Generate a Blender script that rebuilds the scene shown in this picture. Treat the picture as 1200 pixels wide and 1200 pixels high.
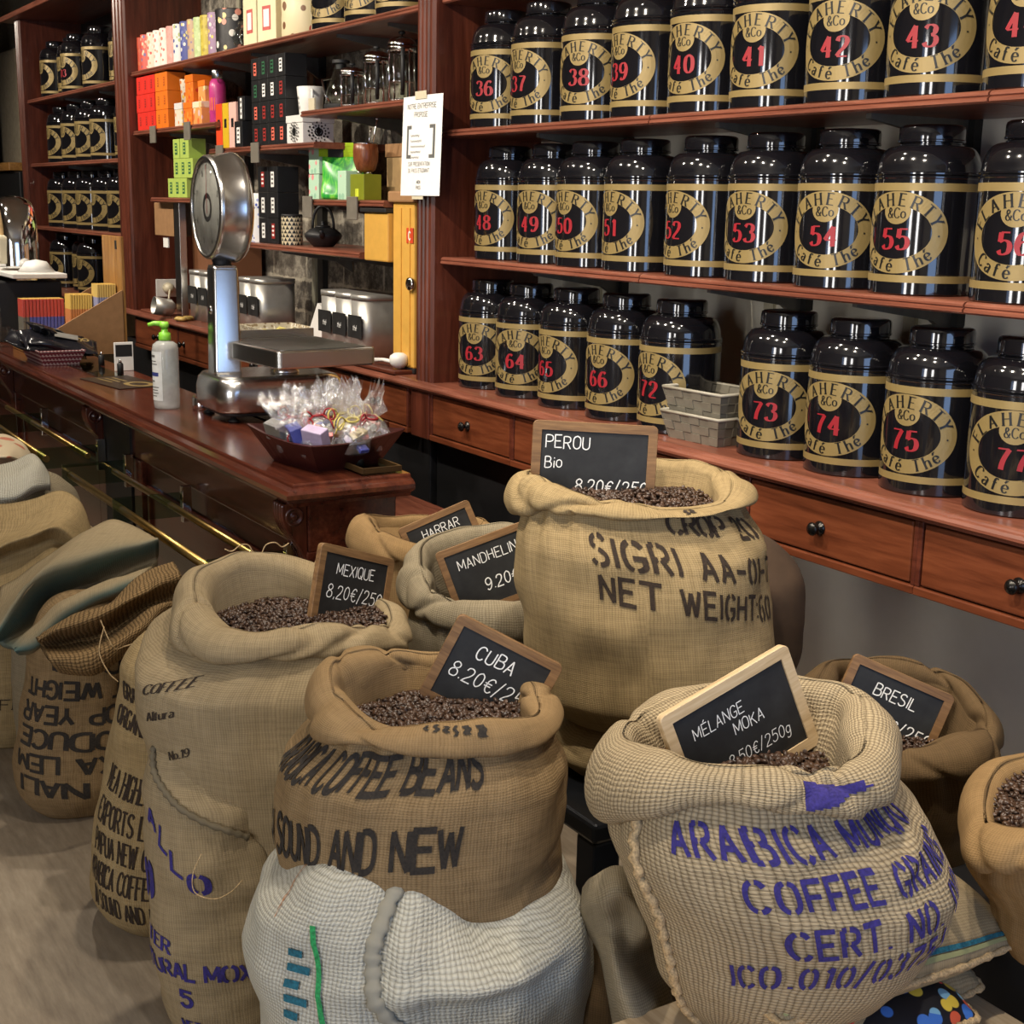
import bpy, bmesh, math, random
import numpy as np
from mathutils import Vector, Matrix, Euler

for _o in list(bpy.data.objects):
    bpy.data.objects.remove(_o)
SC = bpy.context.scene
COL = SC.collection
PI = math.pi

# ------------------------------------------------------------------ camera
CAM_H = 1.62
_yaw, _pit, _rol, _fpx = -1.01299579, 0.219610904, 0.0203133972, 1606.4
_f = Vector((math.sin(_yaw) * math.cos(_pit), math.cos(_yaw) * math.cos(_pit), -math.sin(_pit)))
_r = Vector((math.cos(_yaw), -math.sin(_yaw), 0))
_u = _r.cross(_f)
_r2 = math.cos(_rol) * _r + math.sin(_rol) * _u
_u2 = -math.sin(_rol) * _r + math.cos(_rol) * _u
cam_data = bpy.data.cameras.new('camera')
cam_data.sensor_width = 36.0
cam_data.lens = 36.0 * _fpx / 1200.0
cam_data.clip_start = 0.05
cam = bpy.data.objects.new('camera', cam_data)
COL.objects.link(cam)
cam.matrix_world = Matrix(((_r2.x, _u2.x, -_f.x, 0), (_r2.y, _u2.y, -_f.y, 0), (_r2.z, _u2.z, -_f.z, CAM_H), (0, 0, 0, 1)))
SC.camera = cam

# ------------------------------------------------------------------ exposure, world, lights
SC.view_settings.view_transform = 'Standard'
SC.view_settings.look = 'None'
SC.view_settings.gamma = 1.0
SC.view_settings.exposure = -0.1
SC.view_settings.use_curve_mapping = False
SC.cycles.use_denoising = True
SC.cycles.max_bounces = 8
SC.cycles.transparent_max_bounces = 16
SC.cycles.caustics_reflective = False
SC.cycles.caustics_refractive = False
SC.cycles.sample_clamp_indirect = 6.0

w = bpy.data.worlds.new('daylight_outside')
SC.world = w
w.use_nodes = True
w.node_tree.nodes['Background'].inputs[0].default_value = (0.45, 0.62, 1.0, 1)
w.node_tree.nodes['Background'].inputs[1].default_value = 1.6

def light(name, kind, loc, energy, color, size=0.1, size_y=None, aim=None, spot=None, blend=0.5):
    d = bpy.data.lights.new(name, kind)
    d.energy = energy
    d.color = color
    if kind == 'AREA':
        d.size = size
        if size_y:
            d.shape = 'RECTANGLE'
            d.size_y = size_y
    else:
        d.shadow_soft_size = size
    if kind == 'SPOT':
        d.spot_size = spot
        d.spot_blend = blend
    o = bpy.data.objects.new(name, d)
    COL.objects.link(o)
    o.location = loc
    if aim is not None:
        o.rotation_euler = (Vector(aim) - Vector(loc)).to_track_quat('-Z', 'Y').to_euler()
    return o

WARM = (1.0, 0.89, 0.74)
# ceiling spotlights of the shop, a row washing the tea shelves and a row over the sacks
for x in (-9.6, -8.3, -6.9, -5.7, -4.5, -3.3, -2.2, -1.1):
    light('ceiling_spot', 'SPOT', (x, 0.45, 3.05), 150, WARM, 0.045, aim=(x - 0.15, 2.6, 1.45), spot=1.75, blend=0.8)
for x, y in ((-7.2, 0.9), (-4.7, 1.15), (-3.0, 1.35), (-1.6, 1.3), (-0.4, 1.2)):
    light('ceiling_lamp', 'SPOT', (x, y, 3.1), 105, WARM, 0.05, aim=(x, y - 0.15, 0), spot=1.9, blend=0.9)
# daylight through the shop door and the shop window
light('door_daylight', 'AREA', (1.93, 0.6, 1.45), 26, (0.36, 0.58, 1.0), 1.8, 2.1, aim=(-4, 0.9, 1.2))
for x in (-1.15, 0.55):
    light('window_daylight', 'AREA', (x, -2.95, 1.65), 44, (1.0, 0.95, 0.88), 0.5, 1.9, aim=(x - 1.2, 2.4, 1.3))

# ------------------------------------------------------------------ helpers
def link(o):
    COL.objects.link(o)
    return o

class MB:
    """collects geometry for ONE mesh object"""
    def __init__(s):
        s.v = []; s.f = []; s.m = []; s.uv = {}; s.sm = []
    def add(s, verts, faces, mat=0, smooth=False, uvs=None):
        b = len(s.v)
        s.v.extend([tuple(p) for p in verts])
        for k, f in enumerate(faces):
            if uvs is not None:
                s.uv[len(s.f)] = [uvs[i] for i in f]
            s.f.append([i + b for i in f])
            s.m.append(mat)
            s.sm.append(smooth)
        return s
    def box(s, x0, x1, y0, y1, z0, z1, mat=0, bev=0.0, T=None):
        bm = bmesh.new()
        bmesh.ops.create_cube(bm, size=1)
        for v in bm.verts:
            v.co = Vector(((x0 + x1) / 2 + v.co.x * (x1 - x0), (y0 + y1) / 2 + v.co.y * (y1 - y0), (z0 + z1) / 2 + v.co.z * (z1 - z0)))
        if bev > 0:
            bmesh.ops.bevel(bm, geom=bm.edges[:] + bm.verts[:], offset=bev, segments=2, profile=0.5, affect='EDGES')
        s._bm(bm, mat, False, T)
        return s
    def _bm(s, bm, mat, smooth, T=None):
        bm.verts.index_update()
        vs = [(T @ v.co) if T is not None else v.co.copy() for v in bm.verts]
        fs = [[v.index for v in f.verts] for f in bm.faces]
        bm.free()
        s.add(vs, fs, mat, smooth)
    def lathe(s, prof, n=40, mat=0, smooth=True, c=(0, 0, 0), mats=None, T=None, sx=1.0, sy=1.0):
        vs = []; fs = []; ms = []
        k = len(prof)
        for i in range(n):
            a = 2 * PI * i / n
            for (r, z) in prof:
                p = Vector((c[0] + r * math.cos(a) * sx, c[1] + r * math.sin(a) * sy, c[2] + z))
                vs.append(T @ p if T is not None else p)
        b = len(s.v)
        s.v.extend([tuple(p) for p in vs])
        for i in range(n):
            j = (i + 1) % n
            for q in range(k - 1):
                r0, r1 = prof[q][0], prof[q + 1][0]
                a0, a1, b0, b1 = i * k + q, i * k + q + 1, j * k + q, j * k + q + 1
                if r0 < 1e-6 and r1 < 1e-6:
                    continue
                if r0 < 1e-6:
                    f = [a0, b1, a1]
                elif r1 < 1e-6:
                    f = [a0, b0, a1]
                else:
                    f = [a0, b0, b1, a1]
                s.f.append([t + b for t in f])
                s.m.append(mats[q] if mats else mat)
                s.sm.append(smooth)
        return s
    def tube(s, pts, r, n=8, mat=0, caps=True, smooth=True, flat=1.0, up=None):
        pts = [Vector(p) for p in pts]
        rs = r if isinstance(r, (list, tuple)) else [r] * len(pts)
        vs = []; fs = []
        prev = None
        for i, p in enumerate(pts):
            d = (pts[min(i + 1, len(pts) - 1)] - pts[max(i - 1, 0)])
            if d.length < 1e-9:
                d = Vector((0, 0, 1))
            d.normalize()
            if prev is None:
                a = Vector(up) if up is not None else (Vector((0, 0, 1)) if abs(d.z) < 0.9 else Vector((1, 0, 0)))
            else:
                a = prev
            a = (a - d * a.dot(d)).normalized()
            prev = a
            b = d.cross(a)
            for k in range(n):
                t = 2 * PI * k / n
                vs.append(p + (a * math.cos(t) * flat + b * math.sin(t)) * rs[i])
        for i in range(len(pts) - 1):
            for k in range(n):
                k2 = (k + 1) % n
                fs.append([i * n + k, i * n + k2, (i + 1) * n + k2, (i + 1) * n + k])
        s.add(vs, fs, mat, smooth)
        if caps:
            b = len(s.v) - len(vs)
            e = (len(pts) - 1) * n
            s.f.append([b + k for k in range(n)][::-1]); s.m.append(mat); s.sm.append(False)
            s.f.append([b + e + k for k in range(n)]); s.m.append(mat); s.sm.append(False)
        return s
    def prism(s, outline, z0, z1, mat=0, T=None, smooth=False):
        """outline in local xy, extruded z0..z1 (T maps)"""
        n = len(outline)
        vs = [Vector((x, y, z0)) for x, y in outline] + [Vector((x, y, z1)) for x, y in outline]
        if T is not None:
            vs = [T @ v for v in vs]
        fs = [list(range(n))[::-1], list(range(n, 2 * n))]
        s.add(vs, fs, mat, False)
        b = len(s.v) - 2 * n
        for i in range(n):
            j = (i + 1) % n
            s.f.append([b + i, b + j, b + n + j, b + n + i]); s.m.append(mat); s.sm.append(smooth)
        return s
    def mesh(s, name, mats):
        me = bpy.data.meshes.new(name)
        me.from_pydata(s.v, [], s.f)
        for m in mats:
            me.materials.append(m)
        me.polygons.foreach_set('material_index', s.m)
        me.polygons.foreach_set('use_smooth', s.sm)
        if s.uv:
            ul = me.uv_layers.new(name='UVMap')
            for pi, uvs in s.uv.items():
                ls = me.polygons[pi].loop_start
                for k, q in enumerate(uvs):
                    ul.data[ls + k].uv = q
        me.update()
        return me

def obj(name, mb, mats, parent=None, loc=(0, 0, 0), rot=None):
    me = mb.mesh(name, mats if isinstance(mats, (list, tuple)) else [mats]) if isinstance(mb, MB) else mb
    o = bpy.data.objects.new(name, me)
    link(o)
    if parent is not None:
        o.parent = parent
    o.location = loc
    if rot is not None:
        o.rotation_euler = rot
    return o

def thing(name, label, cat, loc=(0, 0, 0), rot=(0, 0, 0), group=None):
    o = bpy.data.objects.new(name, None)
    o.empty_display_size = 0.05
    link(o)
    o.location = loc
    o.rotation_euler = rot
    o['label'] = label
    o['category'] = cat
    if group:
        o['group'] = group
    return o

def tag(o, label, cat, group=None, kind=None):
    o['label'] = label
    o['category'] = cat
    if group:
        o['group'] = group
    if kind:
        o['kind'] = kind
    return o

def struct(name, mb, mats):
    o = obj(name, mb, mats)
    o['kind'] = 'structure'
    return o

# ------------------------------------------------------------------ materials
def srgb(r, g, b):
    def c(x):
        x /= 255.0
        return x / 12.92 if x <= 0.04045 else ((x + 0.055) / 1.055) ** 2.4
    return (c(r), c(g), c(b), 1)

class NT:
    def __init__(s, name):
        s.m = bpy.data.materials.new(name)
        s.m.use_nodes = True
        s.t = s.m.node_tree
        s.b = s.t.nodes['Principled BSDF']
    def n(s, t, **kw):
        nd = s.t.nodes.new(t)
        for k, v in kw.items():
            setattr(nd, k, v)
        return nd
    def l(s, a, b):
        s.t.links.new(a, b)
    def math(s, op, a, b=None, c=None, clamp=False):
        nd = s.n('ShaderNodeMath', operation=op)
        nd.use_clamp = clamp
        for i, x in enumerate((a, b, c)):
            if x is None:
                continue
            if isinstance(x, (int, float)):
                nd.inputs[i].default_value = x
            else:
                s.l(x, nd.inputs[i])
        return nd.outputs[0]
    def mix(s, fac, c1, c2, typ='MIX'):
        nd = s.n('ShaderNodeMix', data_type='RGBA', blend_type=typ)
        for k, x in ((0, fac), (6, c1), (7, c2)):
            if isinstance(x, (int, float)):
                nd.inputs[k].default_value = x
            elif isinstance(x, tuple):
                nd.inputs[k].default_value = x
            else:
                s.l(x, nd.inputs[k])
        return nd.outputs[2]
    def coords(s, kind='Object', scale=(1, 1, 1), rot=(0, 0, 0)):
        tc = s.n('ShaderNodeTexCoord')
        mp = s.n('ShaderNodeMapping')
        mp.inputs['Scale'].default_value = scale
        mp.inputs['Rotation'].default_value = rot
        s.l(tc.outputs[kind], mp.inputs[0])
        return mp.outputs[0]
    def noise(s, vec, scale, detail=4, rough=0.5, dist=0.0):
        nd = s.n('ShaderNodeTexNoise')
        nd.inputs['Scale'].default_value = scale
        nd.inputs['Detail'].default_value = detail
        nd.inputs['Roughness'].default_value = rough
        nd.inputs['Distortion'].default_value = dist
        if vec is not None:
            s.l(vec, nd.inputs['Vector'])
        return nd
    def ramp(s, fac, stops):
        nd = s.n('ShaderNodeValToRGB')
        e = nd.color_ramp.elements
        while len(e) < len(stops):
            e.new(0.5)
        for k, (p, c) in enumerate(stops):
            e[k].position = p
            e[k].color = c
        s.l(fac, nd.inputs[0])
        return nd.outputs[0]
    def bump(s, h, strength=0.3, dist=0.01):
        nd = s.n('ShaderNodeBump')
        nd.inputs['Strength'].default_value = strength
        nd.inputs['Distance'].default_value = dist
        s.l(h, nd.inputs['Height'])
        s.l(nd.outputs[0], s.b.inputs['Normal'])
    def set(s, **kw):
        for k, v in kw.items():
            k = {'color': 'Base Color', 'rough': 'Roughness', 'metal': 'Metallic', 'trans': 'Transmission Weight', 'ior': 'IOR', 'coat': 'Coat Weight', 'coatr': 'Coat Roughness', 'spec': 'Specular IOR Level', 'alpha': 'Alpha'}[k]
            if isinstance(v, (int, float, tuple)):
                s.b.inputs[k].default_value = v
            else:
                s.l(v, s.b.inputs[k])
        return s.m

def plain(name, col, rough=0.5, metal=0.0, var=0.12, vscale=30, **kw):
    t = NT(name)
    nz = t.noise(t.coords(), vscale, 3)
    c2 = tuple(min(1, x * (1 - var)) for x in col[:3]) + (1,)
    c3 = tuple(min(1, x * (1 + var)) for x in col[:3]) + (1,)
    return t.set(color=t.ramp(nz.outputs[0], [(0.3, c2), (0.7, c3)]), rough=rough, metal=metal, **kw)

def wood(name, c_dark, c_mid, c_light, axis='X', rough=0.3, scale=1.0, coat=0.0, grain=14):
    t = NT(name)
    sc = {'X': (0.6, 7, 7), 'Y': (7, 0.6, 7), 'Z': (7, 7, 0.6)}[axis]
    v = t.coords('Object', tuple(x * scale for x in sc))
    a = t.noise(v, 3.0, 6, 0.6, 0.6)
    b = t.noise(v, grain, 3, 0.6)
    f = t.math('ADD', t.math('MULTIPLY', a.outputs[0], 0.7), t.math('MULTIPLY', b.outputs[0], 0.3))
    col = t.ramp(f, [(0.32, c_dark), (0.5, c_mid), (0.68, c_light)])
    r = t.math('ADD', t.math('MULTIPLY', b.outputs[0], 0.12), rough - 0.06)
    t.bump(b.outputs[0], 0.06, 0.003)
    return t.set(color=col, rough=r, coat=coat, coatr=0.15)

M = {}
def mk_wood(tagname, d, m, l, **kw):
    for ax in 'XYZ':
        M[tagname + ax] = wood(tagname + '_' + ax.lower(), d, m, l, axis=ax, **kw)
mk_wood('mahogany', srgb(58, 26, 18), srgb(88, 43, 30), srgb(112, 58, 41), rough=0.32, coat=0.15)
mk_wood('counter_wood', srgb(44, 18, 12), srgb(72, 33, 22), srgb(98, 50, 33), rough=0.22, coat=0.35)
mk_wood('shelf_wood', srgb(92, 48, 36), srgb(124, 72, 55), srgb(150, 92, 72), rough=0.35, coat=0.1)
mk_wood('drawer_wood', srgb(76, 36, 20), srgb(108, 56, 33), srgb(130, 72, 44), rough=0.34, coat=0.1)
mk_wood('slate_frame', srgb(84, 60, 36), srgb(122, 90, 56), srgb(146, 112, 72), rough=0.55, scale=3)
mk_wood('pale_frame', srgb(168, 140, 100), srgb(198, 172, 132), srgb(214, 192, 156), rough=0.55, scale=3)
mk_wood('pale_wood', srgb(150, 128, 98), srgb(184, 162, 130), srgb(204, 186, 156), rough=0.5, scale=1.5)
mk_wood('oak', srgb(116, 78, 34), srgb(152, 108, 54), srgb(176, 134, 76), rough=0.45, scale=2)
M['black_enamel'] = plain('black_enamel', (0.006, 0.006, 0.008, 1), 0.10, var=0.1, coat=1.0, coatr=0.04)
M['gold'] = plain('gold_print', srgb(146, 126, 80), 0.42, 0.25, var=0.06)
M['gold_dull'] = plain('gold_print_dull', srgb(120, 104, 68), 0.45, 0.3, var=0.2, vscale=60)
M['red_print'] = plain('red_print', srgb(146, 30, 40), 0.45, var=0.05)
M['black_print'] = plain('black_print', (0.008, 0.008, 0.008, 1), 0.35, var=0.05)
M['black'] = plain('matt_black', (0.010, 0.010, 0.011, 1), 0.55)
M['void'] = plain('dark_cabinet', (0.006, 0.006, 0.007, 1), 0.5)
M['iron'] = plain('cast_iron', (0.012, 0.012, 0.013, 1), 0.5, var=0.3, vscale=200)
M['steel'] = None
t = NT('brushed_steel')
v = t.coords('Object', (3, 3, 160))
nz = t.noise(v, 4, 3)
M['steel'] = t.set(color=t.ramp(nz.outputs[0], [(0.3, (0.63, 0.62, 0.60, 1)), (0.7, (0.68, 0.67, 0.65, 1))]), metal=1.0, rough=t.math('ADD', t.math('MULTIPLY', nz.outputs[0], 0.05), 0.21))
M['chrome'] = plain('chrome', (0.72, 0.72, 0.72, 1), 0.07, 1.0, var=0.03)
M['tin'] = plain('satin_tin', (0.50, 0.49, 0.46, 1), 0.42, 0.75, var=0.06)
M['brass'] = plain('brass', srgb(168, 140, 84), 0.32, 1.0, var=0.12, vscale=20)
M['knob'] = plain('dark_knob', (0.03, 0.028, 0.026, 1), 0.22, 0.8, var=0.1)
M['white'] = plain('white_plastic', (0.75, 0.74, 0.71, 1), 0.4, var=0.03)
M['cream'] = plain('cream_plastic', srgb(205, 196, 170), 0.45, var=0.05)
M['paper'] = plain('white_paper', (0.80, 0.79, 0.76, 1), 0.7, var=0.03)
M['grey_print'] = plain('grey_print', srgb(92, 92, 90), 0.7)
M['card'] = plain('brown_card', srgb(150, 112, 74), 0.7, var=0.1)
M['card_light'] = plain('kraft_card', srgb(178, 148, 104), 0.7, var=0.08)
M['chalk'] = plain('chalk', (0.82, 0.82, 0.80, 1), 0.9, var=0.15, vscale=300)
t = NT('slate')
nz = t.noise(t.coords(), 22, 6, 0.65)
M['slate'] = t.set(color=t.ramp(nz.outputs[0], [(0.35, (0.006, 0.006, 0.0065, 1)), (0.75, (0.020, 0.021, 0.021, 1))]), rough=0.6)
def glass(name, col, rough=0.02, ior=1.45, body=0.0):
    """thin clear sheet: light passes straight through, edges mirror"""
    t = NT(name)
    tr = t.n('ShaderNodeBsdfTransparent'); tr.inputs['Color'].default_value = col
    gl = t.n('ShaderNodeBsdfGlossy'); gl.inputs['Roughness'].default_value = rough
    lw = t.n('ShaderNodeLayerWeight'); lw.inputs['Blend'].default_value = 0.5
    nz = t.noise(t.coords(), 8, 2)
    k = t.math('ADD', t.math('MULTIPLY', t.math('POWER', lw.outputs['Facing'], 4.0), 0.6 * (ior - 1) / 0.45), t.math('MULTIPLY', nz.outputs[0], 0.08))
    mx = t.n('ShaderNodeMixShader')
    t.l(k, mx.inputs[0]); t.l(tr.outputs[0], mx.inputs[1]); t.l(gl.outputs[0], mx.inputs[2])
    t.l(mx.outputs[0], t.t.nodes['Material Output'].inputs['Surface'])
    return t.m
M['glass'] = glass('clear_glass', (0.96, 0.98, 0.97, 1))
M['green_glass'] = glass('greenish_glass', (0.62, 0.74, 0.66, 1), 0.05, 1.6)
t = NT('cellophane')
nz = t.noise(t.coords(), 55, 3, 0.6, 0.4)
t.bump(nz.outputs[0], 0.9, 0.01)
tr = t.n('ShaderNodeBsdfTransparent')
gl = t.n('ShaderNodeBsdfGlossy')
gl.inputs['Roughness'].default_value = 0.12
gl.inputs['Color'].default_value = (0.95, 0.95, 0.95, 1)
t.l(t.b.inputs['Normal'].links[0].from_socket, gl.inputs['Normal'])
df = t.n('ShaderNodeBsdfDiffuse')
df.inputs['Color'].default_value = (0.8, 0.8, 0.8, 1)
m1 = t.n('ShaderNodeMixShader'); m1.inputs[0].default_value = 0.35
t.l(gl.outputs[0], m1.inputs[1]); t.l(df.outputs[0], m1.inputs[2])
m2 = t.n('ShaderNodeMixShader'); m2.inputs[0].default_value = 0.26
t.l(tr.outputs[0], m2.inputs[1]); t.l(m1.outputs[0], m2.inputs[2])
t.l(m2.outputs[0], t.t.nodes['Material Output'].inputs['Surface'])
M['cellophane'] = t.m

def burlap(name, c, c_gap, pitch=0.0042, gap=0.5, slub=0.5, bump=0.6, ratio=1.25, blotch=0.25, stain=None):
    """plain weave in UV metres: threads over and under, slubs, slight blotches"""
    t = NT(name)
    tc = t.n('ShaderNodeTexCoord')
    # wobble the threads a little
    nzw = t.noise(tc.outputs['UV'], 26, 2)
    sep = t.n('ShaderNodeSeparateXYZ')
    t.l(tc.outputs['UV'], sep.inputs[0])
    wob = t.math('MULTIPLY', t.math('SUBTRACT', nzw.outputs[0], 0.5), pitch * 1.6)
    u = t.math('ADD', sep.outputs[0], wob)
    vv = t.math('ADD', sep.outputs[1], wob)
    k = PI / pitch
    ku = k / ratio
    su = t.math('ABSOLUTE', t.math('SINE', t.math('MULTIPLY', u, ku)))
    sv = t.math('ABSOLUTE', t.math('SINE', t.math('MULTIPLY', vv, k)))
    cu = t.math('SINE', t.math('MULTIPLY', u, ku))
    cv = t.math('SINE', t.math('MULTIPLY', vv, k))
    over = t.math('MULTIPLY_ADD', t.math('MULTIPLY', cu, cv), 0.5, 0.5)
    h = t.math('MAXIMUM', t.math('MULTIPLY', su, t.math('MULTIPLY_ADD', over, 0.5, 0.5)), t.math('MULTIPLY', sv, t.math('MULTIPLY_ADD', over, -0.5, 1.0)))
    hole = t.math('MULTIPLY', su, sv)
    hole = t.math('POWER', hole, 0.55)
    # slubs: stretched noise along each thread direction
    def stretched(sx, sy):
        mp = t.n('ShaderNodeMapping')
        mp.inputs['Scale'].default_value = (sx, sy, 1)
        t.l(tc.outputs['UV'], mp.inputs[0])
        return t.noise(mp.outputs[0], 1.0, 2).outputs[0]
    s1 = stretched(14, 0.5 / pitch)
    s2 = stretched(0.5 / pitch, 14)
    sl = t.math('MULTIPLY', t.math('ADD', s1, s2), 0.5)
    f = t.math('ADD', t.math('MULTIPLY', hole, gap), t.math('MULTIPLY', sl, slub))
    f = t.math('ADD', f, 1.0 - gap - slub * 0.5, clamp=True)
    col = t.mix(f, c_gap, c)
    bl = t.noise(t.coords('Object'), 5, 4, 0.6)
    col = t.mix(t.math('MULTIPLY', bl.outputs[0], blotch), col, tuple(x * 0.45 for x in c[:3]) + (1,))
    if stain:
        at = t.n('ShaderNodeAttribute'); at.attribute_name = 'stain'
        col = t.mix(t.math('MULTIPLY', at.outputs['Fac'], t.math('MULTIPLY_ADD', f, 0.5, 0.45)), col, stain)
    t.bump(t.math('ADD', t.math('MULTIPLY', h, 0.7), t.math('MULTIPLY', sl, 0.5)), bump, pitch * 0.5)
    return t.set(color=col, rough=0.9, spec=0.15)
M['burlap_moka'] = burlap('open_weave_burlap', srgb(184, 166, 134), srgb(80, 66, 48), 0.0054, 0.85, 0.5, 0.9, 1.5)
M['burlap_tan'] = burlap('tan_burlap', srgb(168, 146, 106), srgb(84, 68, 44), 0.0036, 0.5, 1.3, 0.55)
M['burlap_beige'] = burlap('beige_burlap', srgb(162, 144, 112), srgb(82, 68, 48), 0.0034, 0.5, 1.1, 0.5)
M['burlap_brown'] = burlap('brown_burlap', srgb(146, 122, 88), srgb(76, 58, 36), 0.0040, 0.55, 1.4, 0.6)
M['burlap_cuff'] = burlap('brown_burlap_cuff', srgb(150, 124, 88), srgb(88, 66, 40), 0.0036, 0.45, 0.9, 0.55)
M['burlap_grey'] = burlap('grey_beige_burlap', srgb(150, 138, 114), srgb(72, 64, 50), 0.0042, 0.6, 0.8, 0.6)
M['burlap_white'] = burlap('off_white_burlap', srgb(200, 197, 182), srgb(104, 98, 84), 0.0060, 0.65, 0.4, 0.9, blotch=0.15)
M['burlap_rough'] = burlap('rough_dark_burlap', srgb(150, 122, 84), srgb(42, 32, 18), 0.0085, 0.95, 0.4, 1.0)
M['burlap_shade'] = burlap('shade_toned_burlap', srgb(104, 84, 58), srgb(54, 42, 28), 0.0038, 0.5, 0.9, 0.5)  # burlap colour darkened to put the shade into the cloth
M['burlap_gold'] = burlap('golden_burlap', srgb(148, 120, 82), srgb(88, 66, 38), 0.0038, 0.45, 0.8, 0.5)
M['burlap_teal'] = burlap('teal_stained_burlap', srgb(158, 142, 112), srgb(82, 70, 50), 0.0036, 0.5, 0.9, 0.5, stain=srgb(58, 92, 92))
M['ink_black'] = plain('stencil_ink', srgb(40, 34, 28), 0.9, var=0.5, vscale=240)
M['ink_brown'] = plain('brown_black_ink', srgb(46, 34, 24), 0.9, var=0.5, vscale=240)
M['ink_blue'] = plain('violet_blue_ink', srgb(46, 38, 108), 0.9, var=0.35, vscale=240)
M['ink_teal'] = plain('teal_ink', srgb(28, 92, 108), 0.9, var=0.4, vscale=240)
M['ink_green'] = plain('green_ink', srgb(40, 140, 78), 0.9, var=0.4, vscale=240)
M['ink_red'] = plain('red_ink', srgb(186, 62, 50), 0.9, var=0.4, vscale=240)
M['ink_orange'] = plain('orange_brown_ink', srgb(170, 104, 50), 0.9, var=0.4, vscale=240)
M['rope'] = plain('jute_rope', srgb(178, 152, 112), 0.9, var=0.4, vscale=300)
t = NT('roasted_bean')
oi = t.noise(t.coords(), 60, 2)
M['bean'] = t.set(color=t.ramp(oi.outputs[0], [(0.3, srgb(42, 28, 20)), (0.72, srgb(82, 58, 42))]), rough=0.42)
M['bean_dark'] = plain('dark_roast_bed', srgb(30, 18, 12), 0.6)
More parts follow.
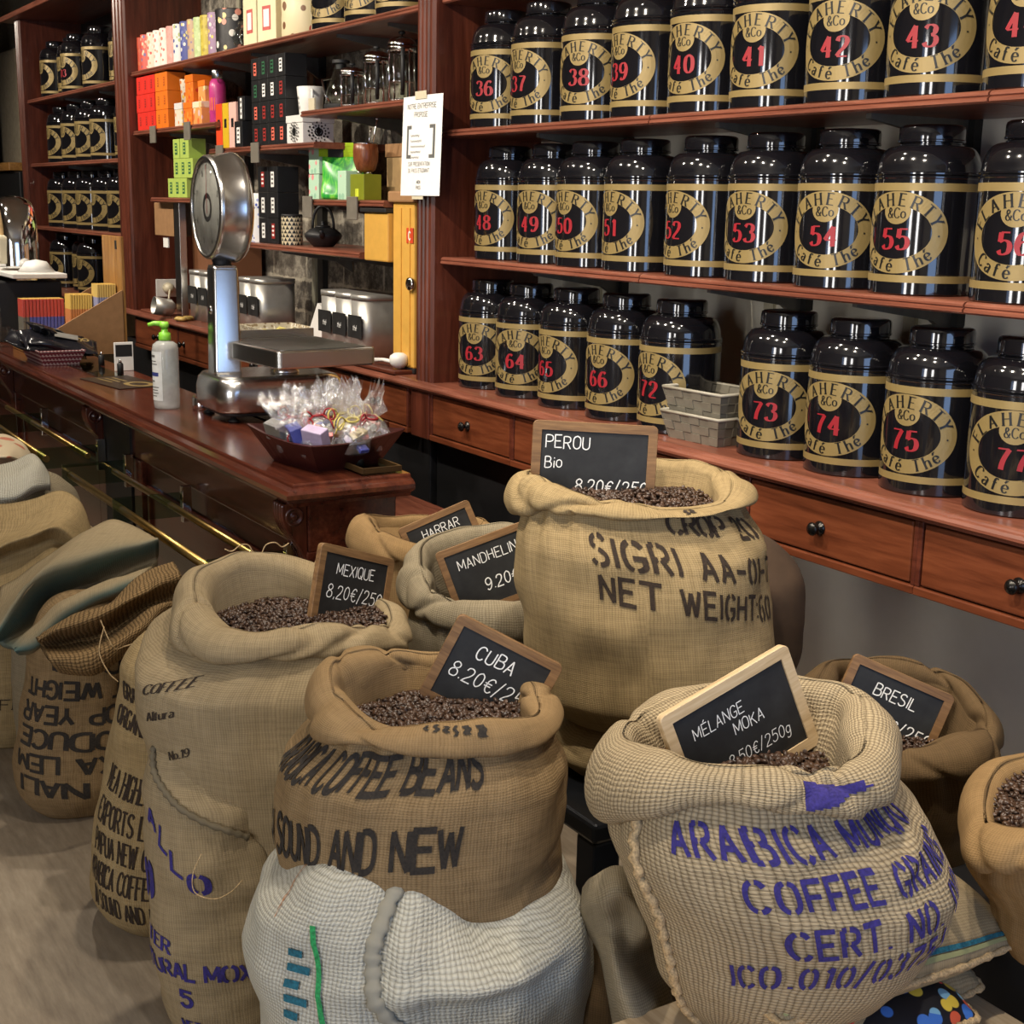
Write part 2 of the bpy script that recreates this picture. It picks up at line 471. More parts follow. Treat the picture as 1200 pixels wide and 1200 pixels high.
# ------------------------------------------------------------------ lettering: stroke glyphs on a 6 x 10 grid
GL = {
'A': '0,0 3,10 6,0|1.1,3.4 4.9,3.4', 'B': '0,0 0,10|~0,10 3,10 5,9 5,6.4 3,5.4 0,5.4|~0,5.4 3.4,5.4 5.8,4.2 5.8,1.2 3.4,0 0,0',
'C': '~5.8,8.2 4.6,9.7 2.6,10 .7,8.4 0,5 .7,1.6 2.6,0 4.6,.3 5.8,1.8', 'D': '0,0 0,10|~0,10 2.8,10 5.2,8.4 5.8,5 5.2,1.6 2.8,0 0,0',
'E': '0,0 0,10|0,10 5.2,10|0,5.2 4.2,5.2|0,0 5.4,0', 'F': '0,0 0,10|0,10 5.2,10|0,5.2 4.2,5.2',
'G': '~5.8,8.2 4.6,9.7 2.6,10 .7,8.4 0,5 .7,1.6 2.6,0 4.6,.3 5.8,1.6|5.8,1.2 5.8,4.4|5.8,4.4 3.6,4.4',
'H': '0,0 0,10|5.8,0 5.8,10|0,5.2 5.8,5.2', 'I': '.6,0 .6,10', 'J': '~4,10 4,2.4 2.8,.2 1,.2 0,2', 'K': '0,0 0,10|5.6,10 0,4.6|1.8,6.2 5.8,0',
'L': '0,10 0,0|0,0 5.2,0', 'M': '0,0 0,10|0,10 3.6,2|3.6,2 7.2,10|7.2,10 7.2,0', 'N': '0,0 0,10|0,10 5.8,0|5.8,0 5.8,10',
'O': '~3,10 5.4,8.6 6,5 5.4,1.4 3,0 .6,1.4 0,5 .6,8.6 3,10', 'P': '0,0 0,10|~0,10 3.4,10 5.6,8.8 5.6,6 3.4,4.8 0,4.8',
'Q': '~3,10 5.4,8.6 6,5 5.4,1.4 3,0 .6,1.4 0,5 .6,8.6 3,10|3.6,2.6 6.2,-.8', 'R': '0,0 0,10|~0,10 3.4,10 5.4,8.9 5.4,6.2 3.4,5 0,5|2.8,5 5.8,0',
'S': '~5.4,8.6 4.2,9.8 2.2,10 .5,8.8 .5,6.8 2.4,5.5 4.4,4.6 5.7,3.2 5.4,1.2 3.6,0 1.6,.1 0,1.5', 'T': '3,0 3,10|0,10 6,10',
'U': '~0,10 0,3 .8,.8 3,0 5,.8 5.8,3 5.8,10', 'V': '0,10 3,0 6,10', 'W': '0,10 2,0|2,0 4,9|4,9 6,0|6,0 8,10', 'X': '0,10 5.8,0|0,0 5.8,10',
'Y': '0,10 3,5|6,10 3,5|3,5 3,0', 'Z': '0,10 5.6,10|5.6,10 0,0|0,0 5.8,0',
'0': '~2.9,10 4.9,8.4 5.5,5 4.9,1.6 2.9,0 .9,1.6 .3,5 .9,8.4 2.9,10', '1': '2.6,0 2.6,10|2.6,10 .8,8.2', '2': '~.3,7.6 1,9.4 2.8,10 4.8,9.2 5.2,7 3.8,4.4 1.6,2.2 .2,.1|.2,0 5.6,0',
'3': '~.4,8.4 1.6,9.8 3.4,10 5,8.8 4.8,6.6 3.2,5.4|~3.2,5.4 5,4.6 5.6,2.6 4.4,.6 2.4,0 .8,.6 .1,2', '4': '4.2,0 4.2,10|4.2,10 0,3|0,3 6,3',
'5': '1,10 5.2,10|1,10 .6,5.6|~.6,5.6 2.6,6.4 4.6,5.6 5.4,3.4 4.6,1 2.6,0 1,.3 .1,1.8', '6': '~5,8.8 3.6,10 1.8,9 .5,6.4 .3,3 1.4,.5 3,0 4.8,.9 5.5,3 4.6,5.2 3,5.9 1.3,5.1 .4,3.4',
'7': '.2,10 5.6,10|~5.6,10 3.6,6 2.6,3 2.2,0', '8': '~2.9,5.4 1,6.6 .8,8.6 2.9,10 5,8.6 4.8,6.6 2.9,5.4 .8,4.2 .2,2 1.4,.2 2.9,0 4.6,.3 5.6,2 5,4.2 2.9,5.4',
'9': '~.8,1.2 2.2,0 4,1 5.3,3.6 5.5,7 4.4,9.5 2.8,10 1,9.1 .3,7 1.2,4.8 2.8,4.1 4.5,4.9 5.4,6.6',
'.': '.5,0 .5,.9', ',': '.8,.9 .3,-1.2', ':': '.5,1 .5,2.2|.5,6 .5,7.2', '-': '0,4.6 3.4,4.6', '/': '0,-1 4,11', "'": '.5,8 .5,10.4', '_': '0,0 5,0', '[': '2,11 0,11|0,11 0,-1|0,-1 2,-1', ']': '0,11 2,11|2,11 2,-1|2,-1 0,-1',
'&': '~5.8,0 3.4,3 1.4,6.2 1.4,8.8 2.6,10 3.8,8.8 3.6,7 1.2,4.8 .2,2.6 1.2,.3 3.2,.2 5,2.4 5.6,4.6', '€': '~5.8,8.2 4.8,9.6 3,9.6 1.4,7.6 1.2,5 1.6,2 3,.4 4.6,.4 5.8,1.8|0,6 4.2,6|0,4.2 3.8,4.2',
'É': '0,0 0,10|0,10 5.2,10|0,5.2 4.2,5.2|0,0 5.4,0|2.2,11.2 3.8,12.8',
'a': '~.6,5.4 2.2,6.6 4,5.6 4.2,3.4 4.2,.8 5,0|~4.2,3.8 1.6,3.4 .2,1.8 1.2,.1 2.8,.3 4.2,1.8', 'b': '0,0 0,10|~0,4 1.2,6.2 3.4,6.4 4.8,4.6 4.8,1.8 3.4,0 1.2,.2 0,2',
'c': '~4.6,5 3.2,6.5 1.4,6 .2,3.4 1,.8 2.6,0 4.4,1.2', 'd': '4.6,0 4.6,10|~4.6,4 3.4,6.4 1.4,6.2 .2,3.2 1.4,.2 3.4,.2 4.6,2', 'e': '~.4,3.6 4.6,3.6 4.2,5.6 2.6,6.5 .9,5.6 .2,3.2 1,.9 2.6,0 4.4,1.2',
'é': '~.4,3.6 4.6,3.6 4.2,5.6 2.6,6.5 .9,5.6 .2,3.2 1,.9 2.6,0 4.4,1.2|2,8 3.6,9.8', 'f': '~4,9.2 2.8,10 1.6,9 1.4,7 1.4,0|0,6.4 3.4,6.4',
'g': '~4.4,5 3,6.4 1.2,6 .2,3.6 1.2,1.2 3,1 4.4,3|~4.4,6.4 4.4,0 3.4,-2.6 1.4,-3 .2,-2', 'h': '0,0 0,10|~0,4.4 1.6,6.2 3.4,6.2 4.2,4.8 4.2,0', 'i': '.6,0 .6,6.4|.6,8.4 .6,9.4',
'l': '.6,0 .6,10', 'm': '0,0 0,6.4|~0,4.6 1.2,6.3 2.6,6 3.2,4.6 3.2,0|~3.2,4.6 4.6,6.3 5.8,6 6.4,4.6 6.4,0', 'n': '0,0 0,6.4|~0,4.4 1.6,6.3 3.4,6.1 4.2,4.6 4.2,0',
'o': '~2.5,6.5 4.4,5.4 4.9,3.2 4.4,1 2.5,0 .6,1 .1,3.2 .6,5.4 2.5,6.5', 'p': '0,-3 0,6.4|~0,4.4 1.2,6.3 3.4,6.3 4.8,4.6 4.8,1.8 3.4,0 1.2,.2 0,2', 'r': '0,0 0,6.4|~0,4 1.2,6 3,6.4',
's': '~4,5.6 2.4,6.6 .7,5.8 .9,4 3.2,2.9 4,1.4 2.8,.1 1.2,.1 .1,1.2', 't': '1.4,0 1.4,9|0,6.4 3.4,6.4', 'u': '~0,6.4 0,1.8 1.2,.1 3,.4 4.4,2|4.4,0 4.4,6.4', 'x': '0,0 4.2,6.4|0,6.4 4.2,0', 'v': '0,6.4 2.2,0 4.4,6.4',
}
def _catmull(p, sub=5):
    out = []
    n = len(p)
    for i in range(n - 1):
        p0 = p[max(i - 1, 0)]; p1 = p[i]; p2 = p[i + 1]; p3 = p[min(i + 2, n - 1)]
        for k in range(sub):
            t = k / sub
            out.append(tuple(0.5 * (2 * p1[a] + (p2[a] - p0[a]) * t + (2 * p0[a] - 5 * p1[a] + 4 * p2[a] - p3[a]) * t * t + (3 * p1[a] - p0[a] - 3 * p2[a] + p3[a]) * t ** 3) for a in (0, 1)))
    out.append(p[-1])
    return out
def glyph(ch):
    res = []
    for s in GL[ch].split('|'):
        sm = s[0] == '~'
        pts = [tuple(float(q) for q in a.split(',')) for a in s.lstrip('~').split()]
        res.append((_catmull(pts) if sm else pts, sm))
    return res
def gwidth(ch):
    if ch == ' ':
        return 3.4
    return max(float(a.split(',')[0]) for s in GL[ch].split('|') for a in s.lstrip('~').split())

def ribbon(pts, wf, closed=False):
    """flat quads along a 2-D polyline; wf(dx,dy) -> width"""
    n = len(pts)
    vs = []
    for i, p in enumerate(pts):
        a = pts[i - 1] if i > 0 else (pts[n - 2] if closed else p)
        b = pts[i + 1] if i < n - 1 else (pts[1] if closed else p)
        dx, dy = b[0] - a[0], b[1] - a[1]
        L = math.hypot(dx, dy) or 1
        dx /= L; dy /= L
        hw = wf(dx, dy) / 2
        vs.append((p[0] - dy * hw, p[1] + dx * hw))
        vs.append((p[0] + dy * hw, p[1] - dx * hw))
    return vs, [[2 * i + 1, 2 * i + 3, 2 * i + 2, 2 * i] for i in range(n - 1)]

def _resample(pts, step):
    out = [pts[0]]
    for a, b in zip(pts, pts[1:]):
        L = math.hypot(b[0] - a[0], b[1] - a[1])
        k = max(1, int(math.ceil(L / step)))
        for i in range(1, k + 1):
            out.append((a[0] + (b[0] - a[0]) * i / k, a[1] + (b[1] - a[1]) * i / k))
    return out

def text2d(txt, size, style='chalk', wgt=None, sx=1.0, gap=1.8, slant=0.0, jit=0.0, seed=1, step=1.2, align='l'):
    """list of (verts2d, faces), total width; baseline at y=0, size = cap height"""
    rnd = random.Random(seed)
    k = size / 10.0
    x = 0.0
    out = []
    if style == 'serif':
        thick, thin = wgt or (1.7, 0.45)
        wf = lambda dx, dy: thin + (thick - thin) * abs(dy) ** 1.6
    else:
        wg = wgt or {'chalk': 0.75, 'bold': 1.8, 'stencil': 2.1}[style]
        wf = lambda dx, dy: wg
    for ch in txt:
        if ch == ' ':
            x += 3.4 * sx + gap
            continue
        jy = rnd.uniform(-1, 1) * jit; js = 1 + rnd.uniform(-1, 1) * jit * 0.06
        rot = rnd.uniform(-1, 1) * jit * 0.04
        strokes = glyph(ch)
        if style == 'stencil':
            cut = []
            for p, sm in strokes:
                if sm and ch in 'OCGQSDBPR0368952&':
                    p = _resample(p, 0.4)
                    mid = 3.0 if ch in 'OCGQ0368' else 2.2
                    cur = []
                    for q in p:
                        if abs(q[0] - mid) < 0.55:
                            if len(cur) > 1: cut.append((cur, sm))
                            cur = []
                        else:
                            cur.append(q)
                    if len(cur) > 1: cut.append((cur, sm))
                else:
                    cut.append((p, sm))
            strokes = cut
        polys = []
        for p, sm in strokes:
            if sm:
                polys.append(p)
            else:
                polys += [[p[i], p[i + 1]] for i in range(len(p) - 1)]
            if style == 'serif' and not sm:
                for e in (p[0], p[-1]):
                    d = (p[-1][0] - p[0][0], p[-1][1] - p[0][1])
                    if ch.isdigit() and (abs(d[0]) > 0.3 or abs(e[1]) > 0.2):
                        continue
                    if abs(d[1]) > abs(d[0]) * 0.9 and (abs(e[1]) < 0.2 or abs(e[1] - 10) < 0.2 or abs(e[1] - 6.4) < 0.1):
                        polys.append([(e[0] - 1.3, e[1]), (e[0] + 1.3, e[1])])
        for p in polys:
            if style in ('bold', 'stencil', 'chalk') and len(p) == 2:
                (x0, y0), (x1, y1) = p
                L = math.hypot(x1 - x0, y1 - y0) or 1
                e = wf(0, 1) * (0.45 if abs(y1 - y0) < 0.1 * L else 0.0)
                p = [(x0 - (x1 - x0) / L * e, y0), (x1 + (x1 - x0) / L * e, y1)]
            p = _resample(p, step)
            p = [(q[0] * sx * js, q[1] * js) for q in p]
            vs, fs = ribbon(p, wf, p[0] == p[-1])
            vv = []
            for (a, b) in vs:
                a2 = a * math.cos(rot) - b * math.sin(rot) + b * slant
                b2 = a * math.sin(rot) + b * math.cos(rot) + jy
                vv.append(((x + a2) * k, b2 * k))
            out.append((vv, fs))
        x += gwidth(ch) * sx + gap
    wd = (x - gap) * k
    if align != 'l':
        sh = wd / 2 if align == 'c' else wd
        out = [([(a - sh, b) for a, b in v], f) for v, f in out]
    return out, wd

def put_text(mb, t2, fn, mat):
    for vs, fs in t2[0]:
        mb.add([fn(a, b) for a, b in vs], fs, mat)

def arc_text(txt, size, a_x, a_y, cen, span, style='serif', wgt=None, bottom=False, sx=1.0):
    """glyphs along an ellipse arc centred at angle cen, total angle span (degrees)"""
    ws = [gwidth(c) * sx + 1.9 for c in txt]
    tot = sum(ws)
    out = []
    acc = 0.0
    for ch, wd in zip(txt, ws):
        fr = (acc + wd / 2) / tot
        acc += wd
        if ch == ' ':
            continue
        ang = math.radians(cen + (0.5 - fr) * span if not bottom else cen + (fr - 0.5) * span)
        px, py = a_x * math.cos(ang), a_y * math.sin(ang)
        tx, ty = -a_x * math.sin(ang), a_y * math.cos(ang)
        if not bottom: tx, ty = -tx, -ty
        L = math.hypot(tx, ty); tx /= L; ty /= L
        g, gw = text2d(ch, size, style, wgt, sx, align='c')
        for vs, fs in g:
            out.append(([(px + tx * a - ty * (b - size / 2), py + ty * a + tx * (b - size / 2)) for a, b in vs], fs))
    return out, 0

def _catmull3(p, sub=8):
    out = []
    n = len(p)
    for i in range(n - 1):
        p0 = p[max(i - 1, 0)]; p1 = p[i]; p2 = p[i + 1]; p3 = p[min(i + 2, n - 1)]
        for k in range(sub):
            t_ = k / sub
            out.append(tuple(0.5 * (2 * p1[a] + (p2[a] - p0[a]) * t_ + (2 * p0[a] - 5 * p1[a] + 4 * p2[a] - p3[a]) * t_ * t_ + (3 * p1[a] - p0[a] - 3 * p2[a] + p3[a]) * t_ ** 3) for a in (0, 1, 2)))
    out.append(tuple(p[-1]))
    return out

# ------------------------------------------------------------------ the room
WB = 2.74          # back wall plane
CF = 2.30          # front of the shelving and drawers
t = NT('pale_concrete_floor')
n1 = t.noise(t.coords(), 2.2, 6, 0.6)
n2 = t.noise(t.coords('Object', (1, 6, 1)), 9, 5, 0.65)
fl = t.math('ADD', t.math('MULTIPLY', n1.outputs[0], 0.5), t.math('MULTIPLY', n2.outputs[0], 0.5))
t.bump(n2.outputs[0], 0.1, 0.004)
M['floor'] = t.set(color=t.ramp(fl, [(0.3, srgb(112, 98, 82)), (0.55, srgb(152, 138, 118)), (0.75, srgb(176, 162, 142))]), rough=0.55)
t = NT('grey_plaster')
n1 = t.noise(t.coords(), 3, 5, 0.6)
M['plaster'] = t.set(color=t.ramp(n1.outputs[0], [(0.3, srgb(212, 205, 186)), (0.7, srgb(230, 224, 206))]), rough=0.85)
t = NT('old_stone_and_brick')
bv = t.coords('Object', (1, 1, 1), (PI / 2, 0, 0))
br = t.n('ShaderNodeTexBrick')
br.inputs['Scale'].default_value = 1.0
br.inputs['Brick Width'].default_value = 0.42
br.inputs['Row Height'].default_value = 0.15
br.inputs['Mortar Size'].default_value = 0.012
br.inputs['Mortar Smooth'].default_value = 0.6
br.inputs['Color1'].default_value = srgb(118, 110, 98)
br.inputs['Color2'].default_value = srgb(82, 77, 70)
br.inputs['Mortar'].default_value = srgb(172, 164, 146)
nb = t.noise(bv, 5, 6, 0.7)
mpv = t.n('ShaderNodeVectorMath', operation='ADD')
sc = t.n('ShaderNodeVectorMath', operation='SCALE'); sc.inputs['Scale'].default_value = 0.08
t.l(nb.outputs['Color'], sc.inputs[0]); t.l(bv, mpv.inputs[0]); t.l(sc.outputs[0], mpv.inputs[1])
t.l(mpv.outputs[0], br.inputs['Vector'])
nn = t.noise(bv, 12, 6, 0.75)
col = t.mix(t.ramp(nn.outputs[0], [(0.45, (0, 0, 0, 1)), (0.7, (0.8, 0.8, 0.8, 1))]), br.outputs['Color'], srgb(196, 188, 170))
col = t.mix(t.ramp(nn.outputs[0], [(0.30, (0.8, 0.8, 0.8, 1)), (0.42, (0, 0, 0, 1))]), col, srgb(30, 28, 26))
t.bump(nn.outputs[0], 0.6, 0.03)
M['stone'] = t.set(color=col, rough=0.9)
M['ceil'] = plain('warm_ceiling', srgb(176, 168, 154), 0.9)
M['side_wall'] = plain('side_wall_paint', srgb(168, 158, 142), 0.9)

struct('floor', MB().box(-14, 2, -3, 3.0, -0.1, 0, 0), [M['floor']])
struct('ceiling', MB().box(-14, 2, -3, 3.0, 3.25, 3.35, 0), [M['ceil']])
struct('wall_back', MB().box(-4.40, 2, WB, WB + 0.15, 0, 3.25), [M['plaster']])
struct('wall_middle', MB().box(-7.90, -4.40, WB, WB + 0.15, 0, 3.25), [M['stone']])
struct('wall_back_left', MB().box(-14, -7.90, WB, WB + 0.15, 0, 3.25), [M['side_wall']])
struct('wall_left', MB().box(-14.15, -14, -3, 3.0, 0, 3.25), [M['side_wall']])
mb = MB()
mb.box(2, 2.12, -3, -0.35, 0, 3.25).box(2, 2.12, 1.55, 3.0, 0, 3.25).box(2, 2.12, -0.35, 1.55, 2.55, 3.25)
struct('wall_right', mb, [M['side_wall']])
mb = MB()
mb.box(-14, -1.9, -3.12, -3, 0, 3.25).box(0.9, 2, -3.12, -3, 0, 3.25).box(-1.9, 0.9, -3.12, -3, 0, 0.7).box(-1.9, 0.9, -3.12, -3, 2.6, 3.25).box(-0.88, 0.28, -3.12, -3, 0.7, 2.6)
struct('wall_front', mb, [M['side_wall']])
# far left corner: strip of pale wall, dark curtain, wooden ledge, dark unit below
struct('trim_1', MB().box(-12.0, -11.35, 2.52, 2.62, 1.83, 2.72, 0), [plain('pale_jamb', srgb(168, 158, 138), 0.8)])
mb = MB()
vs = []; fs = []
for i in range(61):
    x = -13.4 + 1.55 * i / 60
    y = 2.44 + 0.035 * math.sin(i * 0.9) + 0.015 * math.sin(i * 0.37 + 1)
    vs += [(x, y, 1.88), (x, y, 2.95)]
for i in range(60):
    fs.append([2 * i, 2 * i + 2, 2 * i + 3, 2 * i + 1])
mb.add(vs, fs, 0, True)
o = obj('curtain', mb, [plain('dark_grey_cloth', srgb(44, 46, 46), 0.9)])
o.modifiers.new('thick', 'SOLIDIFY').thickness = 0.008
tag(o, 'dark grey curtain hanging at the far left edge above the ledge', 'curtain')
tag(obj('ledge', MB().box(-13.9, -10.75, 2.30, 2.62, 1.80, 1.86, 0, 0.008), [M['oakX']]), 'light oak ledge below the dark curtain at the far left', 'ledge')
tag(obj('dark_cabinet', MB().box(-13.9, -10.62, 2.34, 2.70, 0.02, 1.795, 0, 0.01), [M['void']]), 'black cabinet below the oak ledge left of the mahogany bookcase', 'cabinet')

# ------------------------------------------------------------------ shelving: three bays
def shelf_board(name, parent, x0, x1, z, depth=0.38, thick=0.024, mat='shelf_woodX', front=2.33):
    """board with a moulded nosing; z = top of the board"""
    pr = [(0, 0), (0.0, -thick), (-depth + 0.0, -thick), (-depth, 0)]
    y0 = front
    out = [(y0 + 0.012, z), (y0 + 0.006, z - 0.002), (y0 + 0.002, z - 0.006), (y0 + 0.002, z - 0.010), (y0 + 0.006, z - 0.0125), (y0, z - 0.016), (y0, z - 0.022), (y0 + 0.006, z - 0.026), (y0 + depth, z - 0.026), (y0 + depth, z)]
    mb = MB()
    n = len(out)
    vs = [(x0, a, b) for a, b in out] + [(x1, a, b) for a, b in out]
    fs = [list(range(n)), list(range(n, 2 * n))[::-1]] + [[i, n + i, n + (i + 1) % n, (i + 1) % n] for i in range(n)]
    mb.add(vs, fs)
    return obj(name, mb, [M[mat]], parent)

def pillar(parent, x0, x1, z0=1.0045, z1=3.05, name='side_panel', mat='mahoganyZ'):
    """upright panel from shelf front to wall, fluted on its narrow front edge"""
    mb = MB()
    nfl = 3
    w_ = x1 - x0
    out = [(x0, WB), (x0, CF + 0.012), (x0 + 0.008, CF)]
    fw = (w_ - 0.03) / nfl
    for k in range(nfl):
        a = x0 + 0.015 + k * fw
        out += [(a + fw * 0.15, CF), (a + fw * 0.3, CF + 0.006), (a + fw * 0.7, CF + 0.006), (a + fw * 0.85, CF)]
    out += [(x1 - 0.008, CF), (x1, CF + 0.012), (x1, WB)]
    mb.prism(out, z0, z1)
    return obj(name, mb, [M[mat]], parent)

M['bracket'] = plain('grey_bracket_steel', srgb(112, 110, 104), 0.45, 0.6)
M['upright'] = plain('dark_upright_steel', srgb(48, 48, 46), 0.5, 0.5)
def bracket(parent, x, z, L=0.34):
    mb = MB()
    mb.prism([(0, 0), (-L, 0), (-L, -0.012), (-0.08, -0.05), (0, -0.10)], -0.008, 0.008, 0,
             Matrix(((0, 0, 1, x), (1, 0, 0, WB - 0.012), (0, 1, 0, z), (0, 0, 0, 1))))
    return obj('bracket', mb, [M['bracket']], parent)

# right bay
BR = thing('tea_tin_shelving', 'wide mahogany wall shelving holding three rows of large black tea tins', 'shelving')
pillar(BR, -4.362, -4.245)
pillar(BR, 1.60, 1.72)
Z1, Z2, Z3 = 1.868, 1.443, 1.004
for z, js in ((Z1, (-4.24, -3.078, -1.951, 0.2, 1.6)), (Z2, (-4.24, -3.095, -1.966, 0.2, 1.6)), (2.30, (-4.24, -3.08, -1.95, 0.2, 1.6))):
    for a, b in zip(js, js[1:]):
        shelf_board('shelf', BR, a + 0.0025, b - 0.0025, z)
for x in (-3.72, -2.86, -2.33, -1.55):
    obj('upright', MB().box(x - 0.028, x + 0.028, WB - 0.028, WB, 1.0045, 3.0), [M['upright']], BR)
    obj('batten', MB().box(x - 0.16, x - 0.12, WB - 0.012, WB, 1.0045, 3.0), [plain('cream_batten', srgb(196, 188, 160), 0.7)], BR)
    for z in (Z1, Z2):
        bracket(BR, x, z - 0.026)

# middle bay
BM = thing('open_shelving', 'open mahogany shelving of short staggered boards before a stone wall', 'shelving')
pillar(BM, -7.975, -7.76)
shelf_board('shelf', BM, -7.755, -4.365, 2.293)
MS = {}
for k, (x0, x1, z) in dict(red=(-7.755, -6.46, 1.982), black=(-6.55, -5.31, 1.859), press=(-5.44, -4.365, 1.984), green=(-7.49, -6.55, 1.628), pouch=(-5.42, -4.68, 1.631), pot=(-6.30, -4.89, 1.434)).items():
    MS[k] = z
    shelf_board('shelf', BM, x0, x1, z)
for x in (-7.05, -6.12, -5.2, -4.75):
    obj('upright', MB().box(x - 0.03, x + 0.03, WB - 0.028, WB, 1.0045, 3.0), [M['upright']], BM)
    obj('batten', MB().box(x - 0.13, x - 0.09, WB - 0.014, WB, 1.0045, 3.0), [plain('grey_batten', srgb(150, 146, 126), 0.7)], BM)
for x, z in ((-7.05, 2.267), (-6.6, 2.267), (-6.12, 2.267), (-5.2, 2.267), (-4.75, 2.267), (-7.3, 1.956), (-6.7, 1.956), (-6.2, 1.833), (-5.6, 1.833), (-5.2, 1.958), (-4.6, 1.958), (-5.2, 1.605), (-4.95, 1.605), (-5.8, 1.408), (-5.2, 1.408)):
    bracket(BM, x, z)
for x, z in ((-7.38, 1.982), (-6.83, 1.982), (-6.38, 1.859), (-5.93, 1.859), (-5.36, 1.631), (-4.93, 1.631)):
    mb = MB().box(x - 0.045, x + 0.045, 2.318, 2.326, z - 0.075, z + 0.012, 0, 0.002)
    o = obj('price_holder', mb, [plain('grey_clip', srgb(120, 114, 104), 0.35)], BM)

# left bay
BL = thing('far_bookcase', 'tall mahogany bookcase of black tea tins at the far left', 'bookcase')
pillar(BL, -10.33, -10.20, 1.0045, 2.80)
obj('top_board', MB().box(-10.5, -7.98, 2.24, WB, 2.80, 2.835, 0, 0.006), [M['shelf_woodX']], BL)
LZ = (2.271, 1.843, 1.418)
for z in LZ:
    shelf_board('shelf', BL, -10.195, -7.98, z)
obj('back_panel', MB().box(-10.2, -7.98, WB - 0.015, WB - 0.002, 1.0045, 2.8), [M['black']], BL)
for z in LZ:
    bracket(BL, -9.4, z - 0.026); bracket(BL, -8.6, z - 0.026)

# ------------------------------------------------------------------ drawer cabinets and the long worktop
mb = MB()
x0, x1 = -10.6, 1.6
zt = 1.004
out = [(CF - 0.004, zt), (CF - 0.012, zt - 0.003), (CF - 0.014, zt - 0.007), (CF - 0.020, zt - 0.010), (CF - 0.026, zt - 0.016), (CF - 0.026, zt - 0.022), (CF - 0.018, zt - 0.028), (CF - 0.006, zt - 0.030), (CF - 0.004, zt - 0.036), (WB, zt - 0.036), (WB, zt)]
n = len(out)
vs = [(x0, a, b) for a, b in out] + [(x1, a, b) for a, b in out]
mb.add(vs, [list(range(n)), list(range(n, 2 * n))[::-1]] + [[i, n + i, n + (i + 1) % n, (i + 1) % n] for i in range(n)])
tag(obj('worktop', mb, [M['shelf_woodX']]), 'long reddish worktop with moulded edge running along the wall above the drawers', 'worktop')

def knob_mesh():
    mb = MB()
    T = Matrix.Rotation(PI / 2, 4, 'X')
    mb.lathe([(0, 0), (0.017, 0), (0.017, 0.003), (0.008, 0.006), (0.006, 0.012), (0.009, 0.017), (0.015, 0.021), (0.0165, 0.026), (0.013, 0.031), (0.006, 0.0335), (0.004, 0.035), (0, 0.0352)], 20, 0, True, (0, 0, 0), None, T)
    return mb.mesh('knob', [M['knob']])
KN = knob_mesh()
def drawer_cabinet(x0, x1, label, knob_x=None):
    c = thing('drawer_cabinet', label, 'drawer cabinet', ((x0 + x1) / 2, CF, 0.80), group='drawers under the worktop')
    hw = (x1 - x0) / 2
    mb = MB()
    mb.box(-hw, hw, 0.022, 0.40, 0.0, 0.166)
    mb.box(-hw, hw, -0.004, 0.03, 0.0, 0.020, 1, 0.003)
    mb.box(-hw, -hw + 0.012, 0.0, 0.03, 0.02, 0.166, 0, 0.002).box(hw - 0.012, hw, 0.0, 0.03, 0.02, 0.166, 0, 0.002)
    obj('carcass', mb, [M['mahoganyX'], M['drawer_woodX']], c)
    d = obj('drawer', MB().box(-hw + 0.016, hw - 0.016, 0.001, 0.3, 0.024, 0.162, 0, 0.004), [M['drawer_woodX']], c)
    obj('knob', KN, None, d, ((knob_x - (x0 + x1) / 2) if knob_x is not None else 0, 0.001, 0.088))
    return c
XS = [(-4.248, -3.700, 'drawer cabinet right of the fluted pillar, under the first tins of the bottom row', -3.985),
      (-3.700, -3.13, 'drawer cabinet mostly behind the PEROU chalkboard', None), (-3.13, -2.57, 'drawer cabinet hidden for the most part behind the tall NET-WEIGHT sack', None),
      (-2.57, -2.006, 'drawer with dark knob just right of the tall NET-WEIGHT sack', -2.305), (-2.006, -1.44, 'rightmost drawer, its knob at the right edge of the photo', -1.735)]
for a, b, l, kx in XS:
    drawer_cabinet(a, b, l, kx)
XM = [(-7.76, -7.02, 'small drawer below the wall socket, behind the soap pump', -7.35), (-7.02, -6.28, 'drawer behind the column of the shop scale', -6.92), (-6.28, -5.54, 'drawer hidden behind the shop scale base', None), (-5.54, -4.90, 'drawer right of the scale platform, above the sweets tray', None), (-4.90, -4.42, 'drawer left of the fluted pillar, above the tray corner', None)]
for a, b, l, kx in XM:
    drawer_cabinet(a, b, l, kx)
o = obj('drawer_post', MB().box(-4.385, -4.252, CF - 0.006, CF + 0.3, 0.80, 0.967, 0, 0.004), [M['mahoganyZ']])
tag(o, 'fluted mahogany block between drawers below the shelving pillar', 'post')
o = obj('black_unit', MB().box(-8.4, -4.36, 2.36, 2.70, 0.0, 0.795, 0, 0.006), [M['void']])
tag(o, 'black unit below the drawers behind the serving counter', 'cabinet')
o = obj('under_counter_fridge', MB().box(-4.345, -3.2, 2.38, 2.70, 0.0, 0.795, 0, 0.006), [M['void']])
tag(o, 'black appliance under the drawers right of the counter end', 'appliance')
o = obj('bench', MB().box(-4.3, -3.02, 1.78, 2.2, 0.58, 0.62, 0, 0.006).box(-4.25, -4.2, 1.82, 2.15, 0, 0.58).box(-3.12, -3.07, 1.82, 2.15, 0, 0.58), [M['shelf_woodX']])
tag(o, 'low reddish wooden bench behind the small HARRAR sack', 'bench')

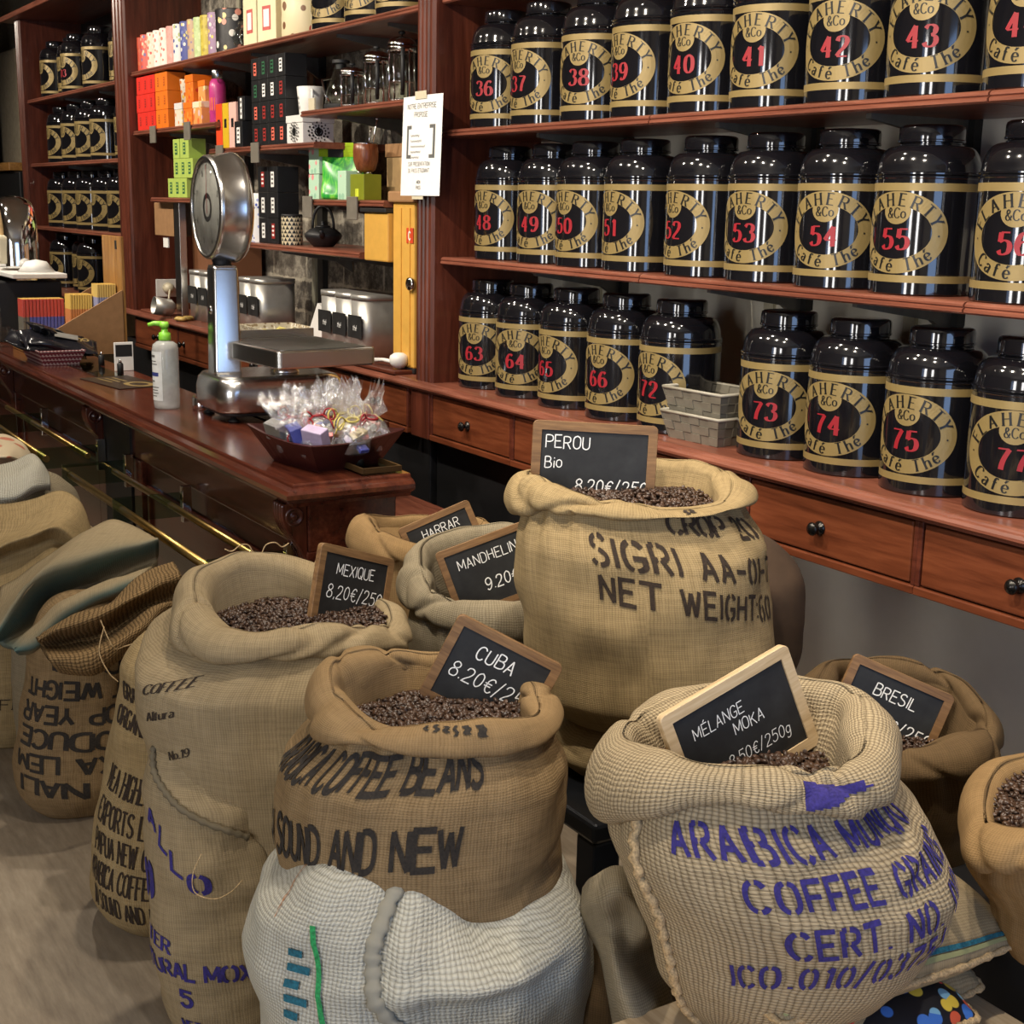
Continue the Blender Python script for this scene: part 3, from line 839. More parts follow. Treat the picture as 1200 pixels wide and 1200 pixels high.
# ------------------------------------------------------------------ serving counter
KY, KX, KT = 1.35, -3.245, 0.905
SCN = thing('serving_counter', 'dark mahogany serving counter with glossy moulded top, running in from the left', 'counter', (KX, KY, 0))
L = 6.3
def moulding(outl, x_end, depth, xa=-L):
    """outline (offset outwards, z) swept round the front and the right end"""
    mb = MB()
    k = len(outl)
    vs = []
    for (o_, z) in outl: vs.append((xa, -o_, z))
    for (o_, z) in outl: vs.append((x_end + o_, -o_, z))
    for (o_, z) in outl: vs.append((x_end + o_, depth, z))
    fs = []
    for s_ in range(2):
        for i in range(k - 1):
            fs.append([s_ * k + i, s_ * k + i + 1, (s_ + 1) * k + i + 1, (s_ + 1) * k + i][::-1])
    mb.add(vs, fs)
    return mb
CD = 0.352
mb = moulding([(-0.05, KT), (-0.012, KT), (-0.008, KT - 0.004), (-0.006, KT - 0.010), (0.0, KT - 0.012), (0.012, KT - 0.016), (0.020, KT - 0.024), (0.020, KT - 0.036), (0.012, KT - 0.044), (0.0, KT - 0.048), (-0.006, KT - 0.052), (-0.010, KT - 0.062), (-0.06, KT - 0.062)], 0, CD)
mb.box(-L, -0.05, 0.05, CD, KT - 0.05, KT, 0)
mb.box(-1.42, -0.85, CD - 0.02, CD + 0.36, KT - 0.04, KT, 0, 0.003)
obj('top', mb, [M['counter_woodX']], SCN)
mb = MB()
mb.box(-L, -0.07, 0.085, CD - 0.02, 0.0, KT - 0.06, 0)
mb.box(-L, -0.055, 0.072, CD - 0.02, KT - 0.20, KT - 0.06, 0, 0.004)
mb.box(-L, -0.055, 0.06, CD - 0.02, 0.0, 0.12, 0, 0.006)
for xp in (-0.075, -1.55, -2.02, -3.55, -5.05):
    mb.box(xp - 0.075, xp + 0.02, 0.066, 0.12, 0.12, KT - 0.20, 0, 0.004)
for a, b in ((-1.50, -0.17), (-3.45, -2.12), (-4.95, -3.65)):   # raised panel frames
    for zz0, zz1 in ((0.60, 0.625), (0.2, 0.225)):
        mb.box(a, b, 0.074, 0.09, zz0, zz1, 0, 0.006)
    for xx in (a, b - 0.025):
        mb.box(xx, xx + 0.025, 0.074, 0.09, 0.2, 0.625, 0, 0.006)
obj('body', mb, [M['counter_woodX']], SCN)
mb = MB().box(-1.99, -1.59, 0.10, 0.3, 0.02, KT - 0.07, 0)
obj('recess', MB().box(-1.985, -1.645, 0.062, 0.0725, 0.02, KT - 0.07), [M['void']], SCN)
def corbel(x):
    mb = MB()
    T = Matrix(((0, 0, 1, x), (-1, 0, 0, 0.07), (0, 1, 0, KT - 0.065), (0, 0, 0, 1)))
    pts = []
    for i in range(25):
        q = i / 24
        pts.append((0.062 * (1 - q) + 0.012 * math.sin(q * 2 * PI), -0.20 * q))
    outl = [(0, 0)] + pts + [(0, -0.20)]
    mb.prism(outl, -0.035, 0.035, 0, T)
    for kx in (-0.026, -0.009, 0.009, 0.026):
        mb.tube([(x + kx, 0.07 - a - 0.001, KT - 0.065 + b) for a, b in pts], 0.007, 8)
    for sx_ in (-0.036, 0.036):
        mb.lathe([(0.0, 0.004), (0.008, 0.004), (0.010, 0.0), (0.018, 0.0), (0.020, 0.004), (0.026, 0.002), (0.027, -0.004)], 20, 0, True, (0, 0, 0), None, Matrix.Translation((x + sx_, 0.035, KT - 0.10)) @ Matrix.Rotation(PI / 2 if sx_ > 0 else -PI / 2, 4, 'Y'))
    return obj('corbel', mb, [M['counter_woodZ']], SCN)
corbel(-0.10); corbel(-2.03); corbel(-3.6)

# brass rails on glass brackets
def brass_rail(xa, xb, plates, label):
    rl = thing('brass_rail', label, 'rail', ((xa + xb) / 2, 1.187, 0.662), group='brass rails along the counter front')
    c = (xa + xb) / 2
    obj('bar', MB().tube([(xa - c, 0, 0), (xb - c, 0, 0)], 0.013, 14), [M['brass']], rl)
    obj('bar', MB().tube([(xa - c, 0.155, 0), (xb - c, 0.155, 0)], 0.011, 14), [M['brass']], rl)
    for p in plates:
        g = obj('glass_plate', MB().box(p - c - 0.006, p - c + 0.006, -0.03, 0.205, -0.04, 0.04, 0, 0.002), [M['green_glass']], rl)
        obj('clamp', MB().box(p - c - 0.012, p - c + 0.012, 0.19, 0.222, -0.06, 0.06, 0, 0.003), [M['chrome']], rl)
brass_rail(-4.858, -3.345, (-4.85, -4.22, -3.36), 'brass double rail on glass brackets in front of the counter end')
brass_rail(-6.6, -5.20, (-6.1, -5.21), 'brass double rail farther left, above the folded white weave sack')
# ------------------------------------------------------------------ black tea tins
TR, TH = 0.116, 0.37
def tin_body_mesh():
    R = TR
    prof = [(0, 0), (R - 0.004, 0), (R, 0.003), (R, 0.028), (R, 0.044), (R, 0.226), (R, 0.243), (R, 0.252), (R + 0.002, 0.254), (R + 0.002, 0.257), (R - 0.001, 0.259), (R + 0.002, 0.262), (R + 0.002, 0.265), (R - 0.002, 0.267)]
    mats = [0] * (len(prof) - 1)
    mats[3] = 1; mats[5] = 1
    for i in range(1, 12):
        a = i / 11 * PI / 2 * 0.86
        prof.append((0.072 + (R - 0.003 - 0.072) * (math.cos(a) ** 0.8), 0.267 + 0.058 * math.sin(a)))
        mats.append(0)
    prof += [(0.070, 0.3255), (0.070, 0.3275), (0.0665, 0.329), (0.0665, 0.333)]
    mats += [0] * 4
    return MB().lathe(prof, 56, 0, True, mats=mats).mesh('body', [M['black_enamel'], M['gold']])
def tin_lid_mesh():
    prof = [(0.060, 0.331), (0.0715, 0.331), (0.0735, 0.333), (0.0735, 0.336), (0.072, 0.338), (0.072, 0.360), (0.070, 0.366), (0.064, 0.3695), (0.05, 0.3705), (0, 0.3705)]
    return MB().lathe(prof, 48).mesh('lid', [M['black_enamel']])
TIN_BODY, TIN_LID = tin_body_mesh(), tin_lid_mesh()
def smooth_sharp(me, ang=0.6):
    bm = bmesh.new(); bm.from_mesh(me)
    for e in bm.edges:
        if len(e.link_faces) == 2:
            e.smooth = e.calc_face_angle(0) < ang
    bm.to_mesh(me); bm.free()
smooth_sharp(TIN_BODY, 0.5); smooth_sharp(TIN_LID, 0.5)

def tin_label_mesh(num):
    mb = MB()
    zc = 0.136
    def on(eps):
        return lambda x, y: ((TR + eps) * math.cos(x / TR), (TR + eps) * math.sin(x / TR), zc + y)
    # ring
    n = 72
    ao, bo, ai, bi = 0.116, 0.089, 0.081, 0.057
    vs = []; fs = []
    f0 = on(0.0007)
    for i in range(n):
        a = 2 * PI * i / n
        for q in range(4):
            k = q / 3
            vs.append(f0((ao + (ai - ao) * k) * math.cos(a), (bo + (bi - bo) * k) * math.sin(a)))
    for i in range(n):
        j = (i + 1) % n
        for q in range(3):
            fs.append([i * 4 + q, j * 4 + q, j * 4 + q + 1, i * 4 + q + 1])
    mb.add(vs, fs, 0)
    # medallion
    vs = [on(0.0009)(0, 0.047)]; fs = []
    for r in (0.011, 0.022, 0.033):
        for i in range(28):
            a = 2 * PI * i / 28
            vs.append(on(0.0009)(r * math.cos(a), 0.047 + r * 0.88 * math.sin(a)))
    for i in range(28):
        j = (i + 1) % 28
        fs.append([0, 1 + i, 1 + j])
        for q in range(2):
            fs.append([1 + q * 28 + i, 1 + (q + 1) * 28 + i, 1 + (q + 1) * 28 + j, 1 + q * 28 + j])
    mb.add(vs, fs, 0)
    ink = on(0.0014)
    put_text(mb, arc_text('FLAHERTY', 0.026, 0.096, 0.0715, 90, 158, wgt=(1.9, 0.7)), ink, 1)
    put_text(mb, arc_text('Café Thé', 0.026, 0.096, 0.0715, 270, 112, wgt=(1.9, 0.7), bottom=True), ink, 1)
    t2, wd = text2d('&Co', 0.021, 'serif', (1.6, 0.7), 1.0, align='c')
    put_text(mb, (t2, wd), lambda a, b: ink(a, b + 0.032), 1)
    for sx_ in (-1, 1):
        mb.add([ink(sx_ * 0.096 + 0.0022 * math.cos(k * PI / 4), -0.006 + 0.0022 * math.sin(k * PI / 4)) for k in range(8)], [list(range(8))], 1)
    if num:
        t2, wd = text2d(num, 0.044, 'serif', (2.6, 0.75), 1.0, gap=3.0, align='c')
        put_text(mb, (t2, wd), lambda a, b: ink(a, b - 0.036), 2)
    return mb.mesh('label', [M['gold'], M['black_print'], M['red_print']])
LABELS = {}
def tea_tin(x, y, z, ang, num, label, group):
    if num not in LABELS:
        LABELS[num] = tin_label_mesh(num)
    c = thing('tea_tin', label, 'tea tin', (x, y, z), (0, 0, math.radians(ang)), group)
    obj('body', TIN_BODY, None, c)
    obj('lid', TIN_LID, None, c)
    o = obj('label', LABELS[num], None, c)
    o['label'] = 'gold oval ring label' + (' with red number' if num else '')
    return c
TY = 2.345 + TR
ROW1 = [(36, -4.04, -69), (37, -3.786, -85), (38, -3.502, -68), (39, -3.245, -90), (40, -2.981, -81), (41, -2.728, -74), (42, -2.456, -71), (43, -2.2, -70), (44, -1.929, -75)]
ROW2 = [(48, -4.02, -81), (49, -3.75, -75), (50, -3.508, -86), (51, -3.260, -92), (52, -2.967, -94), (53, -2.713, -79), (54, -2.455, -69), (55, -2.205, -80), (56, -1.914, -69)]
ROW3 = [(63, -4.098, -64), (64, -3.850, -58), (65, -3.587, -87), (66, -3.322, -79), (72, -3.06, -86), (73, -2.625, -68), (74, -2.376, -78), (75, -2.126, -82), (77, -1.882, -62)]
for row, z, gname, where in ((ROW1, Z1 + 0.0005, 'tins on the upper shelf of the right shelving', 'on the upper right shelf'), (ROW2, Z2 + 0.0005, 'tins on the middle shelf of the right shelving', 'on the middle right shelf'), (ROW3, 1.0045, 'tins on the worktop of the right shelving', 'on the right worktop')):
    for num, x, a in row:
        tea_tin(x, TY if num not in (48, 49) else TY + 0.012, z, a, str(num), 'black tea tin with gold label and red number %d %s' % (num, where), gname)
# far left bookcase
ORD = ('first', 'second', 'third', 'fourth', 'fifth', 'sixth', 'seventh', 'eighth', 'ninth', 'tenth', 'eleventh', 'twelfth')
import itertools
def left_row(xs, z, where, nums=(), ys=None):
    for i, x in enumerate(xs):
        y = TY + 0.02 + (ys[i] if ys else 0)
        tea_tin(x, y, z + 0.0005, -80 + (i * 37 % 11) - 5, nums[i] if i < len(nums) else '', 'black tea tin, %s from left on %s of the far left bookcase' % (ORD[i], where), 'tins in the far left bookcase')
left_row([-9.92, -9.62, -9.37, -8.86, -8.45, -8.19], LZ[0], 'the top shelf', ('', '', '03'), (0, 0.04, 0, 0, 0.05, 0))
left_row([-9.82, -9.45, -9.10, -8.75, -8.40, -8.13], LZ[1], 'the second shelf', ('', '', '', '', '', '5'), (0, 0, 0, 0, 0.05, 0))
left_row([-9.90, -9.50, -9.16, -8.78, -8.44, -8.12], LZ[2], 'the third shelf')
left_row([-9.92, -9.52, -9.20, -8.62, -8.34], 1.0045, 'the worktop', (), (0, 0.05, 0, 0.05, 0.03))
for k, x in enumerate((-5.375, -5.06, -4.79)):
    tea_tin(x, TY + 0.02, 2.2935, (-66, -70, -75)[k], '', 'black gold-banded tea tin on the top middle shelf, %s of three' % ('leftmost', 'middle', 'rightmost')[k], 'tins on the top middle shelf')

# ------------------------------------------------------------------ goods on the middle shelving
def pattern(name, base, dots, scale=40):
    t = NT(name)
    vor = t.n('ShaderNodeTexVoronoi'); vor.inputs['Scale'].default_value = scale
    t.l(t.coords(), vor.inputs['Vector'])
    f = t.ramp(vor.outputs['Distance'], [(0.0, (1, 1, 1, 1)), (0.38, (1, 1, 1, 1)), (0.42, (0, 0, 0, 1)), (1, (0, 0, 0, 1))])
    sepc = t.n('ShaderNodeSeparateColor'); t.l(vor.outputs['Color'], sepc.inputs[0])
    k = len(dots)
    cr = t.ramp(sepc.outputs[0], [((i + 0.01) / k, d) for i, d in enumerate(dots)])
    for nd in t.t.nodes:
        if nd.type == 'VALTORGB' and nd.outputs[0] == cr:
            nd.color_ramp.interpolation = 'CONSTANT'
    return t.set(color=t.mix(f, base, cr), rough=0.45)
WHT = (0.75, 0.72, 0.66, 1)
CAD = [
 (-7.875, .042, .178, srgb(238, 226, 214), [srgb(214, 70, 70), srgb(240, 190, 170), WHT], 'white paper tea caddy with red flowers, leftmost on the top shelf'),
 (-7.785, .046, .182, srgb(226, 84, 44), [srgb(232, 110, 60), srgb(220, 74, 40)], 'plain orange tea caddy, second on the top shelf'),
 (-7.668, .054, .187, srgb(216, 92, 78), [srgb(120, 100, 150), srgb(236, 150, 120), srgb(230, 200, 170)], 'red and lilac flowered tea caddy on the top shelf'),
 (-7.555, .050, .188, srgb(240, 210, 190), [srgb(214, 60, 50), WHT, srgb(240, 160, 120)], 'pale peach tea caddy with red blossom on the top shelf'),
 (-7.448, .050, .189, srgb(246, 232, 220), [srgb(236, 170, 150), WHT, srgb(220, 120, 110)], 'cream tea caddy with pink blossom on the top shelf'),
 (-7.338, .050, .190, srgb(244, 226, 216), [srgb(226, 110, 100), WHT, srgb(190, 120, 90)], 'white and rose flowered tea caddy on the top shelf'),
 (-7.228, .044, .190, srgb(222, 160, 150), [srgb(232, 176, 164), srgb(214, 150, 140)], 'plain pink tea caddy on the top shelf'),
 (-7.125, .050, .190, srgb(226, 226, 222), [srgb(60, 74, 150), srgb(180, 190, 120), WHT], 'white tea caddy with blue flowers on the top shelf'),
 (-7.012, .052, .192, srgb(70, 78, 150), [WHT, srgb(214, 200, 130), srgb(110, 120, 180)], 'blue tea caddy with white flowers on the top shelf'),
 (-6.905, .048, .192, srgb(190, 160, 130), [srgb(120, 110, 150), srgb(230, 200, 120), srgb(210, 150, 120)], 'beige and mauve patterned tea caddy on the top shelf'),
 (-6.808, .042, .192, srgb(190, 208, 150), [srgb(206, 220, 170), srgb(176, 196, 136)], 'pale green tea caddy on the top shelf'),
 (-6.712, .046, .192, srgb(196, 178, 60), [srgb(214, 198, 90), srgb(170, 150, 50)], 'mustard yellow tea caddy on the top shelf'),
 (-6.606, .050, .194, srgb(160, 130, 160), [srgb(220, 200, 90), srgb(190, 160, 190), WHT], 'lilac and yellow flowered tea caddy on the top shelf'),
]
for x, r, h, base, dots, lab in CAD:
    c = thing('tea_caddy', lab, 'tea caddy', (x, 2.345 + r + 0.02, 2.2935), group='paper-covered tea caddies on the top middle shelf')
    m_ = pattern('washi_paper', base, dots, 42)
    obj('body', MB().lathe([(0, 0), (r - .001, 0), (r, .001), (r, h * .68), (0, h * .68)], 28), [m_], c)
    o = obj('lid', MB().lathe([(0, h * .681), (r + .0012, h * .681), (r + .0012, h - .002), (r - .001, h), (0, h)], 28), [m_], c)
    smooth_sharp(o.data); smooth_sharp(c.children[0].data)
c = thing('storage_tin', 'large round black tin with bright flowers on the top shelf', 'tin', (-6.455, 2.345 + .105, 2.2935))
fm = pattern('black_floral', srgb(28, 26, 28), [WHT, srgb(226, 150, 130), srgb(236, 214, 150), srgb(40, 36, 38)], 26)
obj('body', MB().lathe([(0, 0), (.096, 0), (.098, .002), (.098, .15), (0, .15)], 36), [fm], c)
obj('lid', MB().lathe([(0, .151), (.0995, .151), (.0995, .19), (.096, .1935), (0, .194)], 36), [fm], c)
for q in c.children: smooth_sharp(q.data)

def lathe_thing(name, label, cat, loc, parts, group=None):
    c = thing(name, label, cat, loc, group=group)
    for pn, prof, mat in parts:
        o = obj(pn, MB().lathe(prof, 32), [mat], c)
        smooth_sharp(o.data, 0.7)
    return c
tp = lathe_thing('glass_teapot', 'small round glass teapot beside the floral tin on the top shelf', 'teapot', (-6.265, 2.345 + .085, 2.2935), [
    ('body', [(0, 0), (.04, 0), (.062, .02), (.072, .05), (.062, .085), (.042, .105), (.042, .11), (.0395, .108), (.0595, .083), (.0695, .05), (.06, .022), (.038, .003), (0, .003)], M['glass']),
    ('lid', [(0, .111), (.045, .111), (.04, .122), (.012, .13), (.009, .14), (.013, .147), (.008, .153), (0, .154)], M['chrome'])])
obj('spout', MB().tube([(.06, -.01, .04), (.085, -.02, .06), (.10, -.025, .095)], [.016, .011, .008], 10), [M['glass']], tp)
obj('handle', MB().tube([(-.045, 0, .10), (-.085, 0, .10), (-.10, 0, .065), (-.075, 0, .03)], .006, 8), [M['chrome']], tp)

# tall pale boxes, paper bag
M['ivory_box'] = plain('ivory_card', srgb(226, 214, 176), 0.6, var=.04)
M['red_frame'] = plain('dusty_red_print', srgb(190, 90, 84), 0.6)
for k, (x, y, rz, lab) in enumerate([(-6.06, 2.41, 0, 'tall ivory gift box with red square labels on the top shelf, left one'), (-5.895, 2.42, 8, 'tall ivory gift box with red labels on the top shelf, leaning right one')]):
    c = thing('gift_box', lab, 'box', (x, y, 2.2935), (0, 0, math.radians(rz)), 'ivory gift boxes')
    obj('box', MB().box(-.078, .078, -.05, .06, 0, .34, 0, .002), [M['ivory_box']], c)
    mb = MB()
    for zz in (.05, .20):
        mb.box(-.035, .035, -.0512, -.05, zz, zz + .10, 0).box(-.024, .024, -.0518, -.051, zz + .014, zz + .086, 1)
    obj('label', mb, [M['red_frame'], M['paper']], c)
c = thing('paper_canister', 'tall cream canister printed with small brown coffee motifs on the top shelf', 'canister', (-5.655, 2.345 + .12, 2.2935))
obj('body', MB().lathe([(0, 0), (.112, 0), (.113, .002), (.113, .36), (0, .36)], 36), [pattern('motif_cream', srgb(222, 208, 168), [srgb(120, 84, 56), srgb(170, 66, 56), srgb(222, 208, 168), srgb(222, 208, 168)], 20)], c)

# small carton with a printed label on the front
def carton(x0, x1, z0, z1, col, lab, lbl=None, depth=.11, y0=2.352, group=None, name='tea_box', rz=0, lblcol=None, cap=None):
    cx = (x0 + x1) / 2
    c = thing(name, lab, 'box', (cx, y0 + depth / 2, z0), (0, 0, math.radians(rz)), group)
    hw = (x1 - x0) / 2 - .0012
    H = z1 - z0 - .0012
    obj('carton', MB().box(-hw, hw, -depth / 2, depth / 2, 0, H, 0, .0015), [col], c)
    if lbl:
        mb = MB()
        lw, lh, zc, ink = lbl
        mb.box(-lw / 2, lw / 2, -depth / 2 - .0008, -depth / 2, zc * H - lh / 2, zc * H + lh / 2, 0)
        if ink:
            for q in range(3):
                zz = zc * H - lh / 2 + lh * (.18 + .28 * q)
                mb.box(-lw * .3, lw * .3, -depth / 2 - .0014, -depth / 2 - .0008, zz, zz + lh * .13, 1)
        o = obj('label', mb, [lblcol or M['paper'], ink or M['black']], c)
    return c
RED = plain('red_card', srgb(222, 46, 34), .45, var=.04)
ORA = plain('orange_card', srgb(232, 118, 24), .45, var=.04)
LIM = plain('lime_card', srgb(172, 196, 92), .5, var=.04)
BLK = plain('black_card', (0.012, 0.012, 0.013, 1), .4)
DRED = plain('dark_red_label', srgb(150, 40, 36), .5)
SAL = plain('salmon_label', srgb(222, 104, 84), .5)
LGREEN = plain('dark_green_label', srgb(40, 92, 60), .5)
zs = MS['red'] + .0005
rows_r = [(-7.735, -7.63), (-7.63, -7.525), (-7.525, -7.42)]
VPOS = ('bottom', 'middle', 'upper'); HPOS = ('left', 'centre', 'right')
for r in range(3):
    for k, (a, b) in enumerate(rows_r):
        a2, b2 = (a - .01 * (r == 1) , b - .01 * (r == 1)) if r == 1 else (a, b)
        carton(a2, b2, zs + r * .093, zs + (r + 1) * .093, RED, 'small red tea box, %s of three in the %s row of the red stack' % (HPOS[k], VPOS[r]), (.022, .045, .5, RED), group='stacked red tea boxes', lblcol=DRED)
for r in range(3):
    for k, (a, b) in enumerate([(-7.41, -7.31), (-7.31, -7.21)]):
        carton(a, b, zs + r * .093, zs + (r + 1) * .093, ORA, 'small orange tea box, %s of two in the %s row of the orange stack' % (('left', 'right')[k], VPOS[r]), (.022, .045, .5, ORA), group='stacked orange tea boxes', depth=(.07, .08, .10)[r], lblcol=plain('rust_label', srgb(170, 80, 20), .5))
MOTIF = pattern('coloured_motif', srgb(228, 216, 196), [srgb(226, 120, 40), srgb(120, 90, 60), srgb(236, 200, 90), WHT], 46)
MOT2 = pattern('orange_motif', srgb(232, 120, 30), [srgb(206, 60, 40), srgb(232, 120, 30), srgb(240, 150, 60)], 40)
MOT3 = pattern('patchwork_motif', srgb(236, 160, 90), [srgb(244, 220, 160), srgb(226, 110, 50), srgb(236, 190, 190)], 26)
def lidded(x0, x1, z0, H, m1, m2, lab, y0=2.36):
    hw = (x1 - x0) / 2 - .002
    c = thing('gift_carton', lab, 'box', ((x0 + x1) / 2, y0 + hw, z0), group='patterned gift cartons')
    obj('box', MB().box(-hw, hw, -hw, hw, 0, H * .72, 0, .002), [m1], c)
    obj('lid', MB().box(-hw - .0015, hw + .0015, -hw - .0015, hw + .0015, H * .722, H, 0, .002), [m2], c)
lidded(-7.13, -7.01, zs, .115, MOTIF, M['white'], 'white patterned cube carton at the front of the orange shelf')
lidded(-6.99, -6.86, zs, .112, MOT2, ORA, 'orange patterned cube carton between white and patchwork cartons')
lidded(-6.85, -6.72, zs, .108, MOT3, pattern('patch_lid', srgb(244, 226, 190), [srgb(244, 200, 140), WHT], 22), 'patchwork cube carton next to the pink bottle')
mb = MB().lathe([(0, 0), (.038, 0), (.045, .11), (.046, .115), (.043, .115), (.036, .003), (0, .003)], 28)
tag(obj('patterned_cup', mb, [MOTIF], None, (-7.07, 2.42, zs + .116)), 'flowered white cup standing on the white patterned carton', 'cup')
lidded(-6.985, -6.865, zs + .113, .13, MOT2, ORA, 'orange floral box stacked on the orange carton', 2.37)
lidded(-6.835, -6.735, zs + .109, .10, MOT3, ORA, 'orange-lidded box stacked on the patchwork carton', 2.385)
c = lathe_thing('drink_bottle', 'magenta metal bottle with steel cap at the right of the orange shelf', 'bottle', (-6.655, 2.42, zs), [
    ('body', [(0, 0), (.038, 0), (.041, .004), (.041, .17), (.036, .195), (.026, .208), (0, .208)], plain('magenta_enamel', srgb(190, 60, 130), .3)),
    ('cap', [(0, .209), (.024, .209), (.026, .212), (.026, .246), (.024, .25), (0, .25)], M['steel'])])
obj('strap', MB().tube([(.02, 0, .245), (.045, -.02, .24), (.052, -.02, .215), (.042, -.01, .19)], .003, 8), [M['steel']], c)
obj('print', MB().add([(.0415 * math.cos(a), .0415 * math.sin(a), z) for z in (.06, .12) for a in (-1.5, -1.1, -.7)], [[0, 1, 4, 3], [1, 2, 5, 4]]), [ORA], c)
# slim tea boxes and the black wall of boxes
zs = MS['black'] + .0005
for x0, x1, colr, lab in ((-6.525, -6.44, srgb(226, 72, 28), 'slim orange-red tea box at the left end of the black box shelf'), (-6.435, -6.355, srgb(214, 176, 30), 'slim mustard tea box beside the orange-red one'), (-6.35, -6.255, srgb(232, 184, 170), 'slim pale pink tea box beside the mustard one')):
    carton(x0, x1, zs, zs + .205, plain('card', colr, .5, var=.03), lab, (.03, .04, .55, None), depth=.12, lblcol=BLK, y0=2.36)
carton(-6.24, -6.14, zs, zs + .115, BLK, 'black carton with pale label in front of the black box stack', (.04, .07, .45, M['grey_print']), y0=2.345, depth=.10)
carton(-6.23, -6.145, zs + .117, zs + .225, BLK, 'black carton set on the front black carton', (.022, .09, .5, M['grey_print']), y0=2.36, depth=.09)
lblk = [SAL, M['paper'], DRED, LGREEN]
PAT = [[2, 2, 0, 0], [0, 2, 2, 2], [3, 1, 1, 2], [0, 3, 3, 1]]
xsb = [-6.045, -5.947, -5.849, -5.751, -5.653]
for r in range(4):
    for k in range(4):
        carton(xsb[k], xsb[k + 1], zs + r * .0935, zs + (r + 1) * .0935, BLK, 'black tea box, %s from the left in the %s row of the tall black stack' % (ORD[k], ('bottom', 'second', 'third', 'top')[r]), (.032, .054, .5, M['black_print']), depth=.10, group='black tea boxes on the upper board', lblcol=lblk[PAT[r][k]], y0=2.355)
# white mug on lidded white box
c = thing('white_box', 'white lidded box with black ornament under the white mug', 'box', (-5.56, 2.425, zs))
obj('box', MB().box(-.085, .085, -.07, .07, 0, .082, 0, .002), [M['white']], c)
obj('lid', MB().box(-.088, .088, -.073, .073, .083, .113, 0, .002), [M['white']], c)
mb = MB()
rnd = random.Random(4)
for face in (0, 1):
    mb = MB()
    def fp(p, z): return (p, -.0737, z) if face == 0 else (.0887, p, z)
    for ring in range(3):
        for q in range(14):
            a = 2 * PI * q / 14 + ring * .2
            rr = .014 + .012 * ring
            px, pz = rr * 1.2 * math.cos(a), .046 + rr * math.sin(a)
            if .004 < pz < .108:
                s_ = .004 + .002 * rnd.random()
                mb.add([fp(px - s_, pz), fp(px, pz - s_), fp(px + s_, pz), fp(px, pz + s_)], [[0, 1, 2, 3]])
    mb.add([fp(-.012, .046), fp(0, .030), fp(.012, .046), fp(0, .072)], [[0, 1, 2, 3]])
    obj('ornament', mb, [M['black_print']], c)
c = thing('mug', 'tall white mug with black ornament on the white lidded box', 'mug', (-5.55, 2.425, zs + .1138))
obj('body', MB().lathe([(0, 0), (.045, 0), (.048, .004), (.058, .115), (.056, .117), (.045, .006), (0, .006)], 32), [M['white']], c)
obj('handle', MB().tube([(.055, -.02, .10), (.085, -.03, .098), (.095, -.034, .07), (.08, -.03, .04), (.052, -.02, .03)], .006, 8), [M['white']], c)
mb = MB()
for q in range(16):
    a = -1.9 - .5 + q * .06; zz = .03 + .02 * (q % 3)
    rr = .0485 + (zz / .115) * .0098 + .0006
    mb.add([(rr * math.cos(a + d) , rr * math.sin(a + d), zz + e) for d, e in ((-.04, 0), (0, -.009), (.04, 0), (0, .009))], [[0, 1, 2, 3]])
obj('ornament', mb, [M['black_print']], c)

# cafetieres
def cafetiere(x, y, r, H, lab, handle=1):
    c = thing('cafetiere', lab, 'cafetiere', (x, y, MS['press'] + .0005), (0, 0, math.radians(-25)), 'glass cafetieres')
    g = obj('beaker', MB().lathe([(0, .008), (r, .008), (r, H * .78), (r - .002, H * .78), (r - .002, .011), (0, .011)], 32), [M['glass']], c)
    mb = MB()
    mb.lathe([(0, 0), (r + .002, 0), (r + .002, .012), (r + .004, .014), (r, .016)], 32)
    mb.lathe([(r + .0015, H * .70), (r + .004, H * .70), (r + .004, H * .80), (r + .0015, H * .80)], 32)
    for k in range(4):
        a = k * PI / 2 + .5
        mb.tube([((r + .004) * math.cos(a), (r + .004) * math.sin(a), .01), ((r + .004) * math.cos(a), (r + .004) * math.sin(a), H * .72)], .004, 8)
    obj('frame', mb, [M['chrome']], c)
    obj('lid', MB().lathe([(r + .005, H * .79), (r + .006, H * .81), (r * .95, H * .87), (r * .6, H * .905), (.012, H * .915), (0, H * .915)], 32), [M['chrome']], c)
    obj('plunger', MB().tube([(0, 0, H * .3), (0, 0, H * .95)], .003, 8).lathe([(0, H * .29), (r * .9, H * .29), (r * .9, H * .31), (0, H * .31)], 24), [M['chrome']], c)
    obj('knob', MB().lathe([(0, H * .94), (.009, H * .945), (.014, H * .965), (.012, H * .985), (0, H)], 16), [M['black']], c)
    obj('handle', MB().tube([(r + .002, 0, H * .74), (r + .045, 0, H * .72), (r + .055, 0, H * .5), (r + .04, 0, H * .2), (r + .004, 0, H * .12)], .008, 8, flat=.6), [M['black']], c)
    obj('paper_tag', MB().box(-.02, .02, -r - .006, -r - .005, H * .25, H * .55, 0), [M['grey_print']], c)
    return c
cafetiere(-5.175, 2.44, .044, .175, 'small cafetiere with chrome dome lid, left of the row of cafetieres')
cafetiere(-4.975, 2.45, .046, .225, 'middle cafetiere of the row, price tag on its lid')
cafetiere(-4.765, 2.45, .050, .262, 'tallest cafetiere next to the fluted pillar')
c = lathe_thing('glass_carafe', 'conical glass carafe with black base left of the cafetieres', 'carafe', (-5.345, 2.47, MS['press'] + .0005), [
    ('body', [(0, .028), (.066, .028), (.062, .07), (.035, .15), (.026, .18), (.024, .18), (.033, .15), (.060, .07), (.063, .031), (0, .031)], M['glass']),
    ('base', [(0, 0), (.068, 0), (.07, .004), (.07, .026), (0, .027)], M['black']),
    ('stopper', [(0, .165), (.022, .165), (.022, .185), (.036, .188), (.036, .20), (0, .205)], M['black'])])
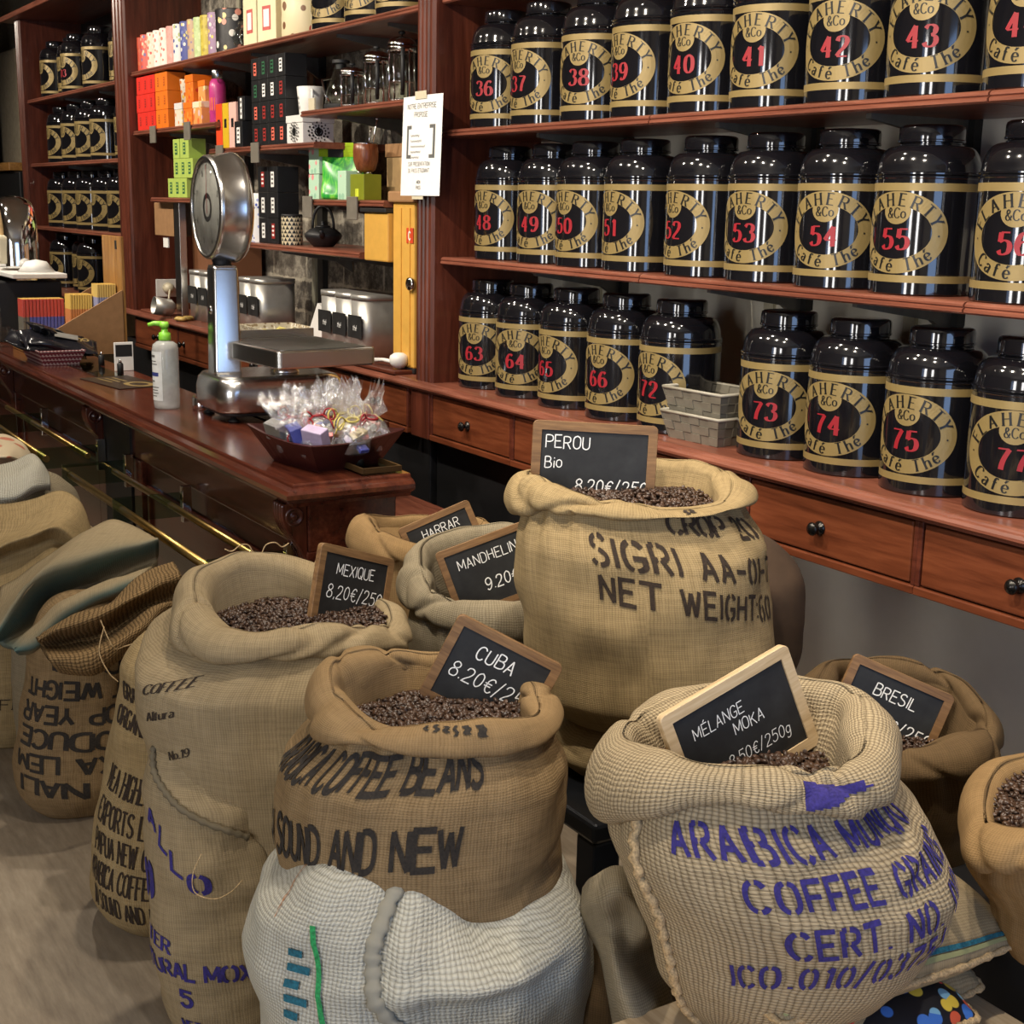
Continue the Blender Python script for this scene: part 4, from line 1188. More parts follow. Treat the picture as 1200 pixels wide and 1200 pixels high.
obj('handle', MB().tube([(-.03, -.03, .13), (-.02, -.075, .12), (.03, -.085, .06), (.03, -.06, .03)], .005, 8), [M['chrome']], c)
mb = MB().box(-.03, .03, -.004, .004, 0, .05, 0, .001)
tag(obj('price_card', mb, [M['cream']], None, (-5.41, 2.37, MS['press'] + .0005)), 'small yellowish price card beside the glass carafe', 'card')

# green goods
zs = MS['green'] + .0005
gx = [(-7.25, -7.15), (-7.15, -7.05), (-7.05, -6.95)]
for r in range(3):
    off = 0 if r == 0 else .10
    for k in range(3):
        if r == 2 and k == 2:
            continue
        a, b = gx[k]
        if r == 2: a, b = (a + .01 * k, b + .045 * k)
        carton(a + off, b + off, zs + r * .0975, zs + (r + 1) * .0975, LIM, 'lime green tea box, %s in the %s row of the green stack' % (HPOS[k], VPOS[r]), (.036, .058, .5, LIM), depth=.09, group='lime green tea boxes', lblcol=LGREEN)
zs = MS['pouch'] + .0005
MINT = pattern('mint_print', srgb(186, 220, 192), [srgb(186, 220, 192), srgb(150, 196, 168), srgb(226, 150, 150), srgb(200, 228, 204)], 30)
carton(-5.525, -5.42, zs, zs + .102, MINT, 'lower mint tea box left of the green pouch', depth=.09, y0=2.40)
carton(-5.522, -5.415, zs + .103, zs + .206, MINT, 'upper mint tea box left of the green pouch', depth=.09, y0=2.40)
carton(-5.125, -5.045, zs, zs + .112, MINT, 'mint tea box between green pouch and olive box', depth=.07, y0=2.35)
t = NT('leaf_print')
nz = t.noise(t.coords('Object', (14, 14, 3.5)), 2.2, 4, .6, 1.2)
M['leafy'] = t.set(color=t.ramp(nz.outputs[0], [(.3, srgb(20, 110, 60)), (.45, srgb(40, 160, 60)), (.58, srgb(100, 200, 60)), (.75, srgb(210, 226, 120))]), rough=.3)
c = thing('tea_pouch', 'bright green leaf-printed stand-up pouch on the lower right board', 'pouch', (-5.30, 2.445, zs), (0, 0, math.radians(38)))
def pouch_mesh(w_, H, th):
    vs = []; fs = []
    nu, nv = 24, 18
    for j in range(nv + 1):
        v_ = j / nv
        ww = w_ / 2 * (0.92 + .12 * v_)
        tt = th * (1 - v_) ** .7 * (1 if v_ > .08 else (.6 + 5 * v_))
        for i in range(nu):
            a = 2 * PI * i / nu
            cx_ = math.copysign(abs(math.cos(a)) ** .7, math.cos(a)); sy_ = math.copysign(abs(math.sin(a)) ** .9, math.sin(a))
            vs.append((ww * cx_, max(tt, .0015) * sy_ + .006 * math.sin(9 * v_ + 3 * cx_) * (1 - v_) + .03 * v_, H * v_))
    for j in range(nv):
        for i in range(nu):
            k2 = (i + 1) % nu
            fs.append([j * nu + i, j * nu + k2, (j + 1) * nu + k2, (j + 1) * nu + i])
    fs.append(list(range(nu))[::-1]); fs.append([nv * nu + i for i in range(nu)])
    return vs, fs
vs, fs = pouch_mesh(.19, .175, .035)
obj('bag', MB().add(vs, fs, 0, True), [M['leafy']], c)
mb = MB().box(-.115, .105, .026, .030, .172, .228, 0, .001)
for q in range(4): mb.box(-.108, .098, .0245, .026, .178 + q * .012, .182 + q * .012, 0)
obj('seal_strip', mb, [plain('lime_foil', srgb(160, 190, 30), .3)], c)
obj('label', MB().box(-.07, .0, .022, .0245, .170, .215, 0), [BLK], c)
OLV = plain('olive_card', srgb(124, 132, 34), .4, var=.05)
c = carton(-5.03, -4.905, zs, zs + .098, OLV, 'olive green tea box under the wooden mate cup', (.03, .03, .28, None), depth=.075, y0=2.36, lblcol=plain('lime_print', srgb(200, 214, 60), .5))
c = thing('mate_cup', 'round brown wooden cup with metal straws on the olive box', 'cup', (-4.968, 2.398, zs + .0985))
o = obj('bowl', MB().lathe([(0, .006), (.025, .006), (.038, .016), (.048, .05), (.0495, .085), (.047, .112), (.044, .114), (.042, .10), (.038, .05), (0, .03)], 36), [wood('walnut_cup', srgb(74, 38, 22), srgb(118, 66, 40), srgb(150, 92, 58), 'Z', .3, 4)], c)
obj('rim', MB().lathe([(.0465, .111), (.048, .116), (.043, .117), (.0425, .112)], 36), [M['chrome']], c)
mb = MB()
for k in range(3): mb.lathe([(0, 0), (.010, 0), (.010, .008), (0, .008)], 12, 0, True, (.024 * math.cos(k * 2.1), .024 * math.sin(k * 2.1), 0))
obj('foot', mb, [M['chrome']], c)
obj('straw', MB().tube([(0, 0, .05), (.05, 0, .17)], .003, 8).tube([(.01, .01, .05), (.08, .01, .20)], .003, 8).lathe([(0, -.006), (.007, 0), (0, .006)], 10, 0, True, (.08, .01, .203)), [M['chrome']], c)
mb = MB().box(-.13, .13, -.08, .08, 0, .19, 0, .002).box(-.135, .135, -.085, .085, .165, .215, 1, .002)
tag(obj('cardboard_box', mb, [M['card_light'], M['card']], None, (-4.86, 2.58, zs)), 'kraft cardboard box with darker lid behind the wooden cup', 'box')

# black boxes, pot, patterned tin on the lower board
zs = MS['pot'] + .0005
PT2 = [[1, 2], [1, 1], [2, 1]]
for r in range(3):
    for k, (a, b) in enumerate([(-6.025, -5.91), (-5.91, -5.795)]):
        carton(a, b, zs + r * .112, zs + (r + 1) * .112, BLK, 'larger black tea box, %s one in the %s row on the lower board' % (('left', 'right')[k], VPOS[r]), (.036, .066, .5, M['grey_print'] if PT2[r][k] == 1 else M['paper']), depth=.10, y0=2.37, group='black tea boxes on the lower board', lblcol=[SAL, M['paper'], DRED][PT2[r][k]])
BLUEW = pattern('blue_white_china', srgb(222, 222, 224), [srgb(60, 80, 170), srgb(140, 150, 200), WHT], 60)
c = lathe_thing('tea_caddy', 'blue and white patterned tea caddy left of the lower black boxes', 'tea caddy', (-6.10, 2.42, zs), [('body', [(0, 0), (.055, 0), (.055, .155), (0, .155)], BLUEW), ('lid', [(0, .156), (.056, .156), (.056, .215), (.053, .219), (0, .22)], BLUEW)])
t = NT('black_gold_scales')
mp = t.coords('UV', (1, 1, 1))
sp_ = t.n('ShaderNodeSeparateXYZ'); t.l(mp, sp_.inputs[0])
fx = t.math('ABSOLUTE', t.math('SUBTRACT', t.math('FRACT', t.math('MULTIPLY_ADD', t.math('FLOOR', t.math('MULTIPLY', sp_.outputs[1], 60)), .5, t.math('MULTIPLY', sp_.outputs[0], 50))), .5))
fy = t.math('FRACT', t.math('MULTIPLY', sp_.outputs[1], 60))
tri = t.math('GREATER_THAN', t.math('ADD', t.math('MULTIPLY', fx, 2), fy), 0.95)
M['scales'] = t.set(color=t.mix(tri, (.012, .012, .012, 1), srgb(206, 192, 160)), rough=.4)
def uv_cyl(r, H, n=36):
    vs = []; uv = []; fs = []
    for i in range(n + 1):
        a = 2 * PI * i / n
        for z in (0, H):
            vs.append((r * math.cos(a), r * math.sin(a), z)); uv.append((r * a, z))
    for i in range(n): fs.append([2 * i, 2 * i + 2, 2 * i + 3, 2 * i + 1])
    return vs, fs, uv
c = thing('tea_caddy', 'black and gold scale-patterned tea caddy beside the iron teapot', 'tea caddy', (-5.70, 2.395, zs))
vs, fs, uv = uv_cyl(.046, .122)
obj('body', MB().add(vs, fs, 0, True, uv), [M['scales']], c)
obj('lid', MB().lathe([(0, .122), (.0465, .122), (.0465, .128), (.043, .132), (0, .132)], 36), [M['black']], c)
c = thing('iron_teapot', 'black cast iron teapot with tall hoop handle on the lower board', 'teapot', (-5.47, 2.44, zs))
obj('body', MB().lathe([(0, 0), (.040, 0), (.048, .006), (.074, .034), (.080, .046), (.077, .056), (.055, .074), (.034, .080), (0, .080)], 40), [M['iron']], c)
obj('lid', MB().lathe([(0, .081), (.035, .081), (.028, .088), (.009, .091), (.007, .097), (.010, .104), (0, .106)], 28), [M['iron']], c)
obj('spout', MB().tube([(.06, -.03, .045), (.085, -.045, .058), (.094, -.05, .074)], [.014, .010, .007], 10), [M['iron']], c)
pts = [(.042 * math.cos(a), .03 * math.cos(a), .072 + .098 * math.sin(a) ** .8) for a in [PI * i / 16 for i in range(17)]]
obj('handle', MB().tube(pts, .006, 8), [M['iron']], c)

# wall-hung yellow bean dispenser by the pillar
YEL = plain('ochre_enamel', srgb(206, 158, 72), .45, var=.05)
c = thing('coffee_grinder', 'tall ochre yellow coffee dispenser beside the fluted pillar', 'dispenser', (-4.575, 2.44, 1.005))
obj('column', MB().box(-.085, .085, -.08, .10, .02, .62, 0, .006).box(-.02, -.012, -.084, -.08, .03, .60, 0).box(.05, .058, -.084, -.08, .03, .60, 0), [YEL], c)
obj('cap', MB().box(-.10, .10, -.095, .11, .62, .66, 0, .006), [M['card']], c)
obj('hopper', MB().box(-.29, -.09, -.10, .08, .40, .58, 0, .006), [YEL], c)
obj('hopper_lid', MB().box(-.31, -.088, -.11, .09, .581, .597, 0, .003), [M['black']], c)
obj('badge', MB().box(.03, .082, -.0835, -.0805, .475, .53, 0, .001), [plain('orange_red_badge', srgb(200, 70, 40), .4)], c)
mb = MB()
put_text(mb, text2d('C', .028, 'bold', align='c'), lambda a, b: (.056 + a, -.0845, .488 + b), 0)
obj('badge_letter', mb, [M['white']], c)
obj('foot', MB().box(-.085, .085, -.08, .10, 0, .02, 0, .004), [M['black']], c)
obj('crank', MB().lathe([(0, 0), (.022, 0), (.026, .008), (.022, .016), (0, .016)], 20, 0, True, (0, 0, 0), None, Matrix.Translation((.075, -.082, .33)) @ Matrix.Rotation(PI / 2, 4, 'X')), [M['chrome']], c)

# canisters on the worktop behind the scale
def canister(x, y, lab, w_=.16, d=.20, H=.235, rz=0):
    c = thing('tea_canister', lab, 'canister', (x, y, 1.0045), (0, 0, math.radians(rz)), 'satin metal canisters with chalk labels')
    def rr(w2, d2, r=.05, n=8):
        o_ = []
        for cx_, cy_, a0 in ((w2 - r, d2 - r, 0), (-w2 + r, d2 - r, 90), (-w2 + r, -d2 + r, 180), (w2 - r, -d2 + r, 270)):
            for k in range(n + 1):
                a = math.radians(a0 + 90 * k / n)
                o_.append((cx_ + r * math.cos(a), cy_ + r * math.sin(a)))
        return o_
    obj('body', MB().prism(rr(w_ / 2, d / 2), 0, H, 0, None, True), [M['tin']], c)
    obj('lid', MB().prism(rr(w_ / 2 + .002, d / 2 + .002), H + .0005, H + .022, 0, None, True), [M['tin']], c)
    l = obj('label', MB().box(-w_ * .45, w_ * .45, -d / 2 - .0015, -d / 2, .085, .175, 0), [M['slate']], c)
    mb = MB()
    put_text(mb, text2d('thé', .022, 'chalk', 1.0, slant=.25, align='c'), lambda a, b: (a, -d / 2 - .0022, .115 + b), 0)
    obj('writing', mb, [M['chalk']], l)
for k, x in enumerate((-7.03, -6.87)):
    canister(x, 2.46, 'satin metal canister left of the scale column, %s' % ('left one', 'right one half hidden by the column')[k], .15, .14)
for k, x in enumerate((-6.34, -6.195)):
    canister(x, 2.50, 'satin metal canister just right of the scale column, %s' % ('left one', 'front one with wide lit side')[k], .14, .20)
for k, x in enumerate((-5.33, -5.185, -5.035)):
    canister(x, 2.47, 'satin metal canister behind the scale platform, %s of three' % ('left', 'middle', 'right and nearest')[k], .14, .18)

# brown cartons on the left of the middle bay, socket, small things on the worktop
tag(obj('cardboard_box', MB().box(-.17, .17, -.10, .10, 0, .175, 0, .003), [M['card']], None, (-7.42, 2.48, 1.425)), 'flat brown carton fixed below the lime green boxes', 'box')
tag(obj('price_clip', MB().box(-.04, .04, -.004, .004, 0, .055, 0, .001), [M['paper']], None, (-7.46, 2.40, 1.362)), 'little white tag under the flat brown carton', 'tag')
mb = MB().box(-.19, .19, -.10, .14, 0, .565, 0, .003)
tag(obj('tall_carton', mb, [plain('brown_board', srgb(116, 74, 46), .6, var=.05)], None, (-7.02, 2.56, 1.03)), 'tall plain brown carton behind the scale column', 'box')
tag(obj('steel_post', MB().box(-.045, .045, -.02, .02, 0, .6, 0, .004), [M['steel']], None, (-7.22, 2.40, 1.0045)), 'bright steel post left of the shop scale', 'post')
c = thing('wall_socket', 'white wall socket with plug on the mahogany panel', 'socket', (-7.752, 2.50, 1.125))
obj('plate', MB().box(-.006, .008, -.075, .075, -.05, .05, 0, .004), [M['white']], c)
obj('plug', MB().lathe([(0, 0), (.03, 0), (.032, .01), (.028, .04), (.014, .055), (0, .056)], 20, 0, True, (0, 0, 0), None, Matrix.Translation((.008, -.01, 0)) @ Matrix.Rotation(PI / 2, 4, 'Y')), [M['cream']], c)
obj('cord', MB().tube([(.055, -.01, -.005), (.10, -.03, -.02), (.11, -.04, -.07), (.10, -.05, -.118)], .006, 8), [M['cream']], c)
tag(obj('metal_scoop', MB().lathe([(0, 0), (.03, .002), (.045, .02), (.047, .11), (.044, .11), (.042, .022), (0, .006)], 24, 0, True, (0, 0, 0), None, Matrix.Rotation(math.radians(80), 4, 'X') @ Matrix.Scale(1, 4)), [M['tin']], None, (-7.20, 2.345, 1.052)), 'grey metal measuring cup lying on the worktop edge', 'scoop')
tag(obj('wooden_tray', MB().box(-.2, .2, -.05, .07, 0, .012, 0, .003), [M['shelf_woodX']], None, (-7.48, 2.36, 1.0045)), 'small flat wooden tray on the worktop below the socket', 'tray')
tag(obj('cloth_wad', MB().lathe([(0, 0), (.05, .004), (.062, .02), (.05, .036), (.02, .042), (0, .04)], 20, 0, True, sx=1.3), [M['card_light']], None, (-7.46, 2.37, 1.017)), 'beige wad of cloth on the flat wooden tray', 'cloth')
mb = MB()
for k in range(7):
    mb.lathe([(0, 0), (.02, .003), (.026, .012), (.015, .022), (0, .024)], 12, 0, True, (.03 * math.cos(k * 2.3) * (k % 3), .022 * math.sin(k * 2.3) * (k % 3), 0))
tag(obj('nuts', mb, [plain('golden_snack', srgb(190, 160, 90), .4)], None, (-6.98, 2.345, 1.0045)), 'small heap of golden sweets on the worktop left of the scale', 'sweets', kind='stuff')
c = thing('paper_tray', 'white patterned paper tray of tea samples behind the scale platform', 'tray', (-5.84, 2.42, 1.0045))
mb = MB()
for (a, b, c_, d_) in ((-.19, -.13, .19, -.13), (.19, -.13, .19, .10), (.19, .10, -.19, .10), (-.19, .10, -.19, -.13)):
    mb.add([(a, b, 0), (c_, d_, 0), (c_ * 1.15, d_ * 1.15, .06), (a * 1.15, b * 1.15, .06)], [[0, 1, 2, 3]])
mb.add([(-.19, -.13, .001), (.19, -.13, .001), (.19, .10, .001), (-.19, .10, .001)], [[0, 1, 2, 3]])
o = obj('tray', mb, [pattern('lattice', srgb(206, 196, 172), [srgb(150, 130, 100), WHT], 60)], c)
o.modifiers.new('t', 'SOLIDIFY').thickness = .004
mb = MB()
rnd = random.Random(8)
for k in range(26):
    T = Matrix.Translation((rnd.uniform(-.16, .16), rnd.uniform(-.10, .08), .012 + .03 * rnd.random())) @ Euler((rnd.uniform(-.5, .5), rnd.uniform(-.5, .5), rnd.uniform(0, 3))).to_matrix().to_4x4()
    mb.box(-.03, .03, -.02, .02, -.004, .004, k % 2, .001, T)
o = obj('tea_samples', mb, [M['cream'], plain('pale_yellow_paper', srgb(220, 206, 120), .6)], c)
o['kind'] = 'stuff'
for k, (dx, tlt) in enumerate(((0, 28), (.09, 24))):
    o = obj('white_carton', MB().box(-.06, .06, -.05, .05, 0, .15, 0, .002), [M['white']], None, (-5.60 + dx, 2.50, 1.03), (0, math.radians(tlt), .2))
    tag(o, 'white carton leaning against the canisters, %s one' % ('left', 'right')[k], 'box')
c = thing('white_scoop', 'white porcelain scoop with long handle on a dark tray by the pillar', 'scoop', (-4.56, 2.335, 1.02))
obj('bowl', MB().lathe([(0, 0), (.02, .003), (.033, .018), (.036, .034), (.033, .048), (.018, .058), (0, .06)], 28), [M['white']], c)
obj('handle', MB().tube([(-.03, 0, .02), (-.11, -.01, .022), (-.19, -.015, .012)], [.009, .007, .010], 10), [M['white']], c)
tag(obj('dark_tray', MB().box(-.26, .12, -.055, .055, 0, .014, 0, .004), [M['mahoganyX']], None, (-4.62, 2.338, 1.0045)), 'thin dark tray under the white scoop', 'tray')

# sheet of paper taped to the pillar
c = thing('notice', 'white printed notice taped to the fluted pillar', 'notice', (-4.285, 2.288, 1.648))
NW, NH = .285, .332
def nfn(a, b, e=0):
    return (a + .012 * (b / NH) * 0, -.004 - .012 * (1 - b / NH) - .010 * math.sin((a / NW + .5) * PI) * .6 - e, b)
mb = MB()
vs = []; fs = []
for j in range(13):
    for i in range(11):
        vs.append(nfn(-NW / 2 + NW * i / 10, NH * j / 12))
for j in range(12):
    for i in range(10):
        q = j * 11 + i
        fs.append([q, q + 1, q + 12, q + 11])
mb.add(vs, fs, 0, True)
def nt(txt, size, x, y, wgt=1.25, al='c', slant=0, sx=1.0):
    put_text(mb, text2d(txt, size, 'chalk', wgt, sx, slant=slant, align=al), lambda a, b: nfn(x + a, y + b, .0006), 1)
nt('NOTRE ENTREPRISE', .0155, 0, .290, sx=1.25); nt('PROPOSE', .0155, 0, .262, sx=1.25)
for sgn in (-1, 1):
    xx = sgn * .095
    for (xa, xb, ya, yb) in ((xx - .007, xx + .007, .125, .235), (min(xx, xx - sgn * .03), max(xx, xx - sgn * .03), .223, .235), (min(xx, xx - sgn * .03), max(xx, xx - sgn * .03), .125, .137)):
        mb.add([nfn(xa, ya, .0006), nfn(xb, ya, .0006), nfn(xb, yb, .0006), nfn(xa, yb, .0006)], [[0, 1, 2, 3]], 1)
rnd = random.Random(5)
for k, wl in enumerate((.07, .085, .11, .08, .07)):      # handwritten lines, unreadable at this size
    pts = [(-.07 + q * .0022, .20 - .018 * k + .0035 * math.sin(q * 1.3 + rnd.random()) * (1.6 if q % 7 == 0 else .8)) for q in range(int(wl / .0022))]
    vs, fs = ribbon(pts, lambda dx, dy: .002)
    mb.add([nfn(x_, y_, .0006) for x_, y_ in vs], fs, 1)
nt('SUR PRESENTATION', .0125, -.005, .100, sx=1.15); nt('DU PASS ETUDIANT', .0125, -.005, .078, sx=1.15)
nt('MON', .011, 0, .040, 1.6); nt('PASS', .011, 0, .022, 1.6)
o = obj('sheet', mb, [M['paper'], M['grey_print']], c)
obj('tape', MB().box(-.04, .04, -.013, -.0115, NH - .012, NH + .014, 0), [M['cream']], c)
obj('tape', MB().box(-.05, .03, -.019, -.0172, -.012, .01, 0), [M['cream']], c)

# woven trays among the bottom tins
def woven_tray(z, lab, x=-2.865):
    c = thing('woven_tray', lab, 'tray', (x, 2.43, z), (0, 0, math.radians(3)), 'two stacked silver-grey woven trays')
    mb = MB()
    bw, bd, tw, td, H = .095, .07, .115, .09, .075
    for s_, (p, q) in enumerate((((-1, -1), (1, -1)), ((1, -1), (1, 1)), ((1, 1), (-1, 1)), ((-1, 1), (-1, -1)))):
        for r in range(3):
            f0, f1 = r / 3, (r + 1) / 3
            nst = 6
            for k in range(nst):
                g0, g1 = k / nst, (k + 1) / nst
                def P(f, g, e):
                    W = bw + (tw - bw) * f + e; D = bd + (td - bd) * f + e
                    a = Vector((p[0] * W, p[1] * D, H * f)); b = Vector((q[0] * W, q[1] * D, H * f))
                    return a.lerp(b, g)
                e = .0022 if (k + r) % 2 else 0
                mb.add([P(f0 + .01, g0, e), P(f0 + .01, g1, e), P(f1 - .01, g1, e), P(f1 - .01, g0, e)], [[0, 1, 2, 3]])
    mb.add([(-bw, -bd, .001), (bw, -bd, .001), (bw, bd, .001), (-bw, bd, .001)], [[0, 1, 2, 3]])
    o = obj('basket', mb, [plain('silver_grey_strip', srgb(132, 126, 112), .45, .25)], c)
    o.modifiers.new('t', 'SOLIDIFY').thickness = .003
    rp = [(-tw, -td, H), (tw, -td, H), (tw, td, H), (-tw, td, H), (-tw, -td, H)]
    obj('rim', MB().tube(rp, .0045, 8), [plain('pale_strip', srgb(160, 154, 138), .45)], c)
woven_tray(1.0045, 'lower of two stacked grey woven trays between tins 72 and 73')
woven_tray(1.0045 + .066, 'upper of two stacked grey woven trays between tins 72 and 73', -2.86)
# ------------------------------------------------------------------ things on the serving counter
CT = KT + 0.0006
# shop scale: dial facing the customer side, drum on a column, platform behind
sc_ = thing('shop_scale', 'large stainless steel shop scale with round dial on a column, on the counter', 'scale', (-4.40, 1.60, CT), (0, 0, math.radians(-2)))
def rrect(hx, hy, r, n=7):
    o_ = []
    for cx_, cy_, a0 in ((hx - r, hy - r, 0), (-hx + r, hy - r, 90), (-hx + r, -hy + r, 180), (hx - r, -hy + r, 270)):
        for k in range(n + 1):
            a = math.radians(a0 + 90 * k / n)
            o_.append((cx_ + r * math.cos(a), cy_ + r * math.sin(a)))
    return o_
def loft(sections, mat=0, smooth=True, capb=True, capt=True):
    mb = MB()
    n = len(sections[0][0])
    vs = []
    for outl, z, (ox, oy) in sections:
        vs += [(x + ox, y + oy, z) for x, y in outl]
    fs = []
    for s_ in range(len(sections) - 1):
        for i in range(n):
            j = (i + 1) % n
            fs.append([s_ * n + i, s_ * n + j, (s_ + 1) * n + j, (s_ + 1) * n + i])
    mb.add(vs, fs, mat, smooth)
    b = len(mb.v) - len(vs)
    if capb: mb.f.append([b + i for i in range(n)][::-1]); mb.m.append(mat); mb.sm.append(False)
    if capt: mb.f.append([b + (len(sections) - 1) * n + i for i in range(n)]); mb.m.append(mat); mb.sm.append(False)
    return mb
BY = .155          # base centre offset in y
o = obj('base', loft([(rrect(.158, .212, .06), .032, (0, BY)), (rrect(.165, .220, .065), .040, (0, BY)), (rrect(.166, .221, .065), .10, (0, BY)), (rrect(.160, .215, .065), .130, (0, BY)), (rrect(.148, .203, .06), .145, (0, BY)), (rrect(.128, .183, .05), .150, (0, BY))]), [M['steel']], sc_)
obj('under_tray', loft([(rrect(.145, .20, .05), .020, (0, BY)), (rrect(.150, .205, .05), .034, (0, BY))]), [M['black']], sc_)
for fx_, fy_ in ((.11, -.01), (-.12, -.02), (.11, .30), (-.11, .30)):
    obj('foot', MB().lathe([(0, 0), (.018, 0), (.019, .006), (.010, .010), (.008, .022), (0, .022)], 20, 0, True, (fx_, fy_, 0)), [M['black']], sc_)
def colsec(k):
    return [(x * k + .16 * y * k * (1 if x > 0 else .3), y * k) for x, y in rrect(.040, .040, .009)]
obj('column', loft([(colsec(1.15), .148, (0, 0)), (colsec(1.1), .16, (0, 0)), (colsec(1.0), .49, (0, 0)), (colsec(.9), .505, (0, 0))]), [M['steel']], sc_)
obj('neck', MB().lathe([(0, .50), (.034, .50), (.030, .512), (.036, .53), (0, .53)], 28), [M['black']], sc_)
obj('column_badge', MB().lathe([(0, 0), (.014, 0), (.015, .002), (.010, .004), (0, .004)], 20, 0, True, (0, 0, 0), None, Matrix.Translation((-.005, -.0415, .36)) @ Matrix.Rotation(PI / 2, 4, 'X')), [M['chrome']], sc_)
DZ, DR = .69, .166
TD = Matrix.Translation((0, .0, DZ)) @ Matrix.Rotation(PI / 2, 4, 'X')     # lathe axis to -y
o = obj('drum', MB().lathe([(0, -.062), (DR - .03, -.062), (DR + .002, -.056), (DR + .010, -.046), (DR + .012, -.036), (DR + .010, -.026), (DR - .001, .030), (DR + .001, .036), (DR, .046), (DR - .004, .052), (DR - .012, .054), (DR - .014, .046)], 72, 0, True, (0, 0, 0), None, TD), [M['steel']], sc_)
M['dial'] = plain('dial_face', srgb(150, 150, 142), .5, var=.04)
dl = obj('dial', MB().lathe([(0, .044), (DR - .012, .044), (DR - .012, .040), (0, .040)], 64, 0, True, (0, 0, 0), None, TD), [M['dial']], sc_)
mb = MB()
def dp(x, z, e=.0446): return (x, -e, DZ + z)
for k in range(100):
    a = 2 * PI * k / 100
    r0 = .140 if k % 10 else .130
    ww = .0008 if k % 10 else .0016
    c_, s_ = math.sin(a), math.cos(a)
    mb.add([dp(r0 * c_ - ww * s_, r0 * s_ + ww * c_), dp(r0 * c_ + ww * s_, r0 * s_ - ww * c_), dp(.148 * c_ + ww * s_, .148 * s_ - ww * c_), dp(.148 * c_ - ww * s_, .148 * s_ + ww * c_)], [[0, 1, 2, 3]])
for k in range(8):
    a = 2 * PI * (k + .5) / 8
    t2 = text2d('0123456789'[k + 1], .016, 'bold', 1.8, align='c')
    put_text(mb, t2, lambda a_, b_: dp(.115 * math.sin(a) + a_, .115 * math.cos(a) + b_ - .008), 0)
vs = []; fs = []
for i in range(40):
    a = 2 * PI * i / 40
    for r in (.030, .046): vs.append(dp(r * math.cos(a), r * math.sin(a)))
for i in range(40):
    j = (i + 1) % 40
    fs.append([2 * i, 2 * j, 2 * j + 1, 2 * i + 1])
mb.add(vs, fs)
obj('dial_print', mb, [M['black']], dl)
obj('needle', MB().box(-.0015, .0015, -.047, -.0465, DZ - .02, DZ + .135), [M['red_print']], sc_)
o = obj('dial_glass', MB().lathe([(0, .053), (DR - .013, .051), (DR - .013, .0495), (0, .0515)], 64, 0, True, (0, 0, 0), None, TD), [glass('dial_pane', (.96, .96, .96, 1), 0.02, 1.25)], sc_)
PLX, PLY = .20, .175
obj('platform_post', MB().lathe([(0, .148), (.045, .148), (.050, .156), (.042, .164), (.040, .21), (0, .21)], 28, 0, True, (.06, .19, 0)), [M['steel']], sc_)
out = [(-.20, -.10), (-.12, -.17), (.205, -.17), (.215, -.16), (.215, .17), (.205, .18), (-.19, .18), (-.20, .17)]
T = Matrix.Translation((PLX, PLY, 0)) @ Matrix.Rotation(math.radians(6), 4, 'Z')
mb = MB().prism(out, .205, .262, 0, T)
o = obj('platform', mb, [M['steel']], sc_)
bv_ = o.modifiers.new('bevel', 'BEVEL'); bv_.width = .006; bv_.segments = 2
mb = MB().prism([(x * .9, y * .86) for x, y in out], .262, .2635, 0, T)
obj('platform_plate', mb, [plain('dark_pressed_steel', (0.16, 0.155, 0.15, 1), .4, .9)], sc_)
mb = MB().prism([(-.205, -.10), (-.195, -.10), (-.195, .17), (-.205, .17)], .262, .29, 0, T)
obj('platform_lip', mb, [M['steel']], sc_)

# soap pump bottle
c = thing('pump_bottle', 'clear pump bottle of gel with bright green pump head, standing before the scale', 'bottle', (-4.685, 1.49, CT))
o = obj('bottle', MB().lathe([(0, 0), (.040, 0), (.044, .004), (.045, .02), (.045, .205), (.042, .222), (.030, .232), (.016, .236), (.016, .24), (0, .24)], 36), [plain('clear_gel', srgb(206, 210, 206), .08, alpha=.5)], c)
obj('collar', MB().lathe([(0, .236), (.020, .236), (.021, .242), (.020, .262), (.012, .266), (.010, .282), (0, .282)], 24), [plain('apple_green', srgb(130, 200, 60), .35)], c)
mb = MB().lathe([(0, .28), (.015, .28), (.016, .29), (.013, .30), (0, .30)], 24).tube([(0, 0, .292), (-.02, -.03, .294), (-.026, -.05, .288)], [.010, .008, .006], 10)
obj('pump_head', mb, [plain('apple_green_pump', srgb(140, 208, 70), .35)], c)
mb = MB()
vs = [(.0458 * math.cos(a), .0458 * math.sin(a), z) for z in (.03, .20) for a in np.linspace(-2.4, -.6, 14)]
mb.add(vs, [[i, i + 1, i + 15, i + 14] for i in range(13)], 0, True)
for z0_, z1_, a0_, a1_, m_ in ((.115, .128, -2.2, -.9, 1), (.18, .188, -2.2, -1.2, 2), (.165, .168, -2.2, -1.1, 2), (.155, .158, -2.2, -1.0, 2), (.095, .10, -2.2, -1.3, 2), (.075, .078, -2.2, -.9, 2), (.065, .068, -2.2, -1.0, 2), (.055, .058, -2.2, -.95, 2), (.045, .048, -2.2, -1.1, 2)):
    vs = [(.0462 * math.cos(a), .0462 * math.sin(a), z) for z in (z0_, z1_) for a in np.linspace(a0_, a1_, 10)]
    mb.add(vs, [[i, i + 1, i + 11, i + 10] for i in range(9)], m_, True)
obj('label', mb, [plain('pale_bottle_label', srgb(206, 208, 206), .4), plain('navy_print', srgb(50, 60, 120), .5), M['grey_print']], c)
c = thing('metal_pot', 'small shiny metal pot between pump bottle and scale', 'pot', (-4.60, 1.585, CT))
obj('pot', MB().lathe([(0, 0), (.030, 0), (.032, .003), (.032, .045), (.030, .046), (.028, .006), (0, .006)], 28), [M['chrome']], c)

